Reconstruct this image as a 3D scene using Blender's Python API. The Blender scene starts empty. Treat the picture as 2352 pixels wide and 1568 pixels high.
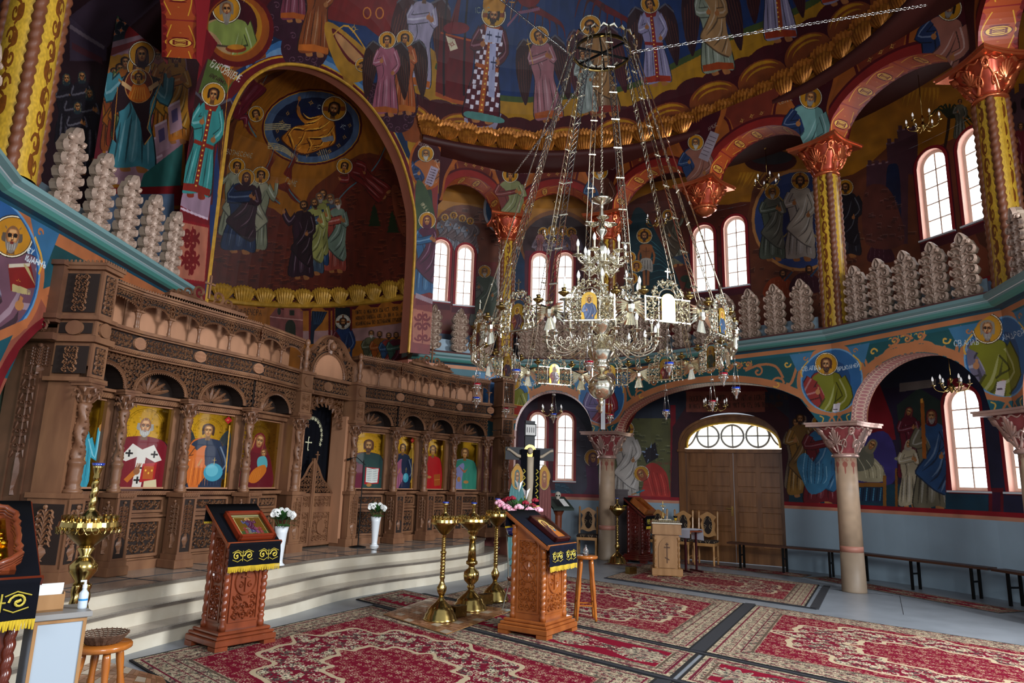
import bpy,math,random
import numpy as np
from math import sin,cos,pi,radians,degrees,atan2,hypot,sqrt
S = bpy.context.scene
COL = S.collection
random.seed(7)
# ------------------------------------------------------------------ camera
FOC = 1568.0
EYE = 1.55
_u = np.array([1400. - 1176,-(-6920. - 784),-FOC]); _u /= np.linalg.norm(_u)
_v = np.array([0,0,-1.]); _f = _v - _u * _v.dot(_u); _f /= np.linalg.norm(_f)
_r = np.cross(_f,_u)
ROT = np.array([_r,_f,_u])
from mathutils import Matrix,Vector
cd = bpy.data.cameras.new('camera'); cam = bpy.data.objects.new('camera',cd); COL.objects.link(cam)
cd.sensor_width = 36; cd.lens = FOC * 36 / 2352; cd.clip_start = 0.05; cd.clip_end = 200
m4 = Matrix([list(ROT[i]) + [0] for i in range(3)] + [[0,0,0,1]])
cam.matrix_world = Matrix.Translation((0,0,EYE)) @ m4
S.camera = cam
# ------------------------------------------------------------------ world, exposure
S.view_settings.view_transform = 'Standard'; S.view_settings.look = 'None'
S.view_settings.exposure = 0.35; S.view_settings.gamma = 1; S.view_settings.use_curve_mapping = False
w = bpy.data.worlds.new('sky'); S.world = w; w.use_nodes = True
w.node_tree.nodes['Background'].inputs[0].default_value = (0.80,0.88,1.0,1)
w.node_tree.nodes['Background'].inputs[1].default_value = 0.45
S.cycles.max_bounces = 7; S.cycles.diffuse_bounces = 4; S.cycles.glossy_bounces = 3; S.cycles.transmission_bounces = 4
S.cycles.sample_clamp_indirect = 4.0; S.cycles.caustics_reflective = False; S.cycles.caustics_refractive = False
S.cycles.use_denoising = True
CC = np.array([.4,8.6])
def area(name,loc,target,sx,sy,power,col=(0.9,0.95,1.0)):
 l = bpy.data.lights.new(name,'AREA'); l.shape = 'RECTANGLE'; l.size = sx; l.size_y = sy; l.energy = power; l.color = col
 o = bpy.data.objects.new(name,l); COL.objects.link(o); o.location = loc
 d = Vector(target) - Vector(loc); o.rotation_euler = d.to_track_quat('-Z','Y').to_euler()
 o['kind'] = 'helper'
 return o
def pol(az,R,h=None,c=CC):
 a = radians(az)
 p = (c[0] + R * sin(a),c[1] + R * cos(a))
 return p if h is None else (p[0],p[1],h)
# daylight through each window of the round wall: (azimuth, sill, head)
UP_WIN = [(-16.9,5.68,7.22,1.6),(-12.3,5.63,7.16,1.6),(1.7,5.56,7.06,1.6),(6.5,5.56,7.08,1.6),(31.9,5.88,7.47,1.9),(37.4,5.90,7.54,1.9),(69.2,5.94,7.56,2.1),(75.2,5.94,7.56,2.1)]
LO_WIN = [(2.0,1.58,3.14,1.6),(6.9,1.58,3.14,1.6),(70.0,1.60,3.28,2.3),(77.2,1.60,3.28,2.3)]
# area lamps added to simulate unseen windows behind the camera and at right
for x,y,z,tx,ty,tz,sx,sy,pw in [(3.6,-4.0,4.6,.2,6.5,-.8,3.0,2.4,500),(-3.4,-4.2,4.6,1,7,-.8,3.0,2.4,170),
          (8.4,2.6,4.8,0,8.5,-.6,2.0,2.2,1100)]:
 area('nave_daylight',(x,y,z),(tx,ty,tz),sx,sy,pw)
# ------------------------------------------------------------------ projection helpers (metric positions from survey points)
def ray(px,py):
 return ROT @ np.array([px - 1176,-(py - 784),-FOC])
def at(px,py,h):
 d = ray(px,py); t = (h - EYE) / d[2]; return (d[0] * t,d[1] * t)
def atY(px,py,Y):
 d = ray(px,py); t = Y / d[1]; return (d[0] * t,Y,EYE + d[2] * t)
def cyl(px,py,R,C=CC):
 d = ray(px,py); o = -C; a = d[0]**2 + d[1]**2; b = 2 * (o[0] * d[0] + o[1] * d[1]); c = o @ o - R * R
 t = (-b + sqrt(max(0,b * b - 4 * a * c))) / (2 * a); p = d * t
 return degrees(atan2(p[0] - C[0],p[1] - C[1])),EYE + p[2]
def hit_plane(px,py,A,B):
 """distance along A->B and height where the sight line meets the vertical plane through A, B"""
 d = ray(px,py); ax,ay = A; ex,ey = B[0] - A[0],B[1] - A[1]; L = hypot(ex,ey); ex /= L; ey /= L
 nx,ny = ey,-ex; den = d[0] * nx + d[1] * ny
 t = (ax * nx + ay * ny) / den
 return (d[0] * t - ax) * ex + (d[1] * t - ay) * ey,EYE + d[2] * t
def hof(xy,py):
 lo,hi = 0.,14.
 for _ in range(40):
  m = (lo + hi) / 2
  c = ROT.T @ np.array([xy[0],xy[1],m - EYE])
  if 784 - FOC * c[1] / -c[2] > py: lo = m
  else: hi = m
 return m
# ------------------------------------------------------------------ object helpers
def tag(o,label=None,cat=None,group=None,kind=None):
 if label: o['label'] = label
 if cat: o['category'] = cat
 if group: o['group'] = group
 if kind: o['kind'] = kind
 return o
def empty(name,loc=(0,0,0),rz=0,label=None,cat=None,group=None):
 o = bpy.data.objects.new(name,None); COL.objects.link(o); o.location = loc; o.rotation_euler = (0,0,rz); o.empty_display_size = .1
 return tag(o,label,cat,group)
def kids(o): return [c for c in bpy.data.objects if c.parent == o]
_KID = {}
def register(child,parent):
 _KID.setdefault(parent.name,[]).append(child)
def copy_tree(o,parent=None):
 c = o.copy(); COL.objects.link(c)
 if parent is not None: c.parent = parent; register(c,parent)
 for ch in _KID.get(o.name,[]): copy_tree(ch,c)
 return c
def place(obj,loc,rz=0,sc=None):
 obj.location = loc; obj.rotation_euler = (0,0,rz)
 if sc: obj.scale = (sc,sc,sc) if not isinstance(sc,tuple) else sc
 return obj
class MB:
 def __init__(s): s.v = []; s.f = []; s.m = []; s.uv = None; s.cur = 0; s.sm = []; s.smooth = False
 def add(s,vs,fs):
  b = len(s.v); s.v.extend(vs)
  for f in fs: s.f.append(tuple(b + i for i in f)); s.m.append(s.cur); s.sm.append(s.smooth)
  return s
 def box(s,c,d,bev=0):
  x,y,z = c; a,b,h = d[0] / 2,d[1] / 2,d[2] / 2
  if bev:
   e = bev; vs = []
   prof = [(z - h,e),(z - h + e,0),(z + h - e,0),(z + h,e)]
   for zz,i in prof: vs += [(x - a + i,y - b + i,zz),(x + a - i,y - b + i,zz),(x + a - i,y + b - i,zz),(x - a + i,y + b - i,zz)]
   fs = [(3,2,1,0),(12,13,14,15)]
   for k in range(3):
    for i in range(4): fs.append((k * 4 + i,k * 4 + (i + 1) % 4,k * 4 + 4 + (i + 1) % 4,k * 4 + 4 + i))
   return s.add(vs,fs)
  vs = [(x + i * a,y + j * b,z + k * h) for k in (-1,1) for i,j in ((-1,-1),(1,-1),(1,1),(-1,1))]
  return s.add(vs,[(3,2,1,0),(4,5,6,7),(0,1,5,4),(1,2,6,5),(2,3,7,6),(3,0,4,7)])
 def prism(s,pts,y0,y1):
  """outline in x,z extruded from y0 to y1"""
  n = len(pts); vs = [(p[0],y0,p[1]) for p in pts] + [(p[0],y1,p[1]) for p in pts]
  fs = [tuple(range(n)),tuple(range(2 * n - 1,n - 1,-1))] + [(i,i + n,(i + 1) % n + n,(i + 1) % n) for i in range(n)]
  return s.add(vs,fs)
 def slab(s,pts,z0,z1):
  n = len(pts); vs = [(p[0],p[1],z0) for p in pts] + [(p[0],p[1],z1) for p in pts]
  fs = [tuple(range(n - 1,-1,-1)),tuple(range(n,2 * n))] + [(i,(i + 1) % n,(i + 1) % n + n,i + n) for i in range(n)]
  return s.add(vs,fs)
 def lathe(s,prof,n=24,c=(0,0,0),a0=0,a1=2 * pi,twist=None):
  full = abs(a1 - a0 - 2 * pi) < 1e-6; k = n if full else n + 1
  vs = []
  for (r,z) in prof:
   for i in range(k):
    a = a0 + (a1 - a0) * i / n
    rr = r if twist is None else r * twist(a,z)
    vs.append((c[0] + rr * cos(a),c[1] + rr * sin(a),c[2] + z))
  fs = []
  for j in range(len(prof) - 1):
   for i in range(n):
    i2 = (i + 1) % k
    fs.append((j * k + i,j * k + i2,j * k + k + i2,j * k + k + i))
  if full:
   if prof[0][0] > 1e-4: fs.append(tuple(range(k - 1,-1,-1)))
   if prof[-1][0] > 1e-4: fs.append(tuple((len(prof) - 1) * k + i for i in range(k)))
  return s.add(vs,fs)
 def tube(s,pts,r,n=8,close=False):
  P = [Vector(p) for p in pts]; N = len(P); R = r if isinstance(r,(list,tuple)) else [r] * N
  vs = []; up = None
  for i in range(N):
   if close: t = P[(i + 1) % N] - P[i - 1]
   else: t = P[min(i + 1,N - 1)] - P[max(i - 1,0)]
   if t.length < 1e-9: t = Vector((0,0,1))
   t.normalize()
   if up is None: up = Vector((0,0,1)) if abs(t.z) < .9 else Vector((1,0,0))
   a = up - t * up.dot(t)
   if a.length < 1e-6: a = t.orthogonal()
   a.normalize(); up = a; b = t.cross(a)
   for k in range(n):
    q = 2 * pi * k / n; vs.append(tuple(P[i] + (a * cos(q) + b * sin(q)) * R[i]))
  fs = []
  for i in range(N if close else N - 1):
   for k in range(n):
    fs.append((i * n + k,i * n + (k + 1) % n,((i + 1) % N) * n + (k + 1) % n,((i + 1) % N) * n + k))
  if not close: fs += [tuple(range(n - 1,-1,-1)),tuple((N - 1) * n + k for k in range(n))]
  return s.add(vs,fs)
 def ball(s,c,r,n=10,sz=1.0):
  m = max(4,n // 2 + 1)
  return s.lathe([(max(1e-5,r * sin(pi * i / m)),-r * sz * cos(pi * i / m)) for i in range(m + 1)],n,c)
 def ridge(s,pts,w,h,y=0.,fl=False):
  """carved ribbon on the xz plane standing toward -y; w and h may taper"""
  N = len(pts)
  if N < 2: return s
  W = w if isinstance(w,(list,tuple)) else [w] * N; H = h if isinstance(h,(list,tuple)) else [h] * N
  vs = []
  for i in range(N):
   x0,z0 = pts[max(i - 1,0)]; x1,z1 = pts[min(i + 1,N - 1)]
   dx,dz = x1 - x0,z1 - z0; L = hypot(dx,dz) or 1; nx,nz = -dz / L,dx / L; a = W[i] / 2
   x,z = pts[i]
   if fl: vs += [(x + nx * a,y - H[i],z + nz * a),(x,y - H[i],z),(x - nx * a,y - H[i],z - nz * a)]
   else: vs += [(x + nx * a,y,z + nz * a),(x,y - H[i],z),(x - nx * a,y,z - nz * a)]
  fs = []
  for i in range(N - 1):
   for k in (0,1): fs.append((i * 3 + k,i * 3 + k + 1,i * 3 + 4 + k,i * 3 + 3 + k))
  return s.add(vs,fs)
 def xf(s,fn): s.v = [fn(p) for p in s.v]; return s
 def merge(s,o,fn=lambda p: p):
  b = len(s.v); s.v.extend(fn(p) for p in o.v); s.f.extend(tuple(b + i for i in f) for f in o.f); s.m.extend(o.m); s.sm.extend(o.sm); return s
 def mesh(s,name,mats):
  me = bpy.data.meshes.new(name); me.from_pydata(s.v,[],s.f)
  for m in (mats if isinstance(mats,(list,tuple)) else [mats]): me.materials.append(m)
  if any(s.m): me.polygons.foreach_set('material_index',s.m)
  if any(s.sm): me.polygons.foreach_set('use_smooth',s.sm)
  if s.uv is not None:
   l = me.uv_layers.new(name='UVMap'); idx = np.empty(len(me.loops),dtype=np.int32); me.loops.foreach_get('vertex_index',idx)
   l.data.foreach_set('uv',np.array(s.uv,dtype=np.float32)[idx].ravel())
  me.update(); return me
 def build(s,name,mats,parent=None,smooth=None,label=None):
  if smooth is not None: s.sm = [smooth] * len(s.f)
  o = bpy.data.objects.new(name,s.mesh(name,mats)); COL.objects.link(o)
  if parent is not None: o.parent = parent; register(o,parent)
  if label: o['label'] = label
  return o
def inst(me,name,parent=None,loc=(0,0,0),rz=0,sc=None,rot=None):
 o = bpy.data.objects.new(name,me); COL.objects.link(o); o.location = loc; o.rotation_euler = rot or (0,0,rz)
 if sc: o.scale = sc if isinstance(sc,tuple) else (sc,) * 3
 if parent is not None: o.parent = parent; register(o,parent)
 return o
def frame(A,B):
 """matrix of a panel that starts at A and runs to B, its front looking to the right-hand side of A->B"""
 th = atan2(B[1] - A[1],B[0] - A[0]); return th,hypot(B[0] - A[0],B[1] - A[1])
# ------------------------------------------------------------------ materials
def lin(c):
 if isinstance(c,str): c = tuple(int(c[i:i + 2],16) / 255 for i in (0,2,4))
 return tuple(((x + .055) / 1.055)**2.4 if x > .04045 else x / 12.92 for x in c)
MATS = {}
def mat(name,col,rough=.5,metal=0.,spec=.5,var=0.,scale=8.,stretch=(1,1,1),bump=0.,bscale=None,emis=None,trans=0.,coat=0.,col2=None,ior=1.45,coord='Object'):
 if name in MATS: return MATS[name]
 m = bpy.data.materials.new(name); m.use_nodes = True; nt = m.node_tree; b = nt.nodes['Principled BSDF']
 c = lin(col) + (1,)
 b.inputs['Base Color'].default_value = c; b.inputs['Roughness'].default_value = rough; b.inputs['Metallic'].default_value = metal
 b.inputs['Specular IOR Level'].default_value = spec; b.inputs['Coat Weight'].default_value = coat; b.inputs['IOR'].default_value = ior
 if trans: b.inputs['Transmission Weight'].default_value = trans
 if emis: b.inputs['Emission Color'].default_value = lin(emis[0]) + (1,); b.inputs['Emission Strength'].default_value = emis[1]
 if var or bump or col2:
  tc = nt.nodes.new('ShaderNodeTexCoord'); mp = nt.nodes.new('ShaderNodeMapping'); mp.inputs['Scale'].default_value = stretch
  no = nt.nodes.new('ShaderNodeTexNoise'); no.inputs['Scale'].default_value = scale; no.inputs['Detail'].default_value = 5
  nt.links.new(tc.outputs[coord],mp.inputs[0]); nt.links.new(mp.outputs[0],no.inputs['Vector'])
  if var or col2:
   r = nt.nodes.new('ShaderNodeValToRGB'); r.color_ramp.elements[0].position = .3; r.color_ramp.elements[1].position = .7
   if col2: a,d = lin(col2),lin(col)
   else: a = tuple(x * (1 - var) for x in c[:3]); d = tuple(min(1,x * (1 + var)) for x in c[:3])
   r.color_ramp.elements[0].color = a + (1,); r.color_ramp.elements[1].color = d + (1,)
   nt.links.new(no.outputs['Fac'],r.inputs[0]); nt.links.new(r.outputs[0],b.inputs['Base Color'])
  if bump:
   bp = nt.nodes.new('ShaderNodeBump'); bp.inputs['Strength'].default_value = bump; bp.inputs['Distance'].default_value = .01
   if bscale:
    n2 = nt.nodes.new('ShaderNodeTexNoise'); n2.inputs['Scale'].default_value = bscale; nt.links.new(mp.outputs[0],n2.inputs['Vector']); nt.links.new(n2.outputs['Fac'],bp.inputs['Height'])
   else: nt.links.new(no.outputs['Fac'],bp.inputs['Height'])
   nt.links.new(bp.outputs[0],b.inputs['Normal'])
 MATS[name] = m; return m
M = dict(
 oak=mat('carved_walnut','8a6144',.42,var=.22,scale=5,stretch=(1,1,.25),col2='684430'),
 oak_in=mat('plain_walnut','a9795a',.5,var=.15,scale=4,stretch=(1,1,.2)),
 oak_dark=mat('walnut_ground','23150e',.8),  # dark sheet behind the carving, stands for the shade in its openings
 orange_wood=mat('orange_oak','a8602c',.28,var=.3,scale=6,stretch=(1,1,.2),col2='85431c',coat=.3),
 red_wood=mat('red_brown_wood','7a3a20',.3,var=.3,scale=6,stretch=(1,1,.2),coat=.3),
 door=mat('door_oak','94643c',.32,scale=10,stretch=(1,1,.12),col2='6e4626',coat=.15),
 pale_wood=mat('pale_oak','a97d50',.4,scale=7,stretch=(1,1,.2),col2='8b6238'),
 chair_wood=mat('chair_beech','bd8f5c',.35,scale=7,col2='a5733f',coat=.2),
 stool_wood=mat('stool_pine','b86c26',.25,scale=6,col2='96501a',coat=.4),
 brass=mat('brass','b59a5a',.20,1.,var=.12,scale=14),
 brass_dark=mat('brass_aged','8e7644',.28,1.,var=.2,scale=20),
 gold=mat('polished_gilt','f4ecd4',.18,1.,var=.08,scale=30),
 goldleaf=mat('gold_leaf','c98f1e',.25,1.,var=.2,scale=25,bump=.3),
 silver=mat('silver','d8d6d0',.15,1.),
 black=mat('black_velvet','0a0b12',.9,spec=.15),
 navy=mat('navy_velvet','0b1020',.9,spec=.2,var=.2,scale=20),
 iron=mat('black_iron','141414',.5,.6),
 steel=mat('worn_steel','8d8a80',.4,.8),
 white=mat('white_enamel','dfe3e6',.25),
 bulb=mat('milky_bulb','f3f3ee',.2,emis=('ffffff',.35)),
 candle=mat('candle_sleeve','e9dfc0',.35),
 redglass=mat('ruby_glass','7c0d1c',.08,coat=.5,spec=.8),
 blueglass=mat('cobalt_glass','14308c',.08,coat=.6,spec=.8),
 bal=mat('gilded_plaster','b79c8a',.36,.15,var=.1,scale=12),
 bal_in=mat('gilded_plaster_shade','9a8572',.5,.2),  # plate darker than its relief, recess shade put into the colour
 cap_low=mat('capital_rose','96484a',.33,.25,var=.15,scale=10),
 cap_up=mat('capital_copper','9c3b22',.25,.5,var=.2,scale=10),
 cap_gilt=mat('capital_highlight','c9a79a',.28,.5),
 cap_gilt_up=mat('capital_highlight_copper','c9683f',.22,.7),  # lighter copper on raised carving, highlight put into the colour for depth
 acan=mat('acanthus_gilt','b5722a',.32,.55,var=.3,scale=9,col2='7b4416'),
 acan2=mat('acanthus_ochre','b98a2e',.5,.15,var=.25,scale=9),
 cor_g=mat('cornice_grey_green','6f8f8f',.5),cor_t=mat('cornice_teal','4f8a80',.5),cor_d=mat('cornice_dark','1f4a5c',.5),
 cor_b=mat('cornice_brown_lip','5c3a38',.6),
 maroon=mat('maroon_paint','5a1014',.6),redp=mat('red_paint','8c1a22',.55),rust=mat('terracotta_paint','a2604a',.6,var=.08,scale=3),
 salmon=mat('salmon_reveal','e6b8a6',.6),darkred=mat('drum_band','3c120c',.6),
 dado=mat('dado_blue_grey','93a7b4',.55,var=.06,scale=2),dado_g=mat('arch_reveal_green','9db29a',.6,var=.05,scale=2),
 colp=mat('column_tan','b89a7e',.45,var=.06,scale=3),colb=mat('column_base_brown','8b7864',.5,var=.1,scale=4),colr=mat('column_ring_rose','a8705e',.5),
 tile=mat('floor_stone','878c92',.32,var=.12,scale=3,bump=.02),marble=mat('step_marble','b3a696',.12,scale=4,col2='94877a',coat=.2),riser=mat('riser_marble','d9d0bd',.16,scale=2.5,col2='c6baa4'),
 nosing=mat('nosing_granite','9d9489',.2,scale=90,col2='6d665f'),
 pane=mat('bright_pane','ffffff',.3,emis=('f6f9ff',3.6)),pane_y=mat('bright_pane_warm','ffffff',.3,emis=('fffbe6',2.6)),
 sash=mat('sash_wood','e2d0c0',.5),stone=mat('grey_iron','4a4a4a',.5),lunette=mat('lunette_gilt','c9a03a',.3,.5),grey=mat('grey_sash','9a9a98',.5),
 leaf=mat('leaf_green','2f5a28',.5,var=.3,scale=20),wflower=mat('white_petal','f2f2ee',.6),pinkf=mat('pink_petal','e58aa6',.6,col2='f3c6d0',scale=20),redf=mat('crimson_petal','8c1028',.6),
 rubber=mat('black_strip','2b2c31',.7),skin=mat('cut_figure_skin','bfae96',.6),
 wicker=mat('wicker','5a4030',.6,var=.3,scale=60),paper=mat('paper','eceae4',.7),chairfab=None,
)
# ------------------------------------------------------------------ painted surfaces: a small rasteriser in numpy
def hx(c):
 return np.array([int(c[i:i + 2],16) / 255 for i in (0,2,4)],dtype=np.float32) if isinstance(c,str) else np.array(c,dtype=np.float32)
def mix(a,b,t):
 a,b = hx(a),hx(b); return a * (1 - t) + b * t
def smooth(pts,closed=False,n=5):
 P = [np.array(p,float) for p in pts]; N = len(P); out = []
 for i in range(N if closed else N - 1):
  if closed: p0,p1,p2,p3 = P[i - 1],P[i],P[(i + 1) % N],P[(i + 2) % N]
  else: p0,p1,p2,p3 = P[max(i - 1,0)],P[i],P[i + 1],P[min(i + 2,N - 1)]
  for k in range(n):
   t = k / n
   out.append(tuple(.5 * ((2 * p1) + (-p0 + p2) * t + (2 * p0 - 5 * p1 + 4 * p2 - p3) * t * t + (-p0 + 3 * p1 - 3 * p2 + p3) * t**3)))
 if not closed: out.append(tuple(P[-1]))
 return out
class Cv:
 """canvas over u0..u1 x v0..v1; mp turns a survey pixel into (u, v)"""
 def __init__(s,name,w,h,ext,bg,mp=None,k=1.):
  s.name = name; s.w = w; s.h = h; s.e = ext; s.mp = mp; s.k = k
  s.a = np.empty((h,w,3),np.float32); s.a[:] = hx(bg); s.g = np.zeros((h,w),np.float32); s.x = None
 def P(s,pts):
  if s.x: pts = [s.x(*p) for p in pts]
  if s.mp: pts = [s.mp(*p) for p in pts]
  u0,u1,v0,v1 = s.e
  A = np.array(pts,float); return np.c_[(A[:,0] - u0) / (u1 - u0) * s.w,(A[:,1] - v0) / (v1 - v0) * s.h]
 def raw(s,Q,col,a=1.,gold=None):
  if not np.isfinite(Q).all(): return
  x0 = int(max(0,math.floor(Q[:,0].min()))); x1 = int(min(s.w,math.ceil(Q[:,0].max()) + 1))
  y0 = int(max(0,math.floor(Q[:,1].min()))); y1 = int(min(s.h,math.ceil(Q[:,1].max()) + 1))
  if x1 <= x0 or y1 <= y0: return
  A = Q; B = np.roll(Q,-1,0); sg = np.where(B[:,1] > A[:,1],1,-1)
  lo = np.minimum(A[:,1],B[:,1]); hi = np.maximum(A[:,1],B[:,1])
  r0 = np.clip(np.ceil(lo - .5),y0,y1).astype(int); r1 = np.clip(np.ceil(hi - .5),y0,y1).astype(int)
  n = r1 - r0; tot = n.sum()
  if tot <= 0: return
  idx = np.repeat(np.arange(len(A)),n); off = np.arange(tot) - np.repeat(np.cumsum(n) - n,n); rows = r0[idx] + off
  a_,b_ = A[idx],B[idx]; t = (rows + .5 - a_[:,1]) / (b_[:,1] - a_[:,1]); xc = a_[:,0] + t * (b_[:,0] - a_[:,0])
  c = np.clip(np.ceil(xc - .5),x0,x1).astype(int) - x0
  D = np.zeros((y1 - y0,x1 - x0 + 1),np.int32); np.add.at(D,(rows - y0,c),sg[idx])
  m = np.cumsum(D,1)[:,:-1] != 0
  if s.cl is not None: m &= s.cl[y0:y1,x0:x1]
  R = s.a[y0:y1,x0:x1]; R[m] = R[m] * (1 - a) + hx(col) * a
  if gold is not None: s.g[y0:y1,x0:x1][m] = gold
  elif a > .7: s.g[y0:y1,x0:x1][m] = 0
 def poly(s,pts,col,a=1.,sm=False,gold=None):
  if sm: pts = smooth(pts,True,4)
  s.raw(s.P(pts),col,a,gold)
 def line(s,pts,w,col,a=1.,sm=False,taper=False,gold=None):
  if sm: pts = smooth(pts,False,4)
  Q = s.P(pts); N = len(Q)
  if N < 2: return
  T = np.gradient(Q,axis=0); L = np.hypot(T[:,0],T[:,1]) + 1e-9; n = np.c_[-T[:,1] / L,T[:,0] / L]
  W = np.full(N,w * s.k / 2)
  if taper: W = W * np.clip(np.sin(np.linspace(.12,pi - .12,N)) if taper == 2 else np.linspace(1,.15,N),.05,1)
  W = np.maximum(W,.35)
  s.raw(np.r_[Q + n * W[:,None],(Q - n * W[:,None])[::-1]],col,a,gold)
 def ell(s,cx,cy,rx,ry,col,a=1.,rot=0.,n=28,gold=None):
  c,d = cos(rot),sin(rot)
  s.poly([(cx + rx * cos(q) * c - ry * sin(q) * d,cy + rx * cos(q) * d + ry * sin(q) * c) for q in np.linspace(0,2 * pi,n,endpoint=False)],col,a,gold=gold)
 def ring(s,cx,cy,rx,ry,w,col,a=1.,a0=0,a1=2 * pi,gold=None):
  s.line([(cx + rx * cos(q),cy + ry * sin(q)) for q in np.linspace(a0,a1,40)],w,col,a,gold=gold)
 def rect(s,x0,y0,x1,y1,col,a=1.,gold=None): s.poly([(x0,y0),(x1,y0),(x1,y1),(x0,y1)],col,a,gold=gold)
 def noise(s,amp=.05,cell=12,seed=1):
  r = np.random.RandomState(seed); g = r.rand(s.h // cell + 3,s.w // cell + 3).astype(np.float32)
  y = np.linspace(0,g.shape[0] - 1.01,s.h); x = np.linspace(0,g.shape[1] - 1.01,s.w); yi = y.astype(int); xi = x.astype(int); fy = (y - yi)[:,None]; fx = (x - xi)[None]
  v = g[yi][:,xi] * (1 - fy) * (1 - fx) + g[yi + 1][:,xi] * fy * (1 - fx) + g[yi][:,xi + 1] * (1 - fy) * fx + g[yi + 1][:,xi + 1] * fy * fx
  s.a *= (1 + amp * (2 * v - 1))[...,None]
 def text(s,x,y,h,txt,col,w=None,ang=0.,sp=.18,squeeze=.62,a=1.):
  """stroke lettering; x, y = lower left in canvas or survey units, y grows downward when mp is set"""
  sgn = -1 if (s.mp or s.x) else 1
  if s.flipy: sgn = -1
  w = w or h * .13; c,d = cos(ang),sin(ang); cx = 0
  for ch in txt:
   g = GLYPH.get(ch)
   if g is None: cx += h * .45; continue
   wid = g[0] * squeeze * h
   for st in g[1]:
    pts = []
    for (gx,gy) in st:
     lx = cx + gx * squeeze * h; ly = gy * h; pts.append((x + lx * c - sgn * ly * d * (1 if sgn == 1 else 1),y + sgn * ly * c + lx * d * (1 if sgn == -1 else 1)))
    s.line(pts,w,col,a)
   cx += wid + sp * h
  return cx
 flipy = False; cl = None
 def clip_pts(s,pts):
  t = s.a; s.a = np.zeros_like(t); g = s.g.copy(); s.poly(pts,'ffffff'); s.cl = s.a[...,0] > .5; s.a = t; s.g = g
 def clip_ell(s,u,v,ru,rv):
  u0,u1,v0,v1 = s.e; Y,X = np.ogrid[0:s.h,0:s.w]; s.cl = ((u0 + (X + .5) / s.w * (u1 - u0) - u) / ru)**2 + ((v0 + (Y + .5) / s.h * (v1 - v0) - v) / rv)**2 < 1
 def image(s):
  if s.name[:10] in ('fresco_dom','fresco_aps','fresco_lef','fresco_mot','fresco_upp'): s.a = np.clip(s.a,0,1) ** 1.22 * .93  # upper frescoes darkened in the paint to carry the dim light there
  im = bpy.data.images.new(s.name,s.w,s.h,alpha=True); im.alpha_mode = 'CHANNEL_PACKED'
  im.pixels.foreach_set(np.concatenate([np.clip(s.a,0,1),s.g[...,None]],2).astype(np.float32).ravel()); im.update(); return im
 def material(s,rough=.55,spec=.4,goldrough=.3,bump=0.,coat=0.,tint=1.0):
  m = bpy.data.materials.new(s.name); m.use_nodes = True; nt = m.node_tree; b = nt.nodes['Principled BSDF']
  t = nt.nodes.new('ShaderNodeTexImage'); t.image = s.image(); uv = nt.nodes.new('ShaderNodeUVMap'); nt.links.new(uv.outputs[0],t.inputs[0])
  nt.links.new(t.outputs[0],b.inputs['Base Color']); b.inputs['Roughness'].default_value = rough; b.inputs['Specular IOR Level'].default_value = spec; b.inputs['Coat Weight'].default_value = coat
  if s.g.max() > 0:
   nt.links.new(t.outputs[1],b.inputs['Metallic'])
   r = nt.nodes.new('ShaderNodeMapRange'); r.inputs['To Min'].default_value = rough; r.inputs['To Max'].default_value = goldrough
   nt.links.new(t.outputs[1],r.inputs[0]); nt.links.new(r.outputs[0],b.inputs['Roughness'])
  if bump:
   bp = nt.nodes.new('ShaderNodeBump'); bp.inputs['Strength'].default_value = bump; bp.inputs['Distance'].default_value = .01
   nt.links.new(t.outputs[0],bp.inputs['Height']); nt.links.new(bp.outputs[0],b.inputs['Normal'])
  return m
 def uv(s,u,v):
  u0,u1,v0,v1 = s.e; return ((u - u0) / (u1 - u0),(v - v0) / (v1 - v0))
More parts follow.
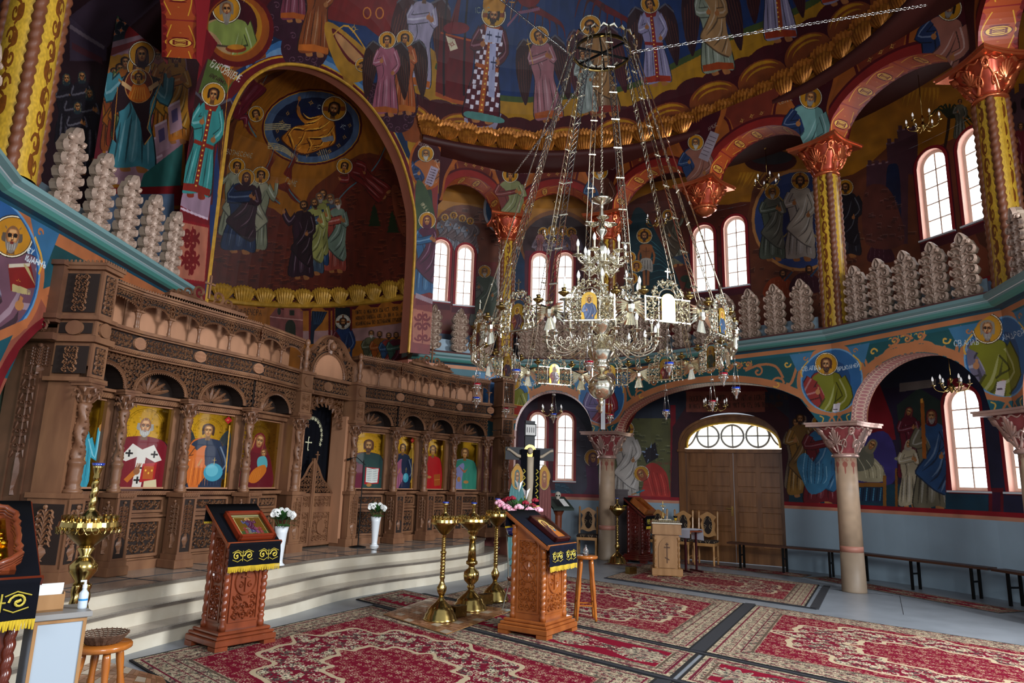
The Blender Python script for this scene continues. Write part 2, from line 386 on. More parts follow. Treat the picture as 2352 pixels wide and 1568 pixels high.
# stroke alphabet (width, strokes) on a unit-high box: the church-hand capitals written on these walls
_o = [(.5,0),(.15,.15),(0,.5),(.15,.85),(.5,1),(.85,.85),(1,.5),(.85,.15),(.5,0)]
_c = [(.95,.85),(.5,1),(.12,.85),(0,.5),(.12,.15),(.5,0),(.95,.15)]
GLYPH = {
 'А': (.9,[[(0,0),(.45,1),(.9,0)],[(.2,.35),(.7,.35)]]),'Б': (.8,[[(.8,1),(0,1),(0,0),(.6,0),(.8,.25),(.6,.55),(0,.55)]]),
 'В': (.8,[[(0,.5),(.6,.5),(.75,.75),(.5,1),(0,1),(0,0),(.6,0),(.8,.25),(.6,.5)]]),'Г': (.7,[[(0,0),(0,1),(.7,1),(.7,.8)]]),
 'Д': (.9,[[(0,-.15),(0,0),(.9,0),(.9,-.15)],[(.1,0),(.45,1),(.8,0)]]),'Е': (.8,[[(.8,.9),(.4,1),(0,.7),(0,.3),(.4,0),(.8,.1)],[(0,.5),(.6,.5)]]),
 'Ж': (1.1,[[(0,1),(1.1,0)],[(0,0),(1.1,1)],[(.55,0),(.55,1)]]),'З': (.7,[[(0,.9),(.4,1),(.7,.8),(.3,.5),(.7,.25),(.4,0),(0,.1)]]),
 'И': (.8,[[(0,1),(0,0)],[(.8,1),(.8,0)],[(0,.35),(.8,.65)]]),'Й': (.8,[[(0,1),(0,0)],[(.8,1),(.8,0)],[(0,.35),(.8,.65)],[(.2,1.2),(.6,1.2)]]),
 'I': (.15,[[(.07,0),(.07,1)]]),'Ї': (.3,[[(.15,0),(.15,1)],[(0,1.2),(.3,1.2)]]),'К': (.8,[[(0,0),(0,1)],[(.75,1),(.1,.5),(.8,0)]]),'Л': (.8,[[(0,0),(.4,1),(.8,0)]]),
 'М': (1.,[[(0,0),(.1,1),(.5,.3),(.9,1),(1,0)]]),'Н': (.8,[[(0,0),(0,1)],[(.8,0),(.8,1)],[(0,.65),(.8,.35)]]),'О': (1,[_o]),'П': (.8,[[(0,0),(0,1),(.8,1),(.8,0)]]),
 'Р': (.7,[[(0,0),(0,1),(.5,1),(.7,.75),(.5,.5),(0,.5)]]),'С': (.95,[_c]),'Т': (.8,[[(.4,0),(.4,1)],[(0,.85),(0,1),(.8,1),(.8,.85)]]),
 'У': (.8,[[(0,1),(.4,.45),(.8,1)],[(.4,.45),(.2,0)]]),'Ф': (1,[[(.5,-.1),(.5,1.1)],[(.5,.2),(0,.5),(.5,.8),(1,.5),(.5,.2)]]),'Х': (.8,[[(0,0),(.8,1)],[(0,1),(.8,0)]]),
 'Ч': (.7,[[(0,1),(.05,.5),(.65,.5)],[(.7,1),(.7,0)]]),'Ш': (1.1,[[(0,1),(0,0),(1.1,0),(1.1,1)],[(.55,0),(.55,1)]]),'Щ': (1.1,[[(0,1),(0,0),(1.1,0),(1.1,1)],[(.55,0),(.55,1)],[(1.1,0),(1.1,-.2)]]),
 'Ъ': (.9,[[(0,1),(.25,1),(.25,0),(.7,0),(.85,.22),(.7,.45),(.25,.45)]]),'Ѣ': (.9,[[(0,.8),(.6,.8)],[(.3,1.1),(.3,0),(.75,0),(.85,.22),(.7,.45),(.3,.45)]]),
 'Я': (.9,[[(0,0),(.45,1),(.9,0)],[(.2,.4),(.7,.4)],[(.45,.4),(.45,0)]]),'Ю': (1.2,[[(0,0),(0,1)],[(0,.5),(.4,.5)],[(.8,0),(.4,.5),(.8,1),(1.2,.5),(.8,0)]]),
 'Ѡ': (1.2,[[(.2,1),(0,.5),(.15,0),(.45,0),(.6,.5),(.75,0),(1.05,0),(1.2,.5),(1.,1)]]),'.': (.12,[[(.06,0),(.06,.12)]]),'·': (.12,[[(.06,.45),(.06,.6)]]),'~': (.0,[[(-.7,1.15),(-.35,1.3),(-.1,1.15)]]),
}
def surf_rev(prof,C=CC):
 """prof: list of (v, R, h); returns survey pixel -> (azimuth, v)"""
 V = np.array(prof)
 def mp(px,py):
  def g(v):
   R = np.interp(v,V[:,0],V[:,1]); h = np.interp(v,V[:,0],V[:,2]); a,hh = cyl(px,py,max(R,.01),C); return hh - h,a
  lo,hi = V[0,0] - 3,V[-1,0]
  if g(lo)[0] < 0: return g(lo)[1],lo
  for _ in range(26):
   m = (lo + hi) / 2
   if g(m)[0] > 0: lo = m
   else: hi = m
  return g(lo)[1],lo
 return mp
# ---------------- figure painting in survey pixels (y grows downward)
SK = ('8a5a34','c9935c','4a2a18')
def face(cv,x,y,r,turn=0.,hair='2e1a12',beard=None,halo=True,tilt=0.,veil=None,skin='a87243',bald=False,hal='c08a22',rim='e8dcc0',gold=False,halr=1.95,cross=False):
 def T(u,v):
  c,d = cos(tilt),sin(tilt); return (x + (u * c - v * d) * r,y + (u * d + v * c) * r)
 def pl(pts,col,a=1.,sm=True): cv.poly([T(*p) for p in pts],col,a,sm)
 def ln(pts,w,col,a=1.): cv.line([T(*p) for p in pts],w * r,col,a)
 if halo:
  cv.ell(x,y - .1 * r,halr * r * 1.06,halr * r * 1.06,'24120c'); cv.ell(x,y - .1 * r,halr * r * 1.02,halr * r * 1.02,rim)
  cv.ell(x,y - .1 * r,halr * r * .95,halr * r * .95,'3a2010'); cv.ell(x,y - .1 * r,halr * r * .92,halr * r * .92,hal,gold=.8 if gold else None)
  if cross:
   for a in (0,pi / 2,pi): cv.line([(x + cos(a) * r,y - .1 * r - sin(a) * r),(x + cos(a) * halr * .9 * r,y - .1 * r - sin(a) * halr * .9 * r)],.5 * r,'8a4a1c')
 s = turn
 pl([(-.32,.6),(.32,.6),(.4,1.6),(-.4,1.6)],mix(skin,'000000',.35),sm=False)
 if veil:
  pl([(-.95,1.5),(-1.02,0),(-.8,-.9),(0,-1.35),(.8,-.9),(1.02,0),(.95,1.5),(0,1.9)],veil)
  ln([(-.75,1.3),(-.8,0),(-.6,-.75),(0,-1.1),(.6,-.75),(.8,0),(.75,1.3)],.07,mix(veil,'e0b060',.5))
 else:
  if bald: pl([(-.85,.45),(-.95,-.3),(-.8,-.4),(.8,-.4),(.95,-.3),(.85,.45)],hair)
  else: pl([(-.85,.75),(-1.0,-.1),(-.85,-.9),(0,-1.28),(.85,-.9),(1.0,-.1),(.85,.75),(.3,.2),(-.3,.2)],hair)
 pl([(-.66 + s * .1,-.2),(-.55 + s * .1,.45),(-.25 + s * .12,.95),(.25 + s * .12,.95),(.55 + s * .1,.45),(.66 + s * .1,-.2),(.5 + s * .1,-.8),(0 + s * .1,-.98 if not bald else -1.12),(-.5 + s * .1,-.8)],mix(skin,'2a1408',.3))
 pl([(-.48 + s * .16,-.2),(-.4 + s * .16,.4),(-.15 + s * .16,.8),(.2 + s * .16,.8),(.42 + s * .16,.4),(.5 + s * .16,-.2),(.35 + s * .16,-.72),(0 + s * .16,-.82),(-.35 + s * .16,-.72)],skin)
 pl([(-.3 + s * .2,-.45),(.3 + s * .2,-.45),(.25 + s * .2,-.7),(-.25 + s * .2,-.7)],mix(skin,'f0c890',.5))
 pl([(-.32 + s * .2,.05),(-.12 + s * .2,.05),(-.14 + s * .2,.32),(-.3 + s * .2,.28)],mix(skin,'f0c890',.45)); pl([(.16 + s * .2,.05),(.38 + s * .2,.05),(.34 + s * .2,.28),(.18 + s * .2,.32)],mix(skin,'f0c890',.45))
 for q in (-1,1):
  ex = q * .27 + s * .22
  ln([(ex - .19,-.2),(ex,-.3),(ex + .19,-.2)],.09,'1c0e08'); pl([(ex - .15,-.04),(ex,-.13),(ex + .15,-.04),(ex,.03)],'dcc8a0'); pl([(ex - .07,-.05),(ex,-.12),(ex + .07,-.05),(ex,.03)],'120806')
  ln([(ex - .17,-.05),(ex,-.15),(ex + .17,-.05)],.05,'1c0e08')
 ln([(.02 + s * .2,-.18),(.06 + s * .3,.2),(-.05 + s * .3,.28),(-.1 + s * .3,.22)],.06,'4a2412'); ln([(.0 + s * .26,-.12),(.02 + s * .32,.2)],.05,'e8c08a')
 if beard:
  bc,bl = beard
  pl([(-.6,.1),(-.42,.45),(-.2,.42),(.0,.38),(.2,.42),(.45,.45),(.62,.1),(.58,.8),(.25,1.0 + bl),(0,1.12 + bl),(-.25,1.0 + bl),(-.56,.8)],bc)
  for q in (-.35,-.12,.12,.35): ln([(q,.6),(q * .8,.9 + bl * .8)],.05,mix(bc,'ffffff',.35))
 ln([(-.16 + s * .22,.52),(s * .22,.49),(.16 + s * .22,.52)],.09,'7c2c1c')
 if not veil:
  for q in np.linspace(-.6,.6,4): ln([(q,-.8),(q * 1.3,-1.02)],.06,mix(hair,'c08a60',.35))
def folds(cv,T,lines,col,k,w=1.):
 for l in lines: cv.line([T(*p) for p in smooth(l,False,3)],w * k,col,.9,taper=2)
def saint(cv,x,y,H,ang=0.,flip=1,robe='7a3030',mantle=None,hem=None,hair='2e1a12',beard=None,veil=None,halo=True,wings=None,arm='bless',turn=0.,tilt=0.,bald=False,skin='a87243',feet='a87243',wid=1.,item=None,checker=False,gold=False,cut=None,trim=None,cross=False,hal='c08a22'):
 """standing painted figure, feet at x, y, height H; ang leans it clockwise"""
 ca,sa = cos(ang),sin(ang)
 def T(u,v):
  X = u * flip * H * wid; Y = -v * H; return (x + X * ca - Y * sa,y + X * sa + Y * ca)
 k = H / 100.
 dk,lt = mix(robe,'060408',.45),mix(robe,'ffffff',.34)
 if wings:
  for sx in (-1,1):
   W = [(sx * .05,.80),(sx * .16,.90),(sx * .25,.82),(sx * .29,.55),(sx * .24,.2),(sx * .17,.35),(sx * .1,.6)]
   cv.poly([T(*p) for p in W],wings,sm=True)
   for q in range(6): cv.line([T(sx * (.1 + .03 * q),.82 - .03 * q),T(sx * (.14 + .028 * q),.5 - .02 * q),T(sx * (.17 + .018 * q),.30 - .01 * q)],1.2 * k,mix(wings,'d08a50',.3),taper=1)
   cv.line([T(sx * .06,.83),T(sx * .17,.90),T(sx * .26,.80)],1.6 * k,mix(wings,'7fa0b0',.5))
 for fx in (-.05,.06): cv.poly([T(fx - .025,.05),T(fx + .025,.05),T(fx + .05,-.0),T(fx - .01,-.01)],feet,sm=True)
 B = [(-.10,.80),(-.125,.62),(-.10,.45),(-.135,.25),(-.15,.04),(-.05,.02),(.05,.045),(.15,.03),(.135,.25),(.10,.45),(.125,.62),(.10,.80),(.04,.845),(-.04,.845)]
 cv.poly([T(p[0] * 1.06,p[1]) for p in B],mix(robe,'000000',.65),sm=True); cv.poly([T(*p) for p in B],robe,sm=True)
 if checker:
  for i in range(-3,4):
   for j in range(16):
    if (i + j) % 2 == 0:
     v = .1 + j * .043; u = i * .034 * (1.25 - .35 * (v > .3)); cv.poly([T(u - .014,v),T(u + .014,v),T(u + .014,v + .036),T(u - .014,v + .036)],'d8d2dc')
 else:
  folds(cv,T,[[(-.09,.42),(-.1,.25),(-.115,.06)],[(-.02,.5),(-.03,.3),(-.04,.06)],[(.05,.45),(.06,.25),(.07,.06)],[(-.07,.7),(-.03,.55),(-.05,.45)]],dk,1.5 * k)
  folds(cv,T,[[(-.06,.44),(-.075,.25),(-.085,.07)],[(.01,.5),(.01,.3),(.0,.08)],[(.085,.42),(.1,.22),(.11,.07)],[(-.05,.74),(.0,.6)]],lt,1.7 * k)
  cv.poly([T(-.02,.4),T(.02,.42),T(.03,.12),T(-.02,.1)],lt,.35,sm=True)
 if hem: cv.poly([T(-.148,.10),T(0,.115),T(.148,.09),T(.15,.03),T(0,.045),T(-.15,.04)],hem)
 if trim:
  cv.poly([T(-.018,.80),T(.018,.80),T(.022,.05),T(-.022,.05)],trim); cv.poly([T(-.1,.5),T(.1,.47),T(.1,.435),T(-.1,.465)],trim); cv.poly([T(-.07,.83),T(.07,.83),T(.05,.77),T(-.05,.77)],trim)
  for v in np.arange(.1,.78,.045): cv.ell(*T(0,v),.9 * k,.9 * k,'e8c060',n=6)
 if mantle is not None:
  md,ml = mix(mantle,'060408',.45),mix(mantle,'ffffff',.34)
  Q = [(.10,.80),(.13,.62),(.125,.4),(.15,.22),(.11,.15),(.02,.2),(-.1,.32),(-.135,.38),(-.06,.5),(-.01,.6),(-.05,.72),(-.10,.78),(-.04,.84),(.05,.84)]
  cv.poly([T(*p) for p in Q],mantle,sm=True); cv.line([T(*p) for p in smooth(Q[4:10],False,3)],1.1 * k,md)
  folds(cv,T,[[(.08,.7),(.04,.5),(-.08,.38)],[(.1,.5),(.06,.35),(-.02,.27)],[(.12,.35),(.08,.25),(.05,.2)]],md,1.4 * k)
  folds(cv,T,[[(.06,.74),(.02,.55),(-.07,.42)],[(.1,.6),(.07,.42),(-.0,.32)],[(.12,.3),(.1,.24),(.08,.18)]],ml,1.5 * k)
 # arms
 hs = .024
 if arm in ('bless','book','pray','point','orant','bowl'):
  E1 = {'bless': [(-.10,.78),(-.15,.64),(-.06,.66)],'book': [(-.10,.78),(-.14,.62),(-.03,.6)],'pray': [(-.1,.78),(-.13,.66),(.06,.7)],'point': [(-.1,.78),(-.17,.7),(-.25,.82)],'orant': [(-.1,.78),(-.19,.66),(-.2,.86)],'bowl': [(-.1,.78),(-.13,.6),(.02,.56)]}[arm]
  E2 = {'bless': [(.10,.78),(.15,.62),(.08,.52)],'book': [(.10,.78),(.14,.6),(.05,.58)],'pray': [(.1,.78),(.14,.64),(.09,.68)],'point': [(.1,.78),(.14,.62),(.05,.56)],'orant': [(.1,.78),(.19,.66),(.2,.86)],'bowl': [(.1,.78),(.13,.6),(.05,.56)]}[arm]
  for E,c in ((E1,robe),(E2,robe if mantle is None else mantle)):
   cv.line([T(*p) for p in smooth(E,False,3)],7 * k * wid,mix(c,'000000',.5)); cv.line([T(*p) for p in smooth(E,False,3)],5.8 * k * wid,c); cv.line([T(p[0] - .008,p[1]) for p in smooth(E,False,3)],1.3 * k,mix(c,'ffffff',.34))
   hx_,hy_ = E[-1]; cv.ell(*T(hx_,hy_),2.3 * k,2.6 * k,skin,n=10); cv.line([T(hx_,hy_),T(hx_ + .005,hy_ + .045)],1.3 * k,skin)
 if item == 'scroll': cv.poly([T(.05,.55),T(.10,.56),T(.08,.38),T(.03,.37)],'cfc6cc'); cv.line([T(.05,.5),T(.08,.5)],.7 * k,'554455')
 if item == 'book': cv.poly([T(.0,.66),T(.11,.64),T(.09,.53),T(-.02,.55)],'a02a1c'); cv.line([T(.0,.66),T(.11,.64),T(.09,.53),T(-.02,.55),T(.0,.66)],1. * k,'d8a840')
 if item == 'staff': cv.line([T(.14,.98),T(.16,.0)],1.1 * k,'c9963c')
 if item == 'cross': cv.line([T(-.1,.62),T(-.13,.9)],1. * k,'c9a040'); cv.line([T(-.145,.84),T(-.095,.85)],.9 * k,'c9a040')
 if item == 'candle': cv.line([T(-.06,.5),T(-.08,1.06)],3. * k,'a05a20'); cv.line([T(-.08,1.04),T(-.085,1.08)],2. * k,'e0a040')
 hp = T(0,.91); face(cv,hp[0],hp[1],.052 * H,turn * flip,hair,beard,halo,tilt + ang,veil,skin,bald,gold=gold,cross=cross,hal=hal)
def bust(cv,x,y,H,**kw):
 """half figure: head near y - H*.8; drawn as a standing figure cut by what is painted over it"""
 saint(cv,x,y + H * .62,H * 1.62,**kw)
def scroll(x,y,r,a0,turns=1.4,d=1,n=22,sh=.28):
 """log spiral from the rim inward"""
 out = []
 for i in range(n + 1):
  t = i / n; q = a0 + d * 2 * pi * turns * t; rr = r * (1 - t) ** 1.0 * (1 - sh) + r * sh * (1 - t); rr = max(rr,r * .08); out.append((x + rr * cos(q),y + rr * sin(q)))
 return out
# ------------------------------------------------------------------ plan of the round church
HC = 4.15                                     # top of the gallery cornice
EDGE = [at(x,y,HC) for x,y in ((949,800),(1165,822),(1379,824),(1889,754),(2258,672))]
_d = np.array(EDGE[4]) - np.array(CC); _a = atan2(_d[0],_d[1]) + radians(24); EDGE.append((CC[0] + 5.75 * sin(_a),CC[1] + 5.75 * cos(_a)))
EDGE_L = [(-4.15, 2.6), at(0, 333, HC), at(50, 400, HC), at(450, 656, HC)]      # left gallery, running away from the camera
def offset(poly,d):
 """push an open polyline outward (to the left of travel when d > 0)"""
 P = [np.array(p,float) for p in poly]; N = len(P); out = []
 for i in range(N):
  ns = []
  for j in (i - 1,i):
   if 0 <= j < N - 1:
    t = P[j + 1] - P[j]; t /= np.hypot(*t); ns.append(np.array([-t[1],t[0]]))
  n = sum(ns); n /= np.hypot(*n); c = n.dot(ns[0]); out.append(tuple(P[i] + n * d / max(c,.5)))
 return out
WALL_F = offset(EDGE,.22); WALL_C = offset(EDGE,.42); WALL_B = offset(EDGE,.62)
WL_F = offset(EDGE_L,.22); WL_C = offset(EDGE_L,.42); WL_B = offset(EDGE_L,.62)
RW = 7.45
def bay_arch(L,kind):
 """half span centre, half width, spring, rise"""
 return {'A': (L / 2,L / 2 - .24,2.62,.86),'B': (L / 2,L / 2 - .27,2.62,.84),'C': (L / 2,L / 2 - .27,2.62,.93)}[kind]
# painted outer wall: straight to 7.75 then vaulting inward
OW_PROF = [(0,RW,0),(7.75,RW,7.75)] + [(7.75 + 1.9 * t,6.0 + 1.45 * cos(t * pi / 2),7.75 + 1.15 * sin(t * pi / 2)) for t in np.linspace(0,1,9)[1:]]
DR = 5.42
DOME_PROF = [(4.0,DR,4.0),(9.0,DR,9.0)] + [(9.0 + 8.0 * t,DR * cos(t * pi / 2),9.0 + 5.1 * sin(t * pi / 2)) for t in np.linspace(0,1,15)[1:]]
def prof_at(P,v):
 A = np.array(P); return float(np.interp(v,A[:,0],A[:,1])),float(np.interp(v,A[:,0],A[:,2]))
mp_ow = surf_rev(OW_PROF); mp_dome = surf_rev(DOME_PROF)
# apse: deep elliptical sanctuary behind the iconostasis
AX = radians(-50); AM = np.array([CC[0] + 5.5 * sin(AX),CC[1] + 5.5 * cos(AX)]); AU = np.array([sin(AX),cos(AX)]); AV = np.array([cos(AX),-sin(AX)])
AA,AB,AC,AH = 2.9,4.6,4.3,5.6
def apse_pt(q,h,f=1.):
 """q in degrees: -90 left jamb .. 0 depth .. 90 right jamb"""
 p = AM + AV * AA * (1 if q > 0 else .68) * sin(radians(q)) * f + AU * AB * cos(radians(q)) * f; return p[0],p[1],h
def mp_apse(px,py):
 r = mp_apse_(px,py,AA); return r if r[0] > 0 else mp_apse_(px,py,AA * .68)
def mp_apse_(px,py,AA):
 d = ray(px,py); D = np.array([d[0],d[1]]); O = -AM
 du,dv,ou,ov = D.dot(AU) / AB,D.dot(AV) / AA,O.dot(AU) / AB,O.dot(AV) / AA
 a = du * du + dv * dv; b = 2 * (du * ou + dv * ov); c = ou * ou + ov * ov - 1; t = (-b + sqrt(max(0,b * b - 4 * a * c))) / (2 * a)
 h = EYE + d[2] * t
 if h <= AH: return degrees(atan2(ov + dv * t,ou + du * t)),h
 dh,oh = d[2] / AC,(EYE - AH) / AC
 a += dh * dh; b += 2 * dh * oh; c += oh * oh; t = (-b + sqrt(max(0,b * b - 4 * a * c))) / (2 * a)
 hh = (oh + dh * t); return degrees(atan2(ov + dv * t,ou + du * t)),AH + AC * math.asin(min(1,max(-1,hh))) / (pi / 2) * 1.0
ARCH = [(-72.0,3.0),(-72.0,6.6),(-71.6,7.37),(-67.8,8.2),(-60,8.93),(-50,9.26),(-40.5,9.06),(-33,8.33),(-28.6,7.37),(-27.0,6.3),(-27.0,3.0)]
def arch_top(az):
 if az <= -72 or az >= -27: return None
 A = smooth(ARCH[1:-1],False,8); X = np.array(A); return float(np.interp(az,X[:,0],X[:,1]))
# upper arcade on the gallery: column stations
_m = (np.array(EDGE[2]) + np.array(EDGE[3])) / 2
UP_E = [pol(-22.3,5.62),EDGE[1],EDGE[2],tuple(_m),EDGE[3],EDGE[4],EDGE[5]]
UP_F = offset(UP_E,.20); UP_C = offset(UP_E,.42)
UZ = 7.52
def mp_poly(poly,off0=0.):
 segs = []; s = off0
 for a,b in zip(poly,poly[1:]): segs.append((a,b,s)); s += hypot(b[0] - a[0],b[1] - a[1])
 def mp(px,py):
  best = None
  for a,b,s0 in segs:
   L = hypot(b[0] - a[0],b[1] - a[1]); u,v = hit_plane(px,py,a,b); bad = max(0,-u,u - L)
   if best is None or bad < best[0]: best = (bad,s0 + u,v)
  return best[1],best[2]
 return mp
mp_sp = mp_poly(WALL_F); mp_us = mp_poly(UP_F); _dl = hypot(WL_F[1][0] - WL_F[2][0],WL_F[1][1] - WL_F[2][1]); mp_spl = mp_poly(WL_F[1:],-_dl)
LEN_SP = sum(hypot(b[0] - a[0],b[1] - a[1]) for a,b in zip(WALL_F,WALL_F[1:])); LEN_US = sum(hypot(b[0] - a[0],b[1] - a[1]) for a,b in zip(UP_F,UP_F[1:]))
US = [0.]
for a,b in zip(UP_F,UP_F[1:]): US.append(US[-1] + hypot(b[0] - a[0],b[1] - a[1]))
SPS = [0.]
for a,b in zip(WALL_F,WALL_F[1:]): SPS.append(SPS[-1] + hypot(b[0] - a[0],b[1] - a[1]))
WLZ = cyl(33,80,RW)[0]
# ------------------------------------------------------------------ wall paintings
R2D = pi / 180
BEARD = {'w': ('b8b0a4',.55),'b': ('3a2014',.25),'g': ('8a8078',.4),'d': ('2a1710',.12)}
def sb(cv,hx_,hy_,halor,**kw):
 H = halor / 2.07 / .052; a = kw.get('ang',0.)
 saint(cv,hx_ - .91 * H * sin(a),hy_ + .91 * H * cos(a),H,**kw)
def star(cv,x,y,r,col='d8b060',n=8):
 for k in range(n):
  a = k * 2 * pi / n + .2; L = r if k % 2 == 0 else r * .65; cv.poly([(x + cos(a) * L,y + sin(a) * L),(x + cos(a + .4) * r * .28,y + sin(a + .4) * r * .28),(x + cos(a - .4) * r * .28,y + sin(a - .4) * r * .28)],col)
def rocks(cv,pts,n,seed,base,dark,lightc,sx=18,sy=9,sh=.9):
 r = random.Random(seed)
 x0,x1 = min(p[0] for p in pts),max(p[0] for p in pts); y0,y1 = min(p[1] for p in pts),max(p[1] for p in pts)
 cv.poly(pts,base,sm=True)
 for _ in range(n):
  x,y = r.uniform(x0,x1),r.uniform(y0,y1)
  # keep inside
  c = False; j = len(pts) - 1
  for i in range(len(pts)):
   if (pts[i][1] > y) != (pts[j][1] > y) and x < (pts[j][0] - pts[i][0]) * (y - pts[i][1]) / (pts[j][1] - pts[i][1] + 1e-9) + pts[i][0]: c = not c
   j = i
  if not c: continue
  a = r.uniform(.3,1.) * sx; b = r.uniform(.4,1.) * sy; k = r.uniform(-.3,.5)
  cv.poly([(x,y),(x + a,y - b * k),(x + a * .8,y + b),(x - a * .2,y + b * .9)],dark,.55); cv.line([(x,y),(x + a,y - b * k),(x + a * .85,y + b * .5)],1.3,lightc,.7)
def wings_fly(cv,x,y,L,a,col='7a2c1c',tip='5f7d86'):
 for k in range(8):
  q = a + (k - 3.5) * .055; l = L * (1 - .07 * abs(k - 2)); cv.line([(x + 3 * k * cos(a + 1.57),y + 3 * k * sin(a + 1.57)),(x + l * .5 * cos(q),y + l * .5 * sin(q)),(x + l * cos(q - .15),y + l * sin(q - .15))],5.5,mix(col,'000000',.15 * (k % 2)),taper=1)
 cv.line([(x + L * t * cos(a - .28 * t),y + L * t * sin(a - .28 * t)) for t in np.linspace(.25,1,9)],2.2,tip)
# ======== lower spandrels =================================================
OR,YE = 'b8744a','d8a648'
def vine(cv,x0,x1,y,r,seed=0,flip=1,c1=OR,c2=YE,w=.05):
 n = max(1,round((x1 - x0) / (2.1 * r))); d = (x1 - x0) / n; path = []
 for k in range(n):
  cx = x0 + d * (k + .5); up = flip * (1 if k % 2 == 0 else -1)
  cv.line([(x0 + d * k,y - up * r * .5),(cx - d * .25,y - up * r * .75),(cx + d * .2,y - up * r * .4),(cx + d * .42,y + up * r * .2)],w,c1,sm=True)
  P = scroll(cx,y + up * r * .05,r * .72,-up * pi / 2 + .2,1.35,up,20); cv.line(P,w * .9,c1); cv.line(P[10:],w * .45,c2)
  for a in (.4,2.3,4.2): cv.line([(cx + cos(a) * r * .75,y + sin(a) * r * .75),(cx + cos(a + .25) * r * 1.05,y + sin(a + .25) * r * 1.05),(cx + cos(a + .55) * r * 1.12,y + sin(a + .55) * r * 1.12)],w * .6,c2,sm=True,taper=1)
def spandrel_bay(cv,s0,L,arch,med0=.62,med1=.62):
 if arch:
  c,hw,sp,rise = arch
  cv.line([(s0 + c - (hw + .07) * cos(t),sp + (rise + .07) * sin(t)) for t in np.linspace(0,pi,50)],.12,OR)
  # panel between the medallions
  top = 3.80
  a0,a1 = s0 + med0 + .02,s0 + L - med1 - .02
  def av(s): return sp + (rise + .14) * sqrt(max(0,1 - ((s - s0 - c) / (hw + .14))**2))
  pts = [(s,av(s)) for s in np.linspace(a0,a1,24)]
  cv.poly([(a0 - .1,top),(a1 + .1,top)] + [(p[0],max(p[1],2.9)) for p in pts[::-1]],'1c4f52')
  cv.line([(a0 - .12,top + .02)] + [(a0 + .05,3.35),(a0 + .16,max(av(a0 + .16),2.95))],.05,OR,sm=True); cv.line([(a1 + .12,top + .02),(a1 - .05,3.35),(a1 - .16,max(av(a1 - .16),2.95))],.05,OR,sm=True)
  m = (a0 + a1) / 2; hcen = av(m); r = max(.07,(top - hcen) * .42)
  if a1 - a0 > 2.2: vine(cv,a0 + .75,a1 - .75,(top + hcen) / 2 + .02,r,w=.04)
  else: vine(cv,a0 + .38,a1 - .38,(top + hcen) / 2 + .03,max(r,.085),w=.035)
  for sg,e in ((1,a0),(-1,a1)):
   P = smooth([(e + sg * .9,top - .18),(e + sg * .6,top - .10),(e + sg * .33,top - .16),(e + sg * .2,top - .38)],False,5); cv.line(P,.045,OR)
   cv.line(scroll(e + sg * .32,top - .47,.13,pi if sg > 0 else 0,1.3,-sg,18),.04,OR); cv.line(scroll(e + sg * .32,top - .47,.13,pi if sg > 0 else 0,1.3,-sg,18)[8:],.022,YE)
   cv.line(scroll(e + sg * .66,top - .22,.10,pi / 2,1.2,sg,16),.035,OR); cv.line(scroll(e + sg * .12,top - .14,.07,0,1.0,sg,12),.028,YE)
   cv.line([(e + sg * .25,top - .6),(e + sg * .33,top - .72),(e + sg * .45,top - .8)],.03,YE,sm=True)
 cv.line([(s0,3.89),(s0 + L,3.89)],.08,OR)
def medallion(cv,s,R=.50,h=3.31,arms=True):
 cv.ell(s,h,R + .12,R + .1,OR,n=40); cv.ell(s,h,R + .055,R + .04,'6f9cc0',n=40); cv.ell(s,h,R + .03,R + .015,'2f6294',n=40); cv.ell(s - .02,h - .02,R * .70,R * .70,'234a78',n=36)
 for sg in (-1,1):
  cv.poly([(s + sg * (R * .62),h + R + .02),(s + sg * (R + .22),h + R + .02),(s + sg * (R + .10),h + .2),(s + sg * (R * .9),h + R * .55)],'3f7396'); cv.line([(s + sg * (R * .8),h + R * .75),(s + sg * (R + .03),h + R * .45),(s + sg * (R + .02),h + R * .2)],.025,YE,sm=True); cv.line(scroll(s + sg * (R * .9),h + R * .86,.05,0,1.,sg,10),.02,OR)
def foot(cv,s,sp=2.62,w=.34,side=.5):
 cv.poly([(s - side,2.86),(s - side * .62,2.78),(s,2.74),(s + side * .62,2.78),(s + side,2.86),(s + .28,sp),(s - .28,sp)],'1d5a66')
 cv.line([(s - side - .04,2.92),(s - side * .6,2.80),(s,2.755),(s + side * .6,2.80),(s + side + .04,2.92)],.045,OR,sm=True)
 for sg in (-1,1):
  cv.line(smooth([(s + sg * .02,2.76),(s + sg * .10,2.66),(s + sg * .13,2.56),(s + sg * .07,2.50),(s + sg * .02,2.58),(s + sg * .05,2.70),(s + sg * .16,2.77)],False,4),.03,OR)
  cv.line([(s + sg * .24,sp - .02),(s + sg * .2,sp + .08),(s + sg * .26,sp + .12)],.02,YE,sm=True)
cv_sp = Cv('fresco_lower_spandrels',1900,520,(0,LEN_SP,0,3.98),'1f5a66',None,1.); KM = 1900 / LEN_SP; cv_sp.k = KM
cv_sp.rect(0,0,LEN_SP,2.4,'8c4f40'); cv_sp.rect(SPS[1] - .6,0,SPS[1] + .2,2.45,'7a3a34')
for i,kd in enumerate((None,'A','B','C','C')):
 L = SPS[i + 1] - SPS[i]; spandrel_bay(cv_sp,SPS[i],L,bay_arch(L,kd) if kd else None)
L = SPS[1]; cv_sp.rect(0,2.75,L - .62,3.72,'1c4f52'); vine(cv_sp,.35,L - .7,3.3,.3,w=.05); cv_sp.line([(L - .75,3.74),(L - .6,3.3),(L - .5,2.7)],.06,OR,sm=True)
for s in SPS[1:5]: medallion(cv_sp,s,.49)
cv_sp.mp = mp_sp; cv_sp.k = 1.25
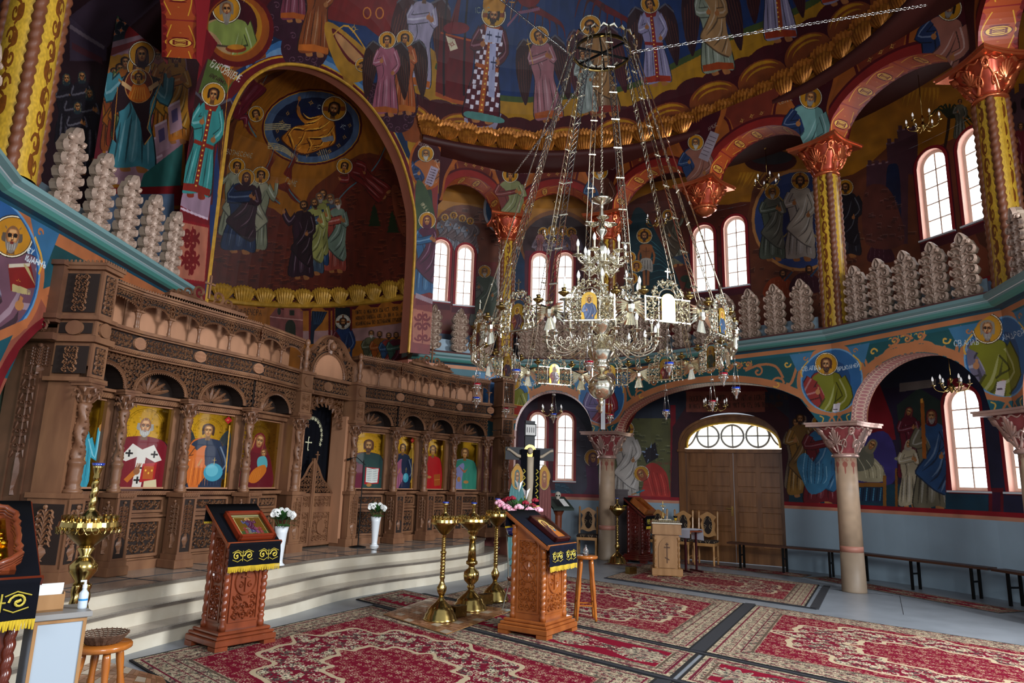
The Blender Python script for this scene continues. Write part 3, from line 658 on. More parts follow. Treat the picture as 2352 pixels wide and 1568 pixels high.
for k,(x,y,hr_,kw) in enumerate(((1176,868,22,dict(robe='6f6a86',mantle='7a7a28',hair='8a7464',beard=BEARD['w'],arm='book',item='book',turn=-.3,skin='b07a50')),
 (1380,870,20,dict(robe='5a4a74',mantle='8a2a34',hair='3a2014',beard=BEARD['b'],arm='book',item='book')),
 (1898,834,27,dict(robe='8e2f2c',mantle='76761f',hair='4a2414',beard=BEARD['b'],arm='bless',item='scroll',turn=-.5,skin='b98050')),
 (2268,748,36,dict(robe='6a6478',mantle='75761c',hair='8b8275',beard=BEARD['g'],arm='bless',item='scroll',turn=-.2,skin='b07a50')))):
 cv_sp.clip_ell(SPS[k + 1],3.35,.50,.56); sb(cv_sp,x,y + (9,9,3,8)[k],hr_,wid=1.3,**kw); cv_sp.cl = None
for x,y,h,t,a in ((1842,852,10,'СВ.АПЛЪ',-.08),(1924,852,9,'ВРѠОЛМЕЙ',-.2),(2192,795,13,'СВ.АПЛЪ',-.08),(2304,782,13,'АНДРЕЙ',-.25),(1192,886,9,'МАТѲЕЙ'.replace('Ѳ','Ф'),.03)): cv_sp.text(x,y,h,t,'c8d4dc',1.3,a)
cv_sp.mp = None; cv_sp.k = KM
for s in SPS[2:5]: foot(cv_sp,s)
for s in (SPS[1],): foot(cv_sp,s,2.45,side=.5); cv_sp.rect(SPS[1] - .5,2.30,SPS[1] + .23,2.42,OR); cv_sp.rect(SPS[1] - .6,0,SPS[1] + .23,2.30,'8a4a44'); cv_sp.rect(SPS[1] + .15,0,SPS[1] + .24,2.30,'8c1a2a')
cv_sp.noise(.06,20)
cv_spl = Cv('fresco_left_spandrel',1300,780,(-_dl,4.0,0,3.98),'1f5a66',None,1.); KL = 1300 / (_dl + 4.0); cv_spl.k = KL
LLf = hypot(WL_F[3][0] - WL_F[2][0],WL_F[3][1] - WL_F[2][1]); ARL = (1.95,1.45,2.0,1.25)
cv_spl.rect(-3,0,5,2.35,'9a5a48')
c,hw,sp_,rise = ARL
cv_spl.line([(c - (hw + .28) * cos(t),sp_ + (rise + .24) * sin(t)) for t in np.linspace(0,pi,50)],.16,OR)
cv_spl.line([(c - (hw + .16) * cos(t),sp_ + (rise + .14) * sin(t)) for t in np.linspace(-.3,pi + .3,60)],.2,'9a5a48'); cv_spl.line([(c - (hw + .03) * cos(t),sp_ + (rise + .03) * sin(t)) for t in np.linspace(0,pi,50)],.09,'7c1422'); cv_spl.rect(c - hw - .07,0,c - hw + .02,2.0,'7c1422')
cv_spl.poly([(.75,3.80),(3.95,3.80),(3.95,3.60),(2.2,3.55),(1.2,3.35)],'1c4f52'); cv_spl.line([(0.62,3.74),(.72,3.4),(1.1,3.1)],.07,OR,sm=True)
cv_spl.line([(1.0,3.62),(1.3,3.5),(1.6,3.6),(2.0,3.55),(2.4,3.64),(2.9,3.56),(3.5,3.62)],.05,OR,sm=True)
for s in (1.15,1.75,2.35,2.95,3.5): cv_spl.line(scroll(s,3.56,.11,0,1.2,1,16),.035,OR); cv_spl.line(scroll(s,3.56,.11,0,1.2,1,16)[7:],.02,YE)
cv_spl.line([(-3,3.88),(5,3.88)],.12,OR)
medallion(cv_spl,0.15,.62,3.3)
cv_spl.mp = mp_spl; cv_spl.k = 2.2
cv_spl.clip_ell(.15,3.3,.62,.62); sb(cv_spl,28,545,50,robe='5e5064',mantle='7a5664',hair='6a5a4c',beard=BEARD['g'],arm='book',item=None,wid=1.5,turn=.1,ang=.12,skin='b98454',bald=True)
cv_spl.poly([(18,607),(70,604),(82,660),(25,668)],'8a2420'); cv_spl.poly([(20,606),(70,604),(68,612),(20,615)],'cfc4b0'); star(cv_spl,42,645,7,'d8a840',4)
for q in range(5): cv_spl.line([(28,655 + q * 2.5),(52,661 + q * 3),(70,668 + q * 2.2)],2.6,'b9a878',taper=1)
for q in range(4): cv_spl.line([(55 + 3 * q,606 + 3 * q),(72 + 3 * q,640 + 5 * q)],2.4,'b9a878',taper=1)
cv_spl.cl = None; cv_spl.text(62,580,12,'ЕУ','d4dce0',1.6,.35); cv_spl.text(57,597,13,'IѠАННЪ','d4dce0',1.6,.38)
cv_spl.mp = None; cv_spl.k = KL
cv_spl.poly([(-.62,2.82),(0,2.58),(.6,2.8),(.38,2.2),(.2,2.0),(-.5,2.0)],'1d5a66'); cv_spl.line([(-.7,2.9),(-.3,2.66),(0,2.6),(.3,2.66),(.75,2.92)],.07,OR,sm=True)
for sg in (-1,1): cv_spl.line(smooth([(.0,2.62),(sg * .22,2.5),(sg * .24,2.25),(sg * .1,2.2),(sg * .04,2.4),(sg * .25,2.62)],False,5),.045,OR)
cv_spl.rect(-.5,1.93,.45,2.02,OR); cv_spl.noise(.06,20,2)
# arch soffits: linked loops on rose
def soffit_cv(name,bg,c1,c2,L):
 cv = Cv(name,1024,110,(0,L,0,1),bg,None,1.)
 cv.k = 110.; n = int(L / .34)
 cv.rect(0,0,L,.07,c2); cv.rect(0,.93,L,1,c2)
 for i in range(n):
  x = (i + .5) * L / n; w_ = L / n / 2
  cv.poly([(x - w_ * .9,.5),(x,.82),(x + w_ * .9,.5),(x,.18)],mix(bg,'ff9080',.25),sm=True)
  for e in (.5,):
   cv.line([(x + w_ * .95 * cos(t),e + .26 * sin(t)) for t in np.linspace(0,2 * pi,24)],.075,c1)
  for v in (.2,.8): cv.line([(x + w_ * .7 + w_ * .5 * cos(t),v + .09 * sin(t)) for t in np.linspace(0,2 * pi,14)],.05,c1)
 return cv
cv_sof = soffit_cv('arch_band','7c3436','c9a488','a8694a',6.)
cv_usof = Cv('arch_band_upper',1024,128,(0,4.4,0,1),'8c2620',None,1.); cv_usof.k = 232
def upper_soffit(cv,m):
 cv.poly([(m - 1.3,0),(m - .9,.12),(m,.06),(m + .9,.12),(m + 1.3,0),(m + 1.3,1),(m + .9,.85),(m,.95),(m - .9,.85),(m - 1.3,1)],'a8481f',sm=True); cv.line([(m - 1.1,.25),(m - .4,.12),(m,.08),(m + .4,.12),(m + 1.1,.25)],.018,'d8a030',sm=True); cv.line([(m - 1.1,.75),(m - .4,.88),(m,.92),(m + .4,.88),(m + 1.1,.75)],.018,'d8a030',sm=True)
 cv.ell(m,.5,.30,.36,'6a1414'); cv.ell(m,.5,.27,.32,'e0b048')
 for sx in (-1,0,1): cv.ring(m + sx * .1,.5,.085,.2,.035,'6a1414')
 for sx in (-1,1): star(cv,m + sx * .62,.5,.05,'e8b848'); cv.ell(m + sx * .3,.5,.05,.26,'6a1414')
 for q in range(6): cv.ell(m - 1.25 + q * .5,.99,.2,.1,'6a1414')
upper_soffit(cv_usof,1.33); upper_soffit(cv_usof,3.2 + .9)
# ======== upper spandrels ==================================================
cv_us = Cv('fresco_upper_spandrels',2200,220,(0,LEN_US,UZ,8.95),'7c2a20',None,1.); KU = 2200 / LEN_US; cv_us.k = KU
for i in range(6):
 s0,L = US[i],US[i + 1] - US[i]; c = s0 + L / 2; hw = L / 2 - .22
 cv_us.rect(s0,UZ,s0 + L,9,'9c5a24'); cv_us.poly([(c - .75,9.0),(c - .45,8.62),(c - .35,8.3),(c + .35,8.3),(c + .45,8.62),(c + .75,9.0)],'7a3420')
 for sg in (-1,1): cv_us.line([(c + sg * .8,8.95),(c + sg * .5,8.62),(c + sg * .42,8.2)],.05,'5a0e14',sm=True)
 cv_us.line([(c - (hw + .08) * cos(t),UZ + .78 * sin(t)) for t in np.linspace(0,pi,40)],.20,'8e2a22'); cv_us.line([(c - (hw + .18) * cos(t),UZ + .9 * sin(t)) for t in np.linspace(0,pi,40)],.05,'5a0e14')
 for q in (-1,0,1): star(cv_us,c + q * .2,8.50 + .02 * (q == 0),.06)
for s in US:
 cv_us.poly([(s - .62,9),(s + .62,9),(s + .5,8.5),(s + .28,8.05),(s + .2,UZ),(s - .2,UZ),(s - .28,8.05),(s - .5,8.5)],'a8622a',sm=True)
 cv_us.poly([(s - .5,9),(s + .5,9),(s + .42,8.55),(s + .24,8.1),(s + .15,UZ),(s - .15,UZ),(s - .24,8.1),(s - .42,8.55)],'4e0f1a',sm=True)
cv_us.mp = mp_us; cv_us.k = 1.1
sb(cv_us,1172,402,19,robe='7a3a34',mantle='8a8a62',hair='2e1a12',arm='pray',wid=1.35,turn=.2)
sb(cv_us,1378,395,19,robe='35506e',mantle='6a4030',hair='6a5a50',beard=BEARD['w'],wid=1.3,turn=-.3)
sb(cv_us,1598,328,19,robe='33486a',mantle='9a6a5a',hair='6a5a50',beard=BEARD['w'],wid=1.4,turn=-.5)
cv_us.poly([(1632,300),(1652,308),(1626,372),(1604,362)],'a89aa0')
for q in range(6): cv_us.line([(1630 - 4 * q,312 + 8 * q),(1645 - 4 * q,318 + 8 * q)],1.2,'4a3038')
sb(cv_us,1862,225,27,robe='2a3c60',mantle='7fa6a0',hair='6a5040',beard=BEARD['g'],wid=1.3,ang=.15,turn=-.3)
sb(cv_us,2180,20,30,robe='2a3c60',mantle='a06a5a',hair='2a1a14',beard=BEARD['g'],wid=1.3,ang=.2,turn=-.4)
for x,y,h,t,a in ((1125,390,8,'СВ.ПРК',.1),(1195,398,8,'ЗАХРIѦ'.replace('Ѧ','А'),.1),(1322,392,8,'СВ.ПРК',0),(1402,390,8,'IЕРЕМ',0),(1790,240,9,'СВ.ПРК',-.3),(1897,192,9,'МИХЕЙ',-1.1),(1628,300,8,'АМѠС',-.5),(2092,42,12,'СВ.ПРК',-.6),(1520,335,8,'СВ.ПРК',-.1)): cv_us.text(x,y,h,t,'b0a494',1.1,a)
cv_us.mp = None; cv_us.noise(.07,20,5)
cv_plain = Cv('plain',8,8,(0,10,0,10),'8c2a20')
# ======== outer wall, lower ===============================================
cv_low = Cv('fresco_lower_wall',2300,420,(-26,112,1.1,4.1),'232838',mp_ow,1.25); cv = cv_low
rocks(cv,[(1180,1000),(1240,930),(1330,960),(1365,1060),(1365,1150),(1180,1150)],60,1,'3c3a4a','262736','6a7484')
rocks(cv,[(1250,1108),(1290,1105),(1325,1140),(1350,1160),(1180,1160),(1180,1120)],60,2,'1d3f52','14303e','5f8a9a',10,5)
cv.rect(1180,900,1275,1125,'4a1422'); cv.rect(1190,905,1235,1120,'3a2038')
rocks(cv,[(1388,1000),(1440,940),(1500,900),(1545,960),(1555,1160),(1388,1160)],90,3,'5a5a34','3c3f28','9a9a70')
cv.rect(1420,840,1560,905,'23243a'); cv.poly([(1400,960),(1420,880),(1530,870),(1545,960)],'2a3140'); cv.poly([(1475,1040),(1505,1015),(1512,1050),(1485,1065)],'120c18'); star(cv,1492,1040,24,'8fa6c8'); cv.ell(1494,1042,12,14,'160d1c')
saint(cv,1438,1152,182,robe='a89f96',mantle='b8b0a8',hair='2e1a12',beard=BEARD['d'],arm='bless',turn=.3,cross=True,wid=1.1)
cv.poly([(1475,1080),(1500,1062),(1530,1085),(1538,1125),(1545,1143),(1490,1146),(1470,1140),(1478,1110)],'a82c24',sm=True)
for q in range(6): cv.line([(1485 + 8 * q,1080 + 2 * q),(1492 + 8 * q,1110),(1500 + 7 * q,1138)],1.4,('d8584a','7a1a18')[q % 2],sm=True)
face(cv,1473,1088,9,-.6,hair='6a2a1c',tilt=-.5,veil='8a3a24'); cv.line([(1480,1125),(1458,1133)],4,'2f6f80'); cv.line([(1462,1132),(1450,1136)],3,'a87243')
cv.poly([(1345,1060),(1358,1050),(1372,1070),(1372,1140),(1330,1142),(1348,1120)],'4a1f42',sm=True); face(cv,1362,1052,10,.3,veil='4a1f42')
cv.text(1503,1066,6,'МАРIЯ МАГДАЛИНА','7a3a30',.9,.02)
cv.rect(1540,930,1552,1160,'7a1220'); cv.poly([(1540,1160),(1545,980),(1575,935),(1770,925),(1812,960),(1816,1180)],'3a1420'); cv.rect(1555,830,1830,900,'23263e'); cv.poly([(1570,900),(1600,885),(1750,880),(1765,900)],'6a2424'); cv.rect(1576,898,1757,946,'8a4a3a')
for q in range(4): cv.rect(1600 + 38 * q,850,1615 + 38 * q,872,'12142a')
cv.text(1584,922,13,'ВОСКРНI ТВОЕ ХРТЕ СПСЕ АГГЛИ ПОЮТЪ НА НБСХЪ','4a2c22',1.2,-.02,squeeze=.36,sp=.1); cv.text(1584,938,11,'И НАСЪ НА ЗЕМЛИ СПОДОБИ ЧИСТЫМЪ СРДЦЕМЪ ТЕБЕ СЛАВИТИ','4a2c22',1.2,-.02,squeeze=.3,sp=.1)
# right of the door
cv.poly([(1812,900),(2060,890),(2360,880),(2360,1215),(1815,1175)],'241c34'); cv.poly([(1812,1105),(2360,1120),(2360,1230),(1812,1172)],'123848')
cv.poly([(1965,900),(1985,860),(2020,880),(2050,960),(2058,1010),(1975,1005),(1985,940)],'7a1420'); cv.poly([(2070,1050),(2060,930),(2110,890),(2160,920),(2175,1000)],'26342e')
cv.poly([(2066,880),(2150,870),(2150,888),(2066,900)],'7a7068')
for x,y,H,kw in ((1845,1100,150,dict(robe='8a6a3a',hair='8a7a6a',beard=BEARD['w'])),(1828,1125,170,dict(robe='6a5a4a',hair='2e1a12')),(1838,1140,195,dict(robe='8a6428',hair='2e1a12',beard=BEARD['d'],mantle='74562a'))): saint(cv,x,y,H,halo=False,**kw)
saint(cv,1885,1160,205,robe='6a1a24',mantle='2f6a94',hair='2e1a12',beard=BEARD['d'],cross=True,turn=.4,wid=1.25,arm='pray')
cv.poly([(1830,1060),(1850,1040),(1880,1070),(1905,1030),(1905,1110),(1865,1135),(1842,1100)],'3a7aa0',sm=True)
for q in range(7): cv.line([(1850 + 8 * q,1040 + 5 * q),(1845 + 9 * q,1080 + 3 * q),(1850 + 7 * q,1110)],1.3,('8fc0d8','1d4866')[q % 2],sm=True)
# sick bed
cv.poly([(1965,1020),(2030,990),(2058,1040),(2050,1110),(1965,1105)],'3a3272',sm=True); cv.poly([(1965,1060),(1990,1040),(2025,1070),(2030,1105),(1965,1100)],'a8a080',sm=True)
cv.poly([(1965,1035),(2000,1025),(2005,1070),(1965,1080)],'6a6a5a',sm=True); face(cv,2003,1022,11,-.2,veil='7a7460',halo=False,tilt=.5)
for q in range(6): cv.line([(1970 + 10 * q,1050 + 3 * q),(1985 + 9 * q,1075),(1990 + 8 * q,1098)],1.3,('cfc8a8','6a6450')[q % 2],sm=True)
cv.rect(1962,1108,2030,1118,'8a5a24'); cv.rect(2028,1092,2036,1172,'8a5a24'); cv.rect(2056,1075,2062,1172,'7a4c1c'); cv.poly([(1965,1118),(2028,1118),(2028,1155),(1965,1150)],'14304a')
for q in range(8): cv.line([(1968 + 8 * q,1120),(1965 + 8 * q,1150)],2,'4a8aa8' if q % 2 else '0c2030')
saint(cv,2095,1160,165,robe='a89c80',mantle=None,veil='8a8474',halo=False,arm='pray',flip=-1,turn=-.5,tilt=.3); cv.ell(2062,1053,8,4,'8a8a70')
saint(cv,2088,1100,170,robe='5a1424',veil='5a1424',halo=False,turn=-.3,arm='pray',tilt=.2); saint(cv,2088,1165,160,robe='a89c80',veil='9a9280',halo=False,arm='pray',turn=-.5,tilt=.3)
saint(cv,2140,1172,238,robe='6a6450',mantle='264a74',veil='5a1420',beard=BEARD['g'],halo=False,turn=-.3,item='candle',wid=1.15)
cv.rect(2180,880,2352,1200,'1d2038'); cv.poly([(2176,870),(2200,868),(2185,1130),(2172,1130)],'7a1420'); cv.rect(2172,1131,2270,1180,'12384a'); cv.rect(2271,1120,2305,1195,'5a0f1c'); cv.rect(2279,1130,2298,1190,'34122c')
cv.mp = None; cv.k = 420 / 3.
cv.rect(-26,1.16,112,1.22,'c08468'); cv.rect(-26,1.22,112,1.29,'8c1420'); cv.noise(.1,16,6)
# ======== outer wall, upper ===============================================
cv_up = Cv('fresco_upper_wall',2300,760,(-26,112,4.0,9.7),'80452e',mp_ow,1.25); cv = cv_up
cv.mp = None; cv.rect(-26,7.55,112,9.7,'b07a1e'); cv.rect(-26,4.0,112,4.9,'6a7c94'); cv.rect(-26,4.9,112,4.98,'8c1a22'); cv.mp = mp_ow
cv.rect(1000,560,1140,745,'7c3c38'); cv.rect(1195,560,1350,745,'6a3040')
rocks(cv,[(1005,500),(1060,470),(1140,500),(1150,600),(1005,570)],40,11,'7a4a36','4a2a20','a88a7a')
for x,y in ((1022,560),(1042,555),(1062,562),(1080,568)): sb(cv,x,y - 60,9,robe='84848c',mantle='7a6a6a',hair='3a241a',wid=1.5)
sb(cv,1113,624,15,robe='6a6a62',mantle='5c6658',hair='7a6a5a',beard=BEARD['w'],wid=1.6); cv.poly([(1095,690),(1130,690),(1135,735),(1090,735)],'5c6658',sm=True)
cv.ell(1160,480,50,60,'c8ccd0'); cv.ell(1160,480,44,54,'4a7296'); cv.ell(1185,640,45,75,'b0a8a4'); cv.ell(1185,640,40,68,'24405c')
cv.ell(1280,560,86,78,'8a5a30'); cv.ell(1280,562,80,70,'4e3a3a')
for x in (1248,1270,1292,1312): sb(cv,x,528 + abs(x - 1280) * .2,13,robe='8a7a84',mantle='6a6070',hair='2e1a12',wid=1.3)
for x in (1240,1318): saint(cv,x,590,62,robe='9a6a6a',halo=False)
cv.rect(1205,575,1335,745,'633040')
# baptism
rocks(cv,[(1405,560),(1440,470),(1560,430),(1650,470),(1740,480),(1740,700),(1405,700)],80,12,'6c3424','4a2218','9a6450')
cv.poly([(1450,500),(1475,480),(1520,560),(1560,650),(1560,720),(1430,720),(1440,620)],'183c44',sm=True)
for q in range(9): cv.line([(1460 + 5 * q,560 + 14 * q),(1490 + 6 * q,550 + 14 * q),(1525 + 4 * q,580 + 12 * q)],1.3,'4c8088',sm=True,taper=2)
def nude(cv,x,y,H):
 k = H / 100
 for p in ([(x - 8 * k,y - 78 * k),(x - 15 * k,y - 60 * k),(x - 13 * k,y - 48 * k),(x - 2 * k,y - 57 * k)],[(x + 8 * k,y - 78 * k),(x + 16 * k,y - 62 * k),(x + 14 * k,y - 42 * k)]): cv.line(p,5 * k,'6a4024',sm=True); cv.line(p,3.6 * k,'94603a',sm=True)
 cv.poly([(x - 12 * k,y - 80 * k),(x + 12 * k,y - 80 * k),(x + 9 * k,y - 55 * k),(x + 8 * k,y - 45 * k),(x - 8 * k,y - 45 * k),(x - 9 * k,y - 60 * k)],'8f5c36',sm=True)
 for q in (-5,5): cv.line([(x + q * k,y - 44 * k),(x + q * .8 * k,y - 20 * k),(x + q * .7 * k,y)],7 * k,'5f3a20'); cv.line([(x + q * k,y - 44 * k),(x + q * .8 * k,y - 20 * k),(x + q * .7 * k,y)],5 * k,'94603a')
 cv.poly([(x - 10 * k,y - 52 * k),(x + 10 * k,y - 52 * k),(x + 13 * k,y - 27 * k),(x,y - 31 * k),(x - 12 * k,y - 28 * k)],'a8a096',sm=True)
 for q in range(4): cv.line([(x - 7 * k + 5 * q * k,y - 50 * k),(x - 9 * k + 6 * q * k,y - 32 * k)],1.2 * k,'6a645c')
 cv.line([(x,y - 76 * k),(x,y - 58 * k)],1 * k,'5a341c'); cv.line([(x - 7 * k,y - 69 * k),(x - 1 * k,y - 67 * k),(x + 7 * k,y - 69 * k)],1 * k,'5a341c')
nude(cv,1484,655,115); face(cv,1480,542,9,0,beard=BEARD['d'],cross=True)
for x,y in ((1447,592),(1462,612),(1452,640)): face(cv,x,y,7,.2,halo=True,hair='5a2a1c')
saint(cv,1560,610,130,robe='6e6a58',mantle='5a4c3c',hair='3a241a',beard=BEARD['d'],flip=-1,turn=-.5,ang=-.22,arm='point'); cv.poly([(1545,590),(1590,580),(1585,615),(1560,600)],'3a4a5a')
for x,y in ((1575,640),(1585,655)): cv.ell(x,y,12,8,'28402c')
cv.line([(1572,665),(1578,640)],2,'2a1a12')
# transfiguration
rocks(cv,[(1720,480),(1760,380),(1800,420),(1960,400),(2060,330),(2110,430),(2110,720),(1720,720)],150,13,'77442c','4c2a20','a88470',22,10)
cv.ell(1838,505,112,118,'c49058'); cv.ell(1838,505,105,111,'3d5284'); cv.ell(1838,505,60,66,'2c3a66')
for q in range(4): a = .8 + q * 1.57; cv.line([(1838,505),(1838 + 108 * cos(a),505 + 112 * sin(a))],3,'a8904e')
saint(cv,1838,598,200,robe='a49a90',mantle='b0a698',hair='2e1a12',beard=BEARD['d'],cross=True,arm='bless',wid=1.15)
saint(cv,1774,598,172,robe='5e6658',mantle='6a6a5e',hair='7a6a5a',beard=BEARD['w'],turn=.5,arm='pray',wid=1.1); saint(cv,1942,590,175,robe='2a2a34',mantle='1c1d28',hair='3a2014',beard=BEARD['d'],turn=-.5,wid=1.3)
for x,y,c_,k in ((1790,655,'a0481c',1),(1850,645,'4a1c2c',1),(2022,575,'4a1c2c',.8)):
 cv.poly([(x - 35 * k,y + 25),(x - 25 * k,y - 10),(x + 5,y - 20),(x + 30 * k,y - 5),(x + 38 * k,y + 25)],c_,sm=True)
 for q in range(5): cv.line([(x - 20 + 9 * q,y - 12),(x - 25 + 11 * q,y + 18)],1.4,mix(c_,'ffffff',.3),taper=2)
 face(cv,x + 8,y - 26,8,.3,halo=False,beard=BEARD['d']); cv.line([(x + 12,y - 10),(x + 30,y - 32)],4,'35506a'); cv.ell(x + 31,y - 35,3,4,'a87243')
cv.ell(1770,370,60,26,'4e1018'); cv.ell(1770,362,50,16,'34383e')
for q in range(8): cv.poly([(1700 + 8 * q,395),(1690 + 6 * q,425 + 6 * (q % 3)),(1706 + 8 * q,396)],'d8a830',.6)
for q in range(10): cv.poly([(2070 + 9 * q,200),(2062 + 10 * q,235 + 8 * (q % 3)),(2077 + 9 * q,201)],'d8a830',.6)
# entry into the city
for x0,y0,x1,y1 in ((2035,330,2085,560),(1990,380,2040,560),(2060,300,2105,400)):
 cv.poly([(x0,y0),(x1,y0 - 8),(x1,y1),(x0,y1)],'5c3a44'); cv.line([(x0,y0),(x1,y0 - 8)],3,'9a7c84')
 for q in range(3): cv.rect(x0 + 3 + 16 * q,y0 - 12,x0 + 12 + 16 * q,y0,'5c3a44')
cv.poly([(2040,540),(2036,400),(2050,376),(2066,396),(2068,540)],'1c2c4c',sm=True)
rocks(cv,[(1985,440),(2030,425),(2060,470),(2075,560),(1990,560)],40,15,'6a3a30','4c2a24','9a7470')
for a in np.linspace(-2.6,.3,9): cv.line([(2180,270),(2180 + 30 * cos(a),262 + 24 * sin(a)),(2180 + 55 * cos(a),285 + 24 * sin(a))],6,'24341c',sm=True,taper=1)
cv.line([(2180,270),(2170,340)],6,'3a2a1c'); saint(cv,2205,320,95,robe='6a6a5a',halo=False)
cv.poly([(2260,250),(2360,200),(2360,330),(2270,350)],'5a4048')
for q in range(4): cv.ell(2290 + 20 * q,265 - 9 * q,5,14,'24141c'); cv.rect(2268 + 24 * q,222 - 10 * q,2282 + 24 * q,240 - 10 * q,'5a4048')
for q,(x,y) in enumerate(((2318,300),(2335,325),(2300,318),(2345,290),(2310,345),(2330,360))): sb(cv,x,y,15,robe=('7a2430','2c3c5c','8a4a2a')[q % 3],halo=False,hair='3a241a',turn=-.4)
rocks(cv,[(2240,420),(2352,400),(2352,560),(2250,560)],30,16,'5c3020','3a1c14','8a6450')
cv.mp = None
for az,h0,h1,hf in UP_WIN: cv.rect(az - hf - .6,h0 - .2,az + hf + .6,h1 - .2,'5c1a2c'); cv.ell(az,h1 - .25,hf + .6,.3,'5c1a2c')
cv.noise(.1,18,7)
# ======== left gallery and the wall of the Sign ============================
cv_left = Cv('fresco_left_gallery',700,420,(-141,-71,4.0,9.7),'341822',lambda x,y: cyl(x,y,RW),1.); cv = cv_left
cv.rect(160,0,245,140,'4a3a4a'); cv.line([(160,60),(240,110)],5,'7a6a72'); cv.line([(165,105),(235,140)],8,'5a3038')
for x,y in ((152,205),(172,235),(188,200),(205,240),(178,270)): saint(cv,x,y + 130,170,robe='241c28',veil='2c3a40',halo=False,turn=.4,arm='pray')
cv_mary = Cv('fresco_mother',460,760,(-81,-61.5,4.0,9.5),'6e1e2a',lambda x,y: cyl(x,y,7.0),1.9); cv = cv_mary
cv.poly([(235,480),(240,-60),(410,-60),(430,480)],'a0691c'); cv.ell(325,120,78,130,'3f5c44'); cv.ell(325,100,66,92,'14222e'); cv.ell(325,95,40,50,'7a141c')
for x,y in ((288,25),(313,20),(341,27),(270,47),(288,52),(305,38),(329,41),(350,53),(368,47),(314,66),(262,78),(278,70)): star(cv,x,y,9,'c89a88'); cv.ell(x,y,2.5,2.5,'c8702a')
cv.poly([(243,100),(395,62),(398,95),(250,130)],'8c7078'); cv.poly([(243,130),(415,85),(425,110),(435,200),(420,330),(380,400),(330,430),(243,420)],'a8828c'); cv.poly([(250,112),(385,72),(375,100),(300,110),(250,130)],'7a2c2c')
cv.ell(290,165,42,38,'b07a20'); cv.ell(385,150,42,40,'b07a20')
for x in range(255,425,17): cv.ell(x,128 + abs(x - 340) * .14,12,12,'b88424')
for x,y,c_ in ((262,190,'8a4a20'),(275,180,'8a3a20'),(287,165,'5c6a3a')): saint(cv,x,y + 160,200,robe=c_,mantle='a0601c',halo=False,turn=.5,arm='pray')
for x,y,c_,v in ((347,150,'3f6a4a','4c7a54'),(364,148,'a04a4a','b06a60'),(383,150,'b8741c',None),(405,158,'c07a2c',None)): saint(cv,x,y + 170,210,robe=c_,mantle='c08a28',veil=v,halo=False,turn=-.5,arm='pray',hair='6a2018')
for x0,y0 in ((330,330),(355,290),(385,245),(345,370)): cv.poly([(x0,y0),(x0 + 28,y0 - 14),(x0 + 34,y0 + 50),(x0 + 6,y0 + 64)],'b8949e'); cv.line([(x0,y0),(x0 + 28,y0 - 14)],3,'d8bcc4'); cv.poly([(x0 + 8,y0 + 10),(x0 + 22,y0 + 2),(x0 + 24,y0 + 30),(x0 + 11,y0 + 38)],'6a5a80')
saint(cv,300,392,262,robe='4d8a94',mantle=None,veil='3a1424',arm='orant',wid=1.35,ang=.08)
cv.poly([(292,165),(330,168),(372,182),(362,200),(345,235),(340,300),(348,312),(330,335),(322,280),(300,232),(285,250),(262,262),(268,330),(258,318),(255,240),(272,200)],'34121e')
cv.line([(372,184),(350,240),(338,295),(348,310),(332,332)],2,'c9a060'); cv.line([(260,322),(266,250),(270,200)],1.6,'c98a40')
cv.ell(319,197,33,40,'d8a060'); cv.ell(319,197,31,38,'7a3010'); cv.poly([(295,225),(305,195),(319,188),(335,195),(345,222),(320,234)],'d87a20',sm=True)
for q in range(6): cv.line([(300 + 7 * q,228),(310 + 4 * q,200)],1.2,'f0b050')
face(cv,318,178,9,0,cross=True); face(cv,326,126,15,0,veil='3a1424')
for sx in (-1,1): cv.line([(322 + sx * 20,205),(322 + sx * 42,190)],6,'d8b080'); cv.line([(322 + sx * 42,190),(322 + sx * 50,182)],3,'a87243')
cv.poly([(330,400),(420,330),(415,430),(320,432)],'35706a')
cv.poly([(230,432),(440,425),(440,470),(230,480)],'8c1420'); cv.poly([(230,445),(400,445),(400,700),(230,700)],'6a7c94')
cv_left.noise(.08,14,3); cv_mary.noise(.06,14,4)
# ======== drum, dome and the wall round the apse arch ======================
cv_dome = Cv('fresco_dome',3400,1250,(-81,110,3.8,17.0),'1d3a68',mp_dome,1.2); cv = cv_dome
cv.poly([(940,60),(1000,120),(1060,205),(1180,228),(1300,222),(1450,198),(1568,140),(1680,85),(1850,15),(1950,-60),(2600,-300),(2600,500),(940,400)],'a87e1c')
cv.line([(1000,150),(1060,203),(1180,228),(1300,222),(1450,198),(1568,140),(1680,85),(1850,15),(1960,-60)],10,'4c5a2c',sm=True)
pc = smooth([(930,262),(965,283),(1078,300),(1184,330),(1350,322),(1517,280),(1600,240),(1700,200),(1835,130),(1990,20),(2100,-60),(2250,-200)],False,9)
D_ = [0]
for a,b in zip(pc,pc[1:]): D_.append(D_[-1] + hypot(b[0] - a[0],b[1] - a[1]))
def along(d): return np.interp(d,D_,[p[0] for p in pc]),np.interp(d,D_,[p[1] for p in pc])
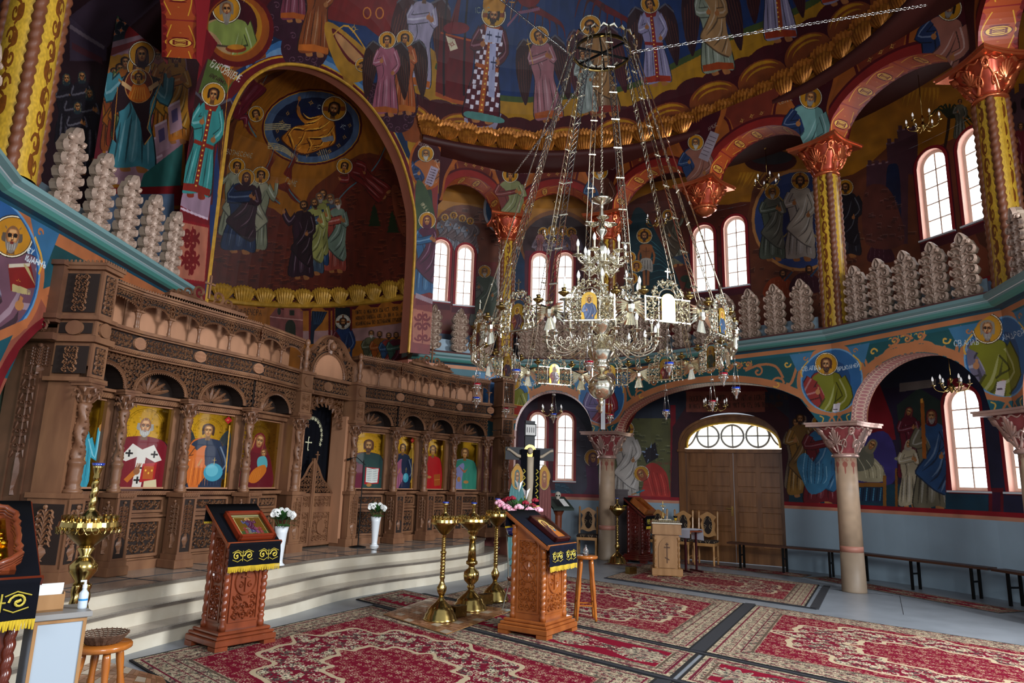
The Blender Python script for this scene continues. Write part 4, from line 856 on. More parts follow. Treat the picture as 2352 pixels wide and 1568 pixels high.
for lay,(stp,rr,up,col) in enumerate(((62,46,28,'4c0e16'),(105,66,8,'4c0e16'),(120,60,-6,'8a4a1e'))):
 for k in range(int(D_[-1] / stp)):
  x,y = along(k * stp + 20); x2,y2 = along(k * stp + 24); a = atan2(y2 - y,x2 - x); nx,ny = sin(a),-cos(a)
  cx,cy = x + nx * up,y + ny * up; cv.ell(cx,cy,rr,rr * .72,col,rot=a)
  if lay == 2:
   for q in (0,1): cv.line([(cx + (rr - 6 - q * 12) * cos(t) * cos(a) - (rr * .7 - 6 - q * 12) * sin(t) * sin(a) * 1,cy + (rr - 6 - q * 12) * cos(t) * sin(a) + (rr * .7 - 6 - q * 12) * sin(t) * cos(a)) for t in np.linspace(pi * 1.15,pi * 1.85,12)],6 - 2 * q,'b8861e',taper=2)
# top reds above the sanctuary arch
cv.poly([(400,-120),(450,130),(500,190),(560,120),(640,60),(1000,-120)],'5c0e14'); cv.poly([(700,-80),(930,-80),(930,40),(905,110),(840,60),(700,30)],'7c1c18')
for q,c_ in enumerate(('24507a','6f8fae','3d6c98','16304f')): cv.line([(560 + 6 * q,175 - 12 * q),(640,130 - 16 * q),(740,150 - 14 * q),(840,215 - 12 * q),(900,300 - 10 * q),(930 + 5 * q,380),(945 + 5 * q,470)],16,c_,sm=True)
for q,c_ in enumerate(('8a4a1c','b87a20','c8b8b8')): cv.line([(470 + 14 * q,210),(540,150 - 14 * q),(610 + 8 * q,120 - 20 * q)],16,c_,sm=True)
cv.poly([(930,370),(948,400),(965,560),(950,640),(935,560)],'b08a30',sm=True)
cv.line([(p[0],p[1]) for p in smooth([(480,640),(474,500),(486,375),(506,250),(556,184),(640,143),(742,163),(838,232),(910,335),(946,450),(952,640)],False,6)],22,'6a0f18')
cv.line([(p[0],p[1]) for p in smooth([(470,640),(464,500),(476,370),(497,240),(550,173),(640,131),(748,152),(846,222),(919,330),(957,450),(962,640)],False,6)],3,'c89a2c')
# clouds with figures
for cx,cy,rx,ry in ((560,40,10,10),(665,40,60,55),(700,110,55,55),(705,150,30,25),(880,245,40,35),(915,275,36,30),(870,215,26,26),(935,240,26,40)):
 cv.ell(cx,cy,rx,ry,'3e1428')
 for t in np.linspace(0,2 * pi,9): cv.line(scroll(cx + rx * .7 * cos(t),cy + ry * .7 * sin(t),9,t,1.2,1,12),1.4,'74505e')
saint(cv,672,50,190,robe='7a3a4a',halo=False,hem='a85a20',ang=.05); saint(cv,718,128,230,robe='8a4a1c',hem='b86a24',ang=.1,halo=False)
for x in (843,872): cv.ell(x,30,10,14,'c07a28'); cv.ell(x,30,7,11,'7a1c18')
cv.poly([(745,55),(775,60),(855,130),(858,165),(815,190),(780,165),(755,110)],'b0842c',sm=True); cv.poly([(762,72),(780,75),(848,140),(846,155),(800,140)],'6a1014',sm=True); cv.poly([(770,85),(782,80),(840,140),(830,152),(800,130)],'b88a5c',sm=True); face(cv,832,150,8,.2,tilt=1.2)
cv.poly([(785,170),(812,190),(808,215),(822,235),(780,215),(795,200)],'a87a28'); cv.line([(765,80),(800,60),(850,130)],3,'c8983c',sm=True)
star(cv,812,66,12,'d8a840')
saint(cv,950,205,240,robe='9a90a4',hem='b0621c',wings='4a1c1c',halo=False,ang=.12,arm='pray')
saint(cv,925,262,190,robe='a85a28',hem='b8702c',wings='3c1c18',turn=-.3,arm='pray',ang=.03); saint(cv,884,266,190,robe='a06070',hem='b0642c',wings='3c1c18',turn=-.3,arm='bless',ang=.03)
cv.poly([(1012,72),(1092,92),(1080,240),(1000,215)],'6a0f18'); cv.line([(1000,215),(1040,232),(1080,240)],7,'a8541e'); cv.line([(1012,75),(1092,95)],3,'a8541e'); cv.poly([(1024,82),(1044,90),(1052,112),(1034,118)],'cfc4a8'); star(cv,1038,102,9,'8a1c1c')
for x,c_ in ((1066,'240a16'),(1020,'2c0d18')): cv.line([(x,220),(x + 14,-60)],8,c_)
cv.line([(1040,70),(1050,20),(1062,-30)],34,'6a1018',taper=1); cv.ell(1048,65,30,14,'7a1420')
cv.poly([(1066,238),(1068,295),(1135,306),(1152,262),(1130,250)],'9a8ea0'); cv.ell(1106,274,32,17,'5c1420'); cv.line([(1066,238),(1068,293),(1134,304)],2,'c8c0d0')
saint(cv,1102,280,270,robe='5c1626',trim='a8581c',hair='3a2014',beard=BEARD['b'],checker=True,ang=.13,flip=1,arm='bless',hal='c89a2c',halo=True,cross=True)
cv.poly([(1075,255),(1150,270),(1150,283),(1072,270)],'5f8c84',sm=True)
cv.poly([(1118,62),(1155,70),(1150,100),(1112,96)],'b4b4cc')
for x,y in ((1124,80),(1144,84)): cv.line([(x - 6,y),(x + 6,y + 2)],2.5,'1c2450'); cv.line([(x + 1,y - 9),(x - 1,y + 12)],2.5,'1c2450')
cv.poly([(1125,100),(1140,100),(1136,225),(1122,222)],'a8a8c4'); cv.line([(1127,143),(1141,145)],2.5,'1c2450'); cv.line([(1134,130),(1132,160)],2.5,'1c2450')
cv.poly([(1112,22),(1160,22),(1152,-15),(1118,-15)],'c08a28',sm=True); cv.line([(1172,45),(1180,-30)],2,'c88a30'); cv.line([(1170,5),(1186,6)],2,'c88a30')
cv.text(1092,30,13,'IС.ХС','8a9488',1.5)
for x in (1215,1380):
 for q in range(9): cv.line([(x + 10,20),(x - 40 + 14 * q,-10 + 8 * q),(x - 60 + 18 * q,40 + 6 * q)],12,('6a1218','4c0c14')[q % 2],sm=True,taper=1)
cv.ell(1215,-5,26,22,'7a1a18'); cv.line([(1165,60),(1190,30),(1240,20)],5,'8a5a70')
saint(cv,1262,278,215,robe='9c6a70',hem='a85a24',wings='3a1418',turn=-.4,ang=-.12,tilt=-.2,arm='pray',item='cross')
saint(cv,1392,268,232,robe='8a6a4c',mantle='9a7448',hem='8a3420',wings='4a1420',turn=-.3,ang=-.17,tilt=-.2,arm='book')
saint(cv,1352,262,150,robe='8f968f',halo=False,ang=-.1)
saint(cv,1512,196,205,robe='9088a4',hem='9c3a20',wings='34131c',turn=-.4,ang=-.1,tilt=-.2,trim='8a2420',arm='bless')
saint(cv,1652,170,240,robe='8f9684',mantle='a8855c',hem='a04a1c',wings='34131c',turn=-.4,ang=-.12,arm='book',halo=True)
saint(cv,1795,95,240,robe='9890a8',hem='a0401c',wings='3c1018',turn=-.3,ang=-.12,trim='a04a20'); saint(cv,1925,10,230,robe='9890a8',hem='a0401c',wings='3c1018',ang=-.2)
# Melchizedek roundel and the left pier
cv.ell(545,68,84,86,'6a0f14'); cv.ell(545,66,74,76,'9a5418'); cv.ell(540,62,62,66,'b07c20'); cv.ell(535,58,56,62,'4a0c18')
cv.clip_pts([(538 + 60 * cos(q),62 + 64 * sin(q)) for q in np.linspace(0,2 * pi,40)[:-1]]); sb(cv,520,22,34,robe='b0906a',mantle='8a9450',hair='8a7a6a',beard=('8a8074',1.),arm='bowl',wid=1.5,turn=.1,cross=False); cv.ell(542,112,24,9,'8a3a18'); cv.ell(542,108,20,6,'c0842c'); cv.cl = None
cv.poly([(380,700),(400,400),(440,150),(470,60),(500,100),(470,160),(500,180),(520,210),(512,260),(488,400),(478,520),(470,700)],'7c1422')
cv.poly([(418,470),(435,330),(452,190),(475,135),(545,165),(512,240),(495,330),(488,470)],'54202a'); cv.poly([(455,215),(478,135),(548,166),(520,215),(500,200)],'5a6a34'); cv.poly([(500,150),(548,166),(525,200)],'9a5a1c')
cv.text(482,152,17,'БЛАГОВѢЩЕНIЕ','cfc8b8',1.7,.5,sp=.02,squeeze=.45); cv.text(480,176,9,'АРХ.ГАВРIИЛЪ','3a2014',1.2,.5,sp=.05,squeeze=.5)
cv.poly([(412,470),(425,428),(485,450),(478,505)],'a08494'); cv.line([(415,478),(478,503)],3,'cfb8c4')
saint(cv,445,452,262,robe='3f8f8c',hem='8a2a1c',trim='8c2c1c',wings='3e1216',turn=.1,ang=.19,arm='bless',wid=.9,feet='8a3420',gold=False); cv.line([(500,448),(526,180)],2,'c88a30')
cv.poly([(398,640),(412,505),(480,520),(470,650)],'b0705a'); cv.line([(398,640),(412,505),(480,520),(470,650),(398,640)],4,'8c1422')
for k in range(4):
 for sx in (-1,1): P = scroll(437 + sx * 9,535 + 25 * k,12,0 if sx > 0 else pi,1.3,sx * (-1)**k,16); cv.line(P,5,'7a1018')
 cv.ell(440,548 + 25 * k,5,9,'7a1018')
cv.line([(443,520),(434,632)],3.5,'7a1018')
# right pier
cv.poly([(929,830),(927,620),(952,430),(975,300),(1012,330),(1004,480),(1004,830)],'8a3a38')
cv.poly([(955,560),(960,440),(975,400),(992,440),(1000,560),(998,680),(957,690)],'3c4a3c'); cv.poly([(957,560),(999,560),(998,700),(955,700)],'7a1c2a')
cv.ell(981,376,42,60,'a85e20'); cv.ell(981,376,36,54,'4a0f1a')
cv.clip_pts([(981 + 36 * cos(q),376 + 54 * sin(q)) for q in np.linspace(0,2 * pi,40)[:-1]]); sb(cv,978,354,19,robe='33466a',mantle='a8683c',hair='7a6a5a',beard=BEARD['w'],wid=1.5); cv.poly([(990,380),(1008,388),(992,430),(975,420)],'a496a4')
for q in range(6): cv.line([(990 - 2 * q,388 + 6 * q),(1002 - 2 * q,392 + 6 * q)],1.1,'4a3038')
cv.cl = None; cv.text(960,332,8,'СВ.ПРК','a89c90',1.1,.4,squeeze=.5); cv.text(998,372,8,'ИСАIА','a89c90',1.1,.3,squeeze=.45)
cv.poly([(955,425),(975,425),(998,490),(995,560),(960,560)],'4c5c40',sm=True); cv.text(966,470,8,'ПР.БЦА','c0b090',1.1,.9,squeeze=.4)
saint(cv,976,680,190,robe='2f5f84',mantle='5c2440',veil='5c2440',turn=-.2,arm='pray',ang=.03,feet='8a2418'); cv.poly([(955,672),(1000,690),(998,700),(954,684)],'a89098')
cv.poly([(948,790),(948,708),(996,718),(996,798)],'b0705a')
for k in range(3):
 for sx in (-1,1): cv.line(scroll(970 + sx * 8,727 + 24 * k,10,0 if sx > 0 else pi,1.3,sx * (-1)**k,16),4.5,'7a1018')
cv.line([(971,716),(970,792)],3.5,'7a1018')
cv.noise(.08,14,8)
# ======== apse: Ascension above, Communion below ===========================
cv_apse = Cv('fresco_apse',2000,1300,(-90,90,.3,AH + AC),'a0681a',mp_apse,1.5); cv = cv_apse
cv.poly([(440,450),(500,330),(520,250),(580,190),(660,160),(560,240),(520,400),(500,480)],'6c3a20',sm=True)
cv.poly([(700,470),(760,400),(850,350),(930,420),(960,640),(700,660)],'74391e',sm=True)
rocks(cv,[(430,650),(470,520),(600,470),(700,520),(780,420),(860,360),(960,480),(970,680),(700,720),(430,700)],520,21,'6a2c1a','4a1c12','8e4a2c',20,10)
rocks(cv,[(900,430),(915,428),(930,470),(945,530),(925,540),(905,480)],30,22,'8a4a30','4a1c12','b87a50',12,6)
for x,y in ((860,505),(902,520)):
 for q in range(5): cv.poly([(x - 14 + 2 * q,y + 14 - 10 * q),(x,y - 12 - 6 * q),(x + 16 - 2 * q,y + 14 - 8 * q)],'25381c')
cv.ell(717,291,116,88,'5c1016',rot=-.05); cv.ell(717,291,112,84,'c09030',rot=-.05); cv.ell(717,291,110,82,'566a86',rot=-.05); cv.ell(719,291,94,68,'1b2848',rot=-.05); cv.ell(722,292,70,48,'14204a',rot=-.05)
for x,y in ((715,235),(661,260),(648,280),(637,300),(638,320),(792,314),(804,287),(778,334),(757,347),(733,353),(706,355),(684,350)): star(cv,x,y,7,'d0a050',8)
for q in range(4): cv.line([(608,285 + 4 * q),(640,283 + 4 * q),(668,286 + 4 * q)],1.6,'b8a880'); cv.line([(615,328 + 4 * q),(650,335 + 4 * q),(685,365 + 2 * q)],1.6,'b8a880',sm=True); cv.line([(733 + 5 * q,342),(742 + 5 * q,366)],1.6,'b8a880')
G = [(686,240),(692,262),(705,272),(740,262),(765,270),(772,300),(770,330),(735,345),(700,355),(672,345),(645,320),(655,305),(675,290),(700,285),(690,275),(680,255)]
cv.poly([(p[0],p[1]) for p in G],'5c2c0c',sm=True); cv.poly([(718 + (p[0] - 718) * .95,300 + (p[1] - 300) * .95) for p in G],'c07c24',sm=True)
r_ = random.Random(5)
for P in ([(760,274),(735,295),(700,300)],[(766,290),(745,315),(705,318)],[(700,300),(672,296),(655,318)],[(700,300),(690,325),(675,342)],[(705,318),(712,335),(705,350)],[(660,306),(668,325),(672,342)],[(745,315),(735,335),(715,347)],[(760,300),(765,320),(755,335)],[(740,266),(722,280),(700,285)],[(692,262),(706,274),(730,270)]):
 cv.line(P,3.4,'4a2008',sm=True,taper=2); cv.line([(p[0] + 4,p[1] - 3) for p in P],2.4,'f0b850',sm=True,taper=2)
for q in range(24):
 x,y = r_.uniform(655,765),r_.uniform(275,342); a = r_.uniform(.2,1.2); L = r_.uniform(10,26)
 if (x - 715)**2 / 55**2 + (y - 308)**2 / 34**2 < 1: cv.line([(x,y),(x - L * cos(a) * .6,y + L * sin(a) * .5),(x - L * cos(a),y + L * sin(a) * .7)],1.8,('f0b048','6a340e')[q % 2],taper=2)
cv.line([(690,262),(684,242),(688,228)],5,'a87243'); cv.ell(688,226,4,6,'a87243'); face(cv,768,250,14,-.2,beard=BEARD['d'],cross=True,hair='2a1510',halr=2.0,tilt=.2); cv.poly([(738,316),(765,310),(768,322),(742,326)],'8a8a90')
cv.text(728,247,9,'IС','a8b0b0',1.2,.3); cv.text(782,292,9,'ХС','a8b0b0',1.2,.4)
def flyer(x,y,H,ang,robe,fx,fy,wa,wl=70):
 for a in wa: wings_fly(cv,x,y,wl,a)
 saint(cv,x + .5 * H * cos(ang) * 1,y + .5 * H * sin(ang),H,ang=ang - pi / 2,robe=robe,halo=False,wid=1.2,arm='point'); face(cv,fx,fy,9,-.2,tilt=ang * .3)
flyer(560,235,120,-.9,'7a2438',588,262,(-.6,1.5),85)
flyer(838,408,130,.7,'7a2420',792,382,(-.7,2.7),85)
for x,c_ in ((602,385),(652,405)): wings_fly(cv,x,400,75,-.9); wings_fly(cv,x + 5,420,60,1.2)
saint(cv,528,545,180,robe='8a8c74',mantle='9a9a84',turn=.3,ang=.1,arm='point'); saint(cv,582,575,190,robe='8a8c74',mantle='a09c84',turn=-.3,ang=.1,arm='orant',flip=-1)
saint(cv,545,580,190,robe='22365a',mantle='3c1626',veil='3c1626',ang=.12,arm='pray',wid=1.35)
for x,y,H,ro,ma,b,hr in ((735,600,170,'5a6a5a','8c8a50','d','4a2a1c'),(752,610,170,'8a3a34','4a5a6a','g','6a5a4c'),(768,625,175,'9a4a3c','7a8a7a','w','7a6a5c'),(727,612,175,'24466a','8c8a50','g','6a5a50'),(715,630,180,'4a5a6a','9c9a5c','d','5a4434'),(690,640,185,'3a1a2a','30141f','d','3a2418')):
 saint(cv,x,y,H,robe=ro,mantle=ma,hair=hr,beard=BEARD[b],halo=False,turn=-.4,ang=.05,arm='pray' if x > 700 else 'point',tilt=-.2)
for x in (680,700,748,765): pass
cv.text(519,352,11,'ВОЗНЕСЕНIЕ','a8a494',1.1,.18,squeeze=.5); cv.text(655,418,12,'ГДНЕ','a8a494',1.1,.4,squeeze=.5)
# zone under the cornice
cv.poly([(440,655),(600,690),(760,705),(880,680),(960,640),(960,900),(440,900)],'a86c28')
for k in range(9):
 x0,x1 = 470 + 52 * k,522 + 52 * k; yb = lambda x: 668 + 30 * (1 - ((x - 720) / 260)**2); cv.poly([(x0,yb(x0) - 14),(x1,yb(x1) - 14),(x1,yb(x1)),((x0 + x1) / 2 + 8,yb((x0 + x1) / 2) + 16),((x0 + x1) / 2 - 8,yb((x0 + x1) / 2) + 16),(x0,yb(x0))],'5a0f1c'); cv.line([(x0,yb(x0) - 6),((x0 + x1) / 2,yb((x0 + x1) / 2) + 8),(x1,yb(x1) - 6)],2,'8a2a38',sm=True)
cv.poly([(460,735),(640,760),(930,740),(930,770),(640,790),(460,770)],'a88480'); cv.poly([(460,770),(640,790),(640,900),(460,900)],'7a4a44')
cv.poly([(620,725),(636,706),(652,712),(696,714),(696,780),(620,780)],'8a5450'); cv.rect(652,704,690,735,'9a6058'); cv.ell(667,752,12,18,'34382c'); cv.rect(655,752,679,780,'34382c'); cv.rect(665,712,676,724,'34382c'); cv.ell(641,715,4,8,'34382c'); cv.line([(620,727),(696,735)],2,'c89a90')
for x in (712,757,766,806): cv.line([(x,700),(x,790)],6,'6a1220')
cv.poly([(716,714),(752,716),(740,740),(722,760),(720,790),(712,790)],'16283c')
for q in range(5): cv.line([(720 + 7 * q,716),(722 + 3 * q,745)],1.5,'34506a')
cv.rect(770,706,804,770,'16222e'); cv.text(772,709,7,'IС.ХС','3a1c14',1.)
saint(cv,788,890,165,robe='6a1a24',mantle='24406a',beard=BEARD['d'],cross=True,hair='2e1a12',hal='c8c4b8')
cv.text(560,722,14,'ВЕЧЕРѦ'.replace('Ѧ','А'),'3a2010',1.6,.08,squeeze=.42)
for q,t in enumerate(('ПIЙТЕ О НЕѦ ВСИ СIѦ ЕСТЬ КРОВЬ МОѦ','НОВАГО ЗАВѢТА ѨЖЕ ЗА ВЫ И ЗА МНОГИ','ИЗЛИВАЕМАѦ ВО ОСТАВЛЕНIЕ ГРѢХОВЪ')): cv.text(818,722 + 13 * q,8.5,t.replace('Ѧ','Я').replace('Ѩ','Я').replace('Ы','И'),'34200e',1.15,-.1,squeeze=.36,sp=.1)
for x,y,ro,ma,b in ((853,880,'5c5c44','6a6a50','w'),(872,882,'a0561c','8a5a20','d'),(893,885,'2f5070','8a3a34','d'),(910,884,'3c5c50','5c1c34','d')): saint(cv,x,y,125,robe=ro,mantle=ma,beard=BEARD[b],halo=False,turn=-.3,hair='5a4434',arm='pray',wid=1.2)
cv.noise(.1,16,9)
# ======== painted shafts ==================================================
def shaft_cv():
 cv = Cv('painted_shaft',1024,1024,(0,4,0,1),'b8902c',None,1.); cv.k = 256.
 for f in range(5):
  x = f
  for k in range(6):
   y = (k + .5) / 6; s = 1 if k % 2 else -1; h = 1 / 6
   cv.line([(x + p[0] * s,y + p[1] / 3) for p in smooth([(-.02,-.24),(.1,-.12),(.06,0),(-.08,.06),(-.1,.16),(.02,.24)],False,4)],.05,'6a3a12')
   cv.line([(x + s * (.03 + (p[0])),y + (p[1]) / 3) for p in scroll(.02,.12,.12,0,1.2,1,14)],.055,'6a3a12'); cv.line([(x - s * (.03 + (p[0])),y + (p[1]) / 3) for p in scroll(.02,-.1,.11,pi,1.2,1,14)],.05,'6a3a12')
   cv.poly([(x + s * p[0],y + p[1] / 3) for p in ((0,-.05),(.14,.0),(.16,-.14),(.05,-.2))],'6a3a12',sm=True); cv.poly([(x - s * p[0],y + p[1] / 3) for p in ((0,.02),(.13,.06),(.1,.2),(.02,.14))],'6a3a12',sm=True)
 cv.noise(.12,8,3); return cv
cvs = shaft_cv(); upc_mat = cvs.material(.32,coat=.1)
for l in list(upc_mat.node_tree.nodes): pass
cv = Cv('tan_shaft',512,512,(0,1,0,1),'b3977c',None,1.); cv.k = 512.
for k in range(8):
 x = (k + .5) / 8
 for sx in (-1,1):
  cv.line([(x + sx * p[0],1 - p[1]) for p in scroll(.028,.035,.022,0 if sx > 0 else pi,1.2,sx,12)],.008,'9a5a4c'); cv.poly([(x + sx * p[0],1 - p[1]) for p in ((0,.06),(.03,.07),(.035,.1),(.01,.12))],'9a5a4c',sm=True)
 cv.poly([(x - .008,.94),(x + .008,.94),(x + .012,.84),(x,.80),(x - .012,.84)],'9a5a4c',sm=True)
cv.noise(.05,30,2); col_mat = cv.material(.45)
# ------------------------------------------------------------------ structure
def struct(name,mb,mats,parent=None,smooth=None):
 o = mb.build(name,mats,parent,smooth)
 if parent is None: o['kind'] = 'structure'
 return o
def wallgrid(S_,lo,hi,holes,pos,uvf,vs=1):
 """vertical strips with arched holes; holes: (s0, s1, bottom, top(s))"""
 mb = MB(); mb.uv = []
 ss = set(S_)
 for h in holes:
  for t in np.linspace(h[0],h[1],15): ss.add(float(t))
 ss = sorted(s for s in ss if S_[0] - 1e-6 <= s <= S_[-1] + 1e-6)
 for a,b in zip(ss,ss[1:]):
  if b - a < 1e-6: continue
  m = (a + b) / 2; act = sorted([h for h in holes if h[0] < m < h[1]],key=lambda h: h[2] if not callable(h[2]) else h[2](m))
  cuts = [(lo(a),lo(b))]
  for h in act:
   bt = h[2] if callable(h[2]) else (lambda s,q=h[2]: q); cuts += [(bt(a),bt(b)),(h[3](a),h[3](b))]
  cuts.append((hi(a),hi(b)))
  for i in range(0,len(cuts),2):
   (a0,b0),(a1,b1) = cuts[i],cuts[i + 1]
   if a1 - a0 < 1e-5 and b1 - b0 < 1e-5: continue
   n = max(1,int(math.ceil(max(a1 - a0,b1 - b0) / vs)))
   for k in range(n):
    t0,t1 = k / n,(k + 1) / n; q = [(a,a0 + (a1 - a0) * t0),(b,b0 + (b1 - b0) * t0),(b,b0 + (b1 - b0) * t1),(a,a0 + (a1 - a0) * t1)]
    mb.uv += [uvf(*p) for p in q]; mb.add([pos(*p) for p in q],[(0,1,2,3)])
 return mb
def win_hole(az,h0,h1,half=1.25):
 r = radians(half) * RW
 return (az - half,az + half,h0,lambda s,az=az,h1=h1,r=r: h1 - r + sqrt(max(0,r * r - (radians(s - az) * RW)**2)))
# floor and platform
mb = MB(); mb.box((.5,6.5,-.05),(24,26,.1)); fl = struct('floor',mb,M['tile'])
mb = MB()
for (x,y,x2,y2) in ((6.0,10.9,5.15,9.3),(2.1,13.4,5.9,10.9)): mb.tube([(x,y,.0),(x2,y2,.0)],.004,4)
struct('floor_joint',mb,M['rubber'])
# solea: three curved marble steps
ARC_PTS = [(-4.6,3.2),(-3.75,4.3),(-3.42,5.3),(-3.2,6.31),(-2.86,7.28),(-2.46,7.98),(-2.1,9.1),(-1.62,9.95),(-1.04,10.72),(-.42,11.7),(-.02,12.55),(.12,13.6)]
def soff(d): return offset(smooth(ARC_PTS,False,4),d)
pl = empty('solea_steps',(0,0,0)); pl['kind'] = 'structure'
for k in range(3):
 P0 = soff(.27 * k); top = .15 * (k + 1); back = [(-2.2,14.6),(-6.5,12.5),(-6.5,3.2)]
 mb = MB(); mb.slab((P0 + back)[::-1],.15 * k,top - .028); struct('riser',mb,M['riser'],pl)
 P1 = soff(.27 * k - .025); mb = MB(); mb.slab((P1 + back)[::-1],top - .028,top); struct('tread' if k < 2 else 'platform_paving',mb,M['marble'],pl)
 mb = MB(); P = P1
 for i in range(len(P) - 1):
  a,b = P[i],P[i + 1]; c = offset(P,.05)[i:i + 2]; mb.add([(a[0],a[1],top - .026),(b[0],b[1],top - .026),(b[0],b[1],top + .0015),(a[0],a[1],top + .0015),(c[0][0],c[0][1],top + .0015),(c[1][0],c[1][1],top + .0015)],[(0,1,2,3),(3,2,5,4)])
 struct('nosing',mb,M['nosing'],pl)
# joints of the platform paving
mb = MB()
for d in (.95,):
 P = soff(d)[4:-2]; mb.tube([(p[0],p[1],.4505) for p in P],.004,4)
Pa,Pb = soff(.54),soff(1.7)
for i in range(6,len(Pa) - 2,3): mb.tube([(Pa[i][0],Pa[i][1],.4505),(Pb[i][0],Pb[i][1],.4505)],.004,4)
struct('paving_joint',mb,M['rubber'],pl)
# outer wall with its painting
owm = cv_low.material(.5); owu = cv_up.material(.55)
holes = [win_hole(*w) for w in LO_WIN]
DA, DB = (3.80, 15.28), (5.75, 14.17)         # door wall plane, left and right foot
posw = lambda s,v: (CC[0] + prof_at(OW_PROF,v)[0] * sin(radians(s)),CC[1] + prof_at(OW_PROF,v)[0] * cos(radians(s)),prof_at(OW_PROF,v)[1])
DH = lambda s: 2.33 + .78 * max(.02,1 - ((s - 35.35) / 8.3)**2)**.42
holes.append((27.1,43.6,1.16,DH))
mbw = wallgrid(list(np.arange(-26,112.1,3)),lambda s: 1.16,lambda s: 4.05,holes,posw,cv_low.uv,9)
struct('wall_round',mbw,owm)
mb = wallgrid(list(np.arange(-26,112.1,3)),lambda s: 0.,lambda s: 1.16,[(27.1,43.6,0.,lambda s: 1.16)],posw,cv_low.uv,9)
struct('wall_dado',mb,M['dado'])
holes = [win_hole(*w) for w in UP_WIN]
struct('wall_gallery',wallgrid(list(np.arange(-26,112.1,2)),lambda s: 4.05,lambda s: 7.75,holes,posw,cv_up.uv,9),owu)
struct('ceiling_vault',wallgrid(list(np.arange(-26,112.1,2)),lambda s: 7.75,lambda s: 9.6,[],posw,cv_up.uv,.24),owu,None,True)
# gallery of the left side
holes = [win_hole(WLZ,6.3,8.3,1.7)]
_ml = cv_left.material(.55)
struct('wall_left_gallery',wallgrid(list(np.arange(-141,-71,3.)),lambda s: 4.05,lambda s: 8.4,holes,lambda s,v: pol(s,RW,v),cv_left.uv,9),_ml)
struct('ceiling_left',wallgrid(list(np.arange(-141,-71,3.)),lambda s: 8.4,lambda s: 9.7,[],lambda s,v: pol(s,RW - (v - 8.4) * 1.5,min(v,9.5)),cv_left.uv,.5),_ml,None,True)
posm = lambda s,v: pol(s,7.0,v)
struct('wall_mother',wallgrid([-80.5,-78,-76,-74,-72,-70,-68,-66,-64,-62],lambda s: 4.05,lambda s: 9.4,[],posm,cv_mary.uv,9),cv_mary.material(.55))
# window joinery
def window(n,az,h0,h1,half=1.25,rows=5,depth=.11):
 o = empty('window_%d' % n,pol(az,RW,h0),-radians(az)); o['kind'] = 'structure'
 w_ = radians(half) * RW; H = h1 - h0
 # local frame: x to the viewer's right, y outward
 def loop(g,n_=16,zb=0):
  r = w_ - g; return [(-r,zb),(r,zb)] + [(r * cos(t),H - w_ + r * sin(t)) for t in np.linspace(0,pi,n_)]
 L0 = loop(-.004)
 mb = MB()
 N = len(L0)
 for i in range(N):
  a,b = L0[i],L0[(i + 1) % N]; mb.add([(a[0],-.01,a[1]),(b[0],-.01,b[1]),(b[0],depth + .12,b[1]),(a[0],depth + .12,a[1])],[(0,1,2,3)])
 struct('reveal',mb,M['salmon'],o)
 mb = MB(); A,B = loop(-.055,zb=-.05),loop(0)
 for i in range(N):
  a,b,c,d = A[i],A[(i + 1) % N],B[(i + 1) % N],B[i]; mb.add([(a[0],-.012,a[1]),(b[0],-.012,b[1]),(c[0],-.012,c[1]),(d[0],-.012,d[1])],[(0,3,2,1)])
 struct('red_border',mb,M['redp'],o)
 mb = MB(); A,B = loop(0),loop(.05,zb=.05)
 for i in range(N):
  a,b,c,d = A[i],A[(i + 1) % N],B[(i + 1) % N],B[i]
  mb.add([(a[0],depth,a[1]),(b[0],depth,b[1]),(c[0],depth,c[1]),(d[0],depth,d[1]),(c[0],depth + .05,c[1]),(d[0],depth + .05,d[1])],[(0,3,2,1),(3,5,4,2)])
 mb.box((0,depth + .025,H / 2),(.024,.04,H - .04))
 ys = [(H - .1) * k / rows + .05 for k in range(1,rows)]
 for y_ in ys: mb.box((0,depth + .025,y_),(2 * w_ - .06,.04,.022))
 struct('frame',mb,M['sash'],o)
 mb = MB(); mb.box((0,.04,-.02),(2 * w_ + .12,.2,.03)); struct('sill',mb,M['white'],o)
 zs = [.045] + ys + [H - .045]; xs = lambda z: w_ - .045 if z < H - w_ else sqrt(max(0,(w_ - .04)**2 - (z - H + w_)**2))
 for k in range(rows):
  for sx in (-1,1):
   z0,z1 = zs[k] + .008,zs[k + 1] - .008; pts = [(0.01,z0)] + [(xs(z),z) for z in np.linspace(z0,z1,7 if z1 > H - w_ else 2)] + [(0.01,z1)]
   pts = [(sx * p[0],p[1]) for p in pts]; mb = MB(); mb.add([(p[0],depth + .035,p[1]) for p in pts],[tuple(range(len(pts)))[::sx]]); struct('pane',mb,M['pane'],o)
i = 1
for w_ in UP_WIN + LO_WIN: window(i,*w_); i += 1
window(i,WLZ,6.3,8.3,1.7,6)
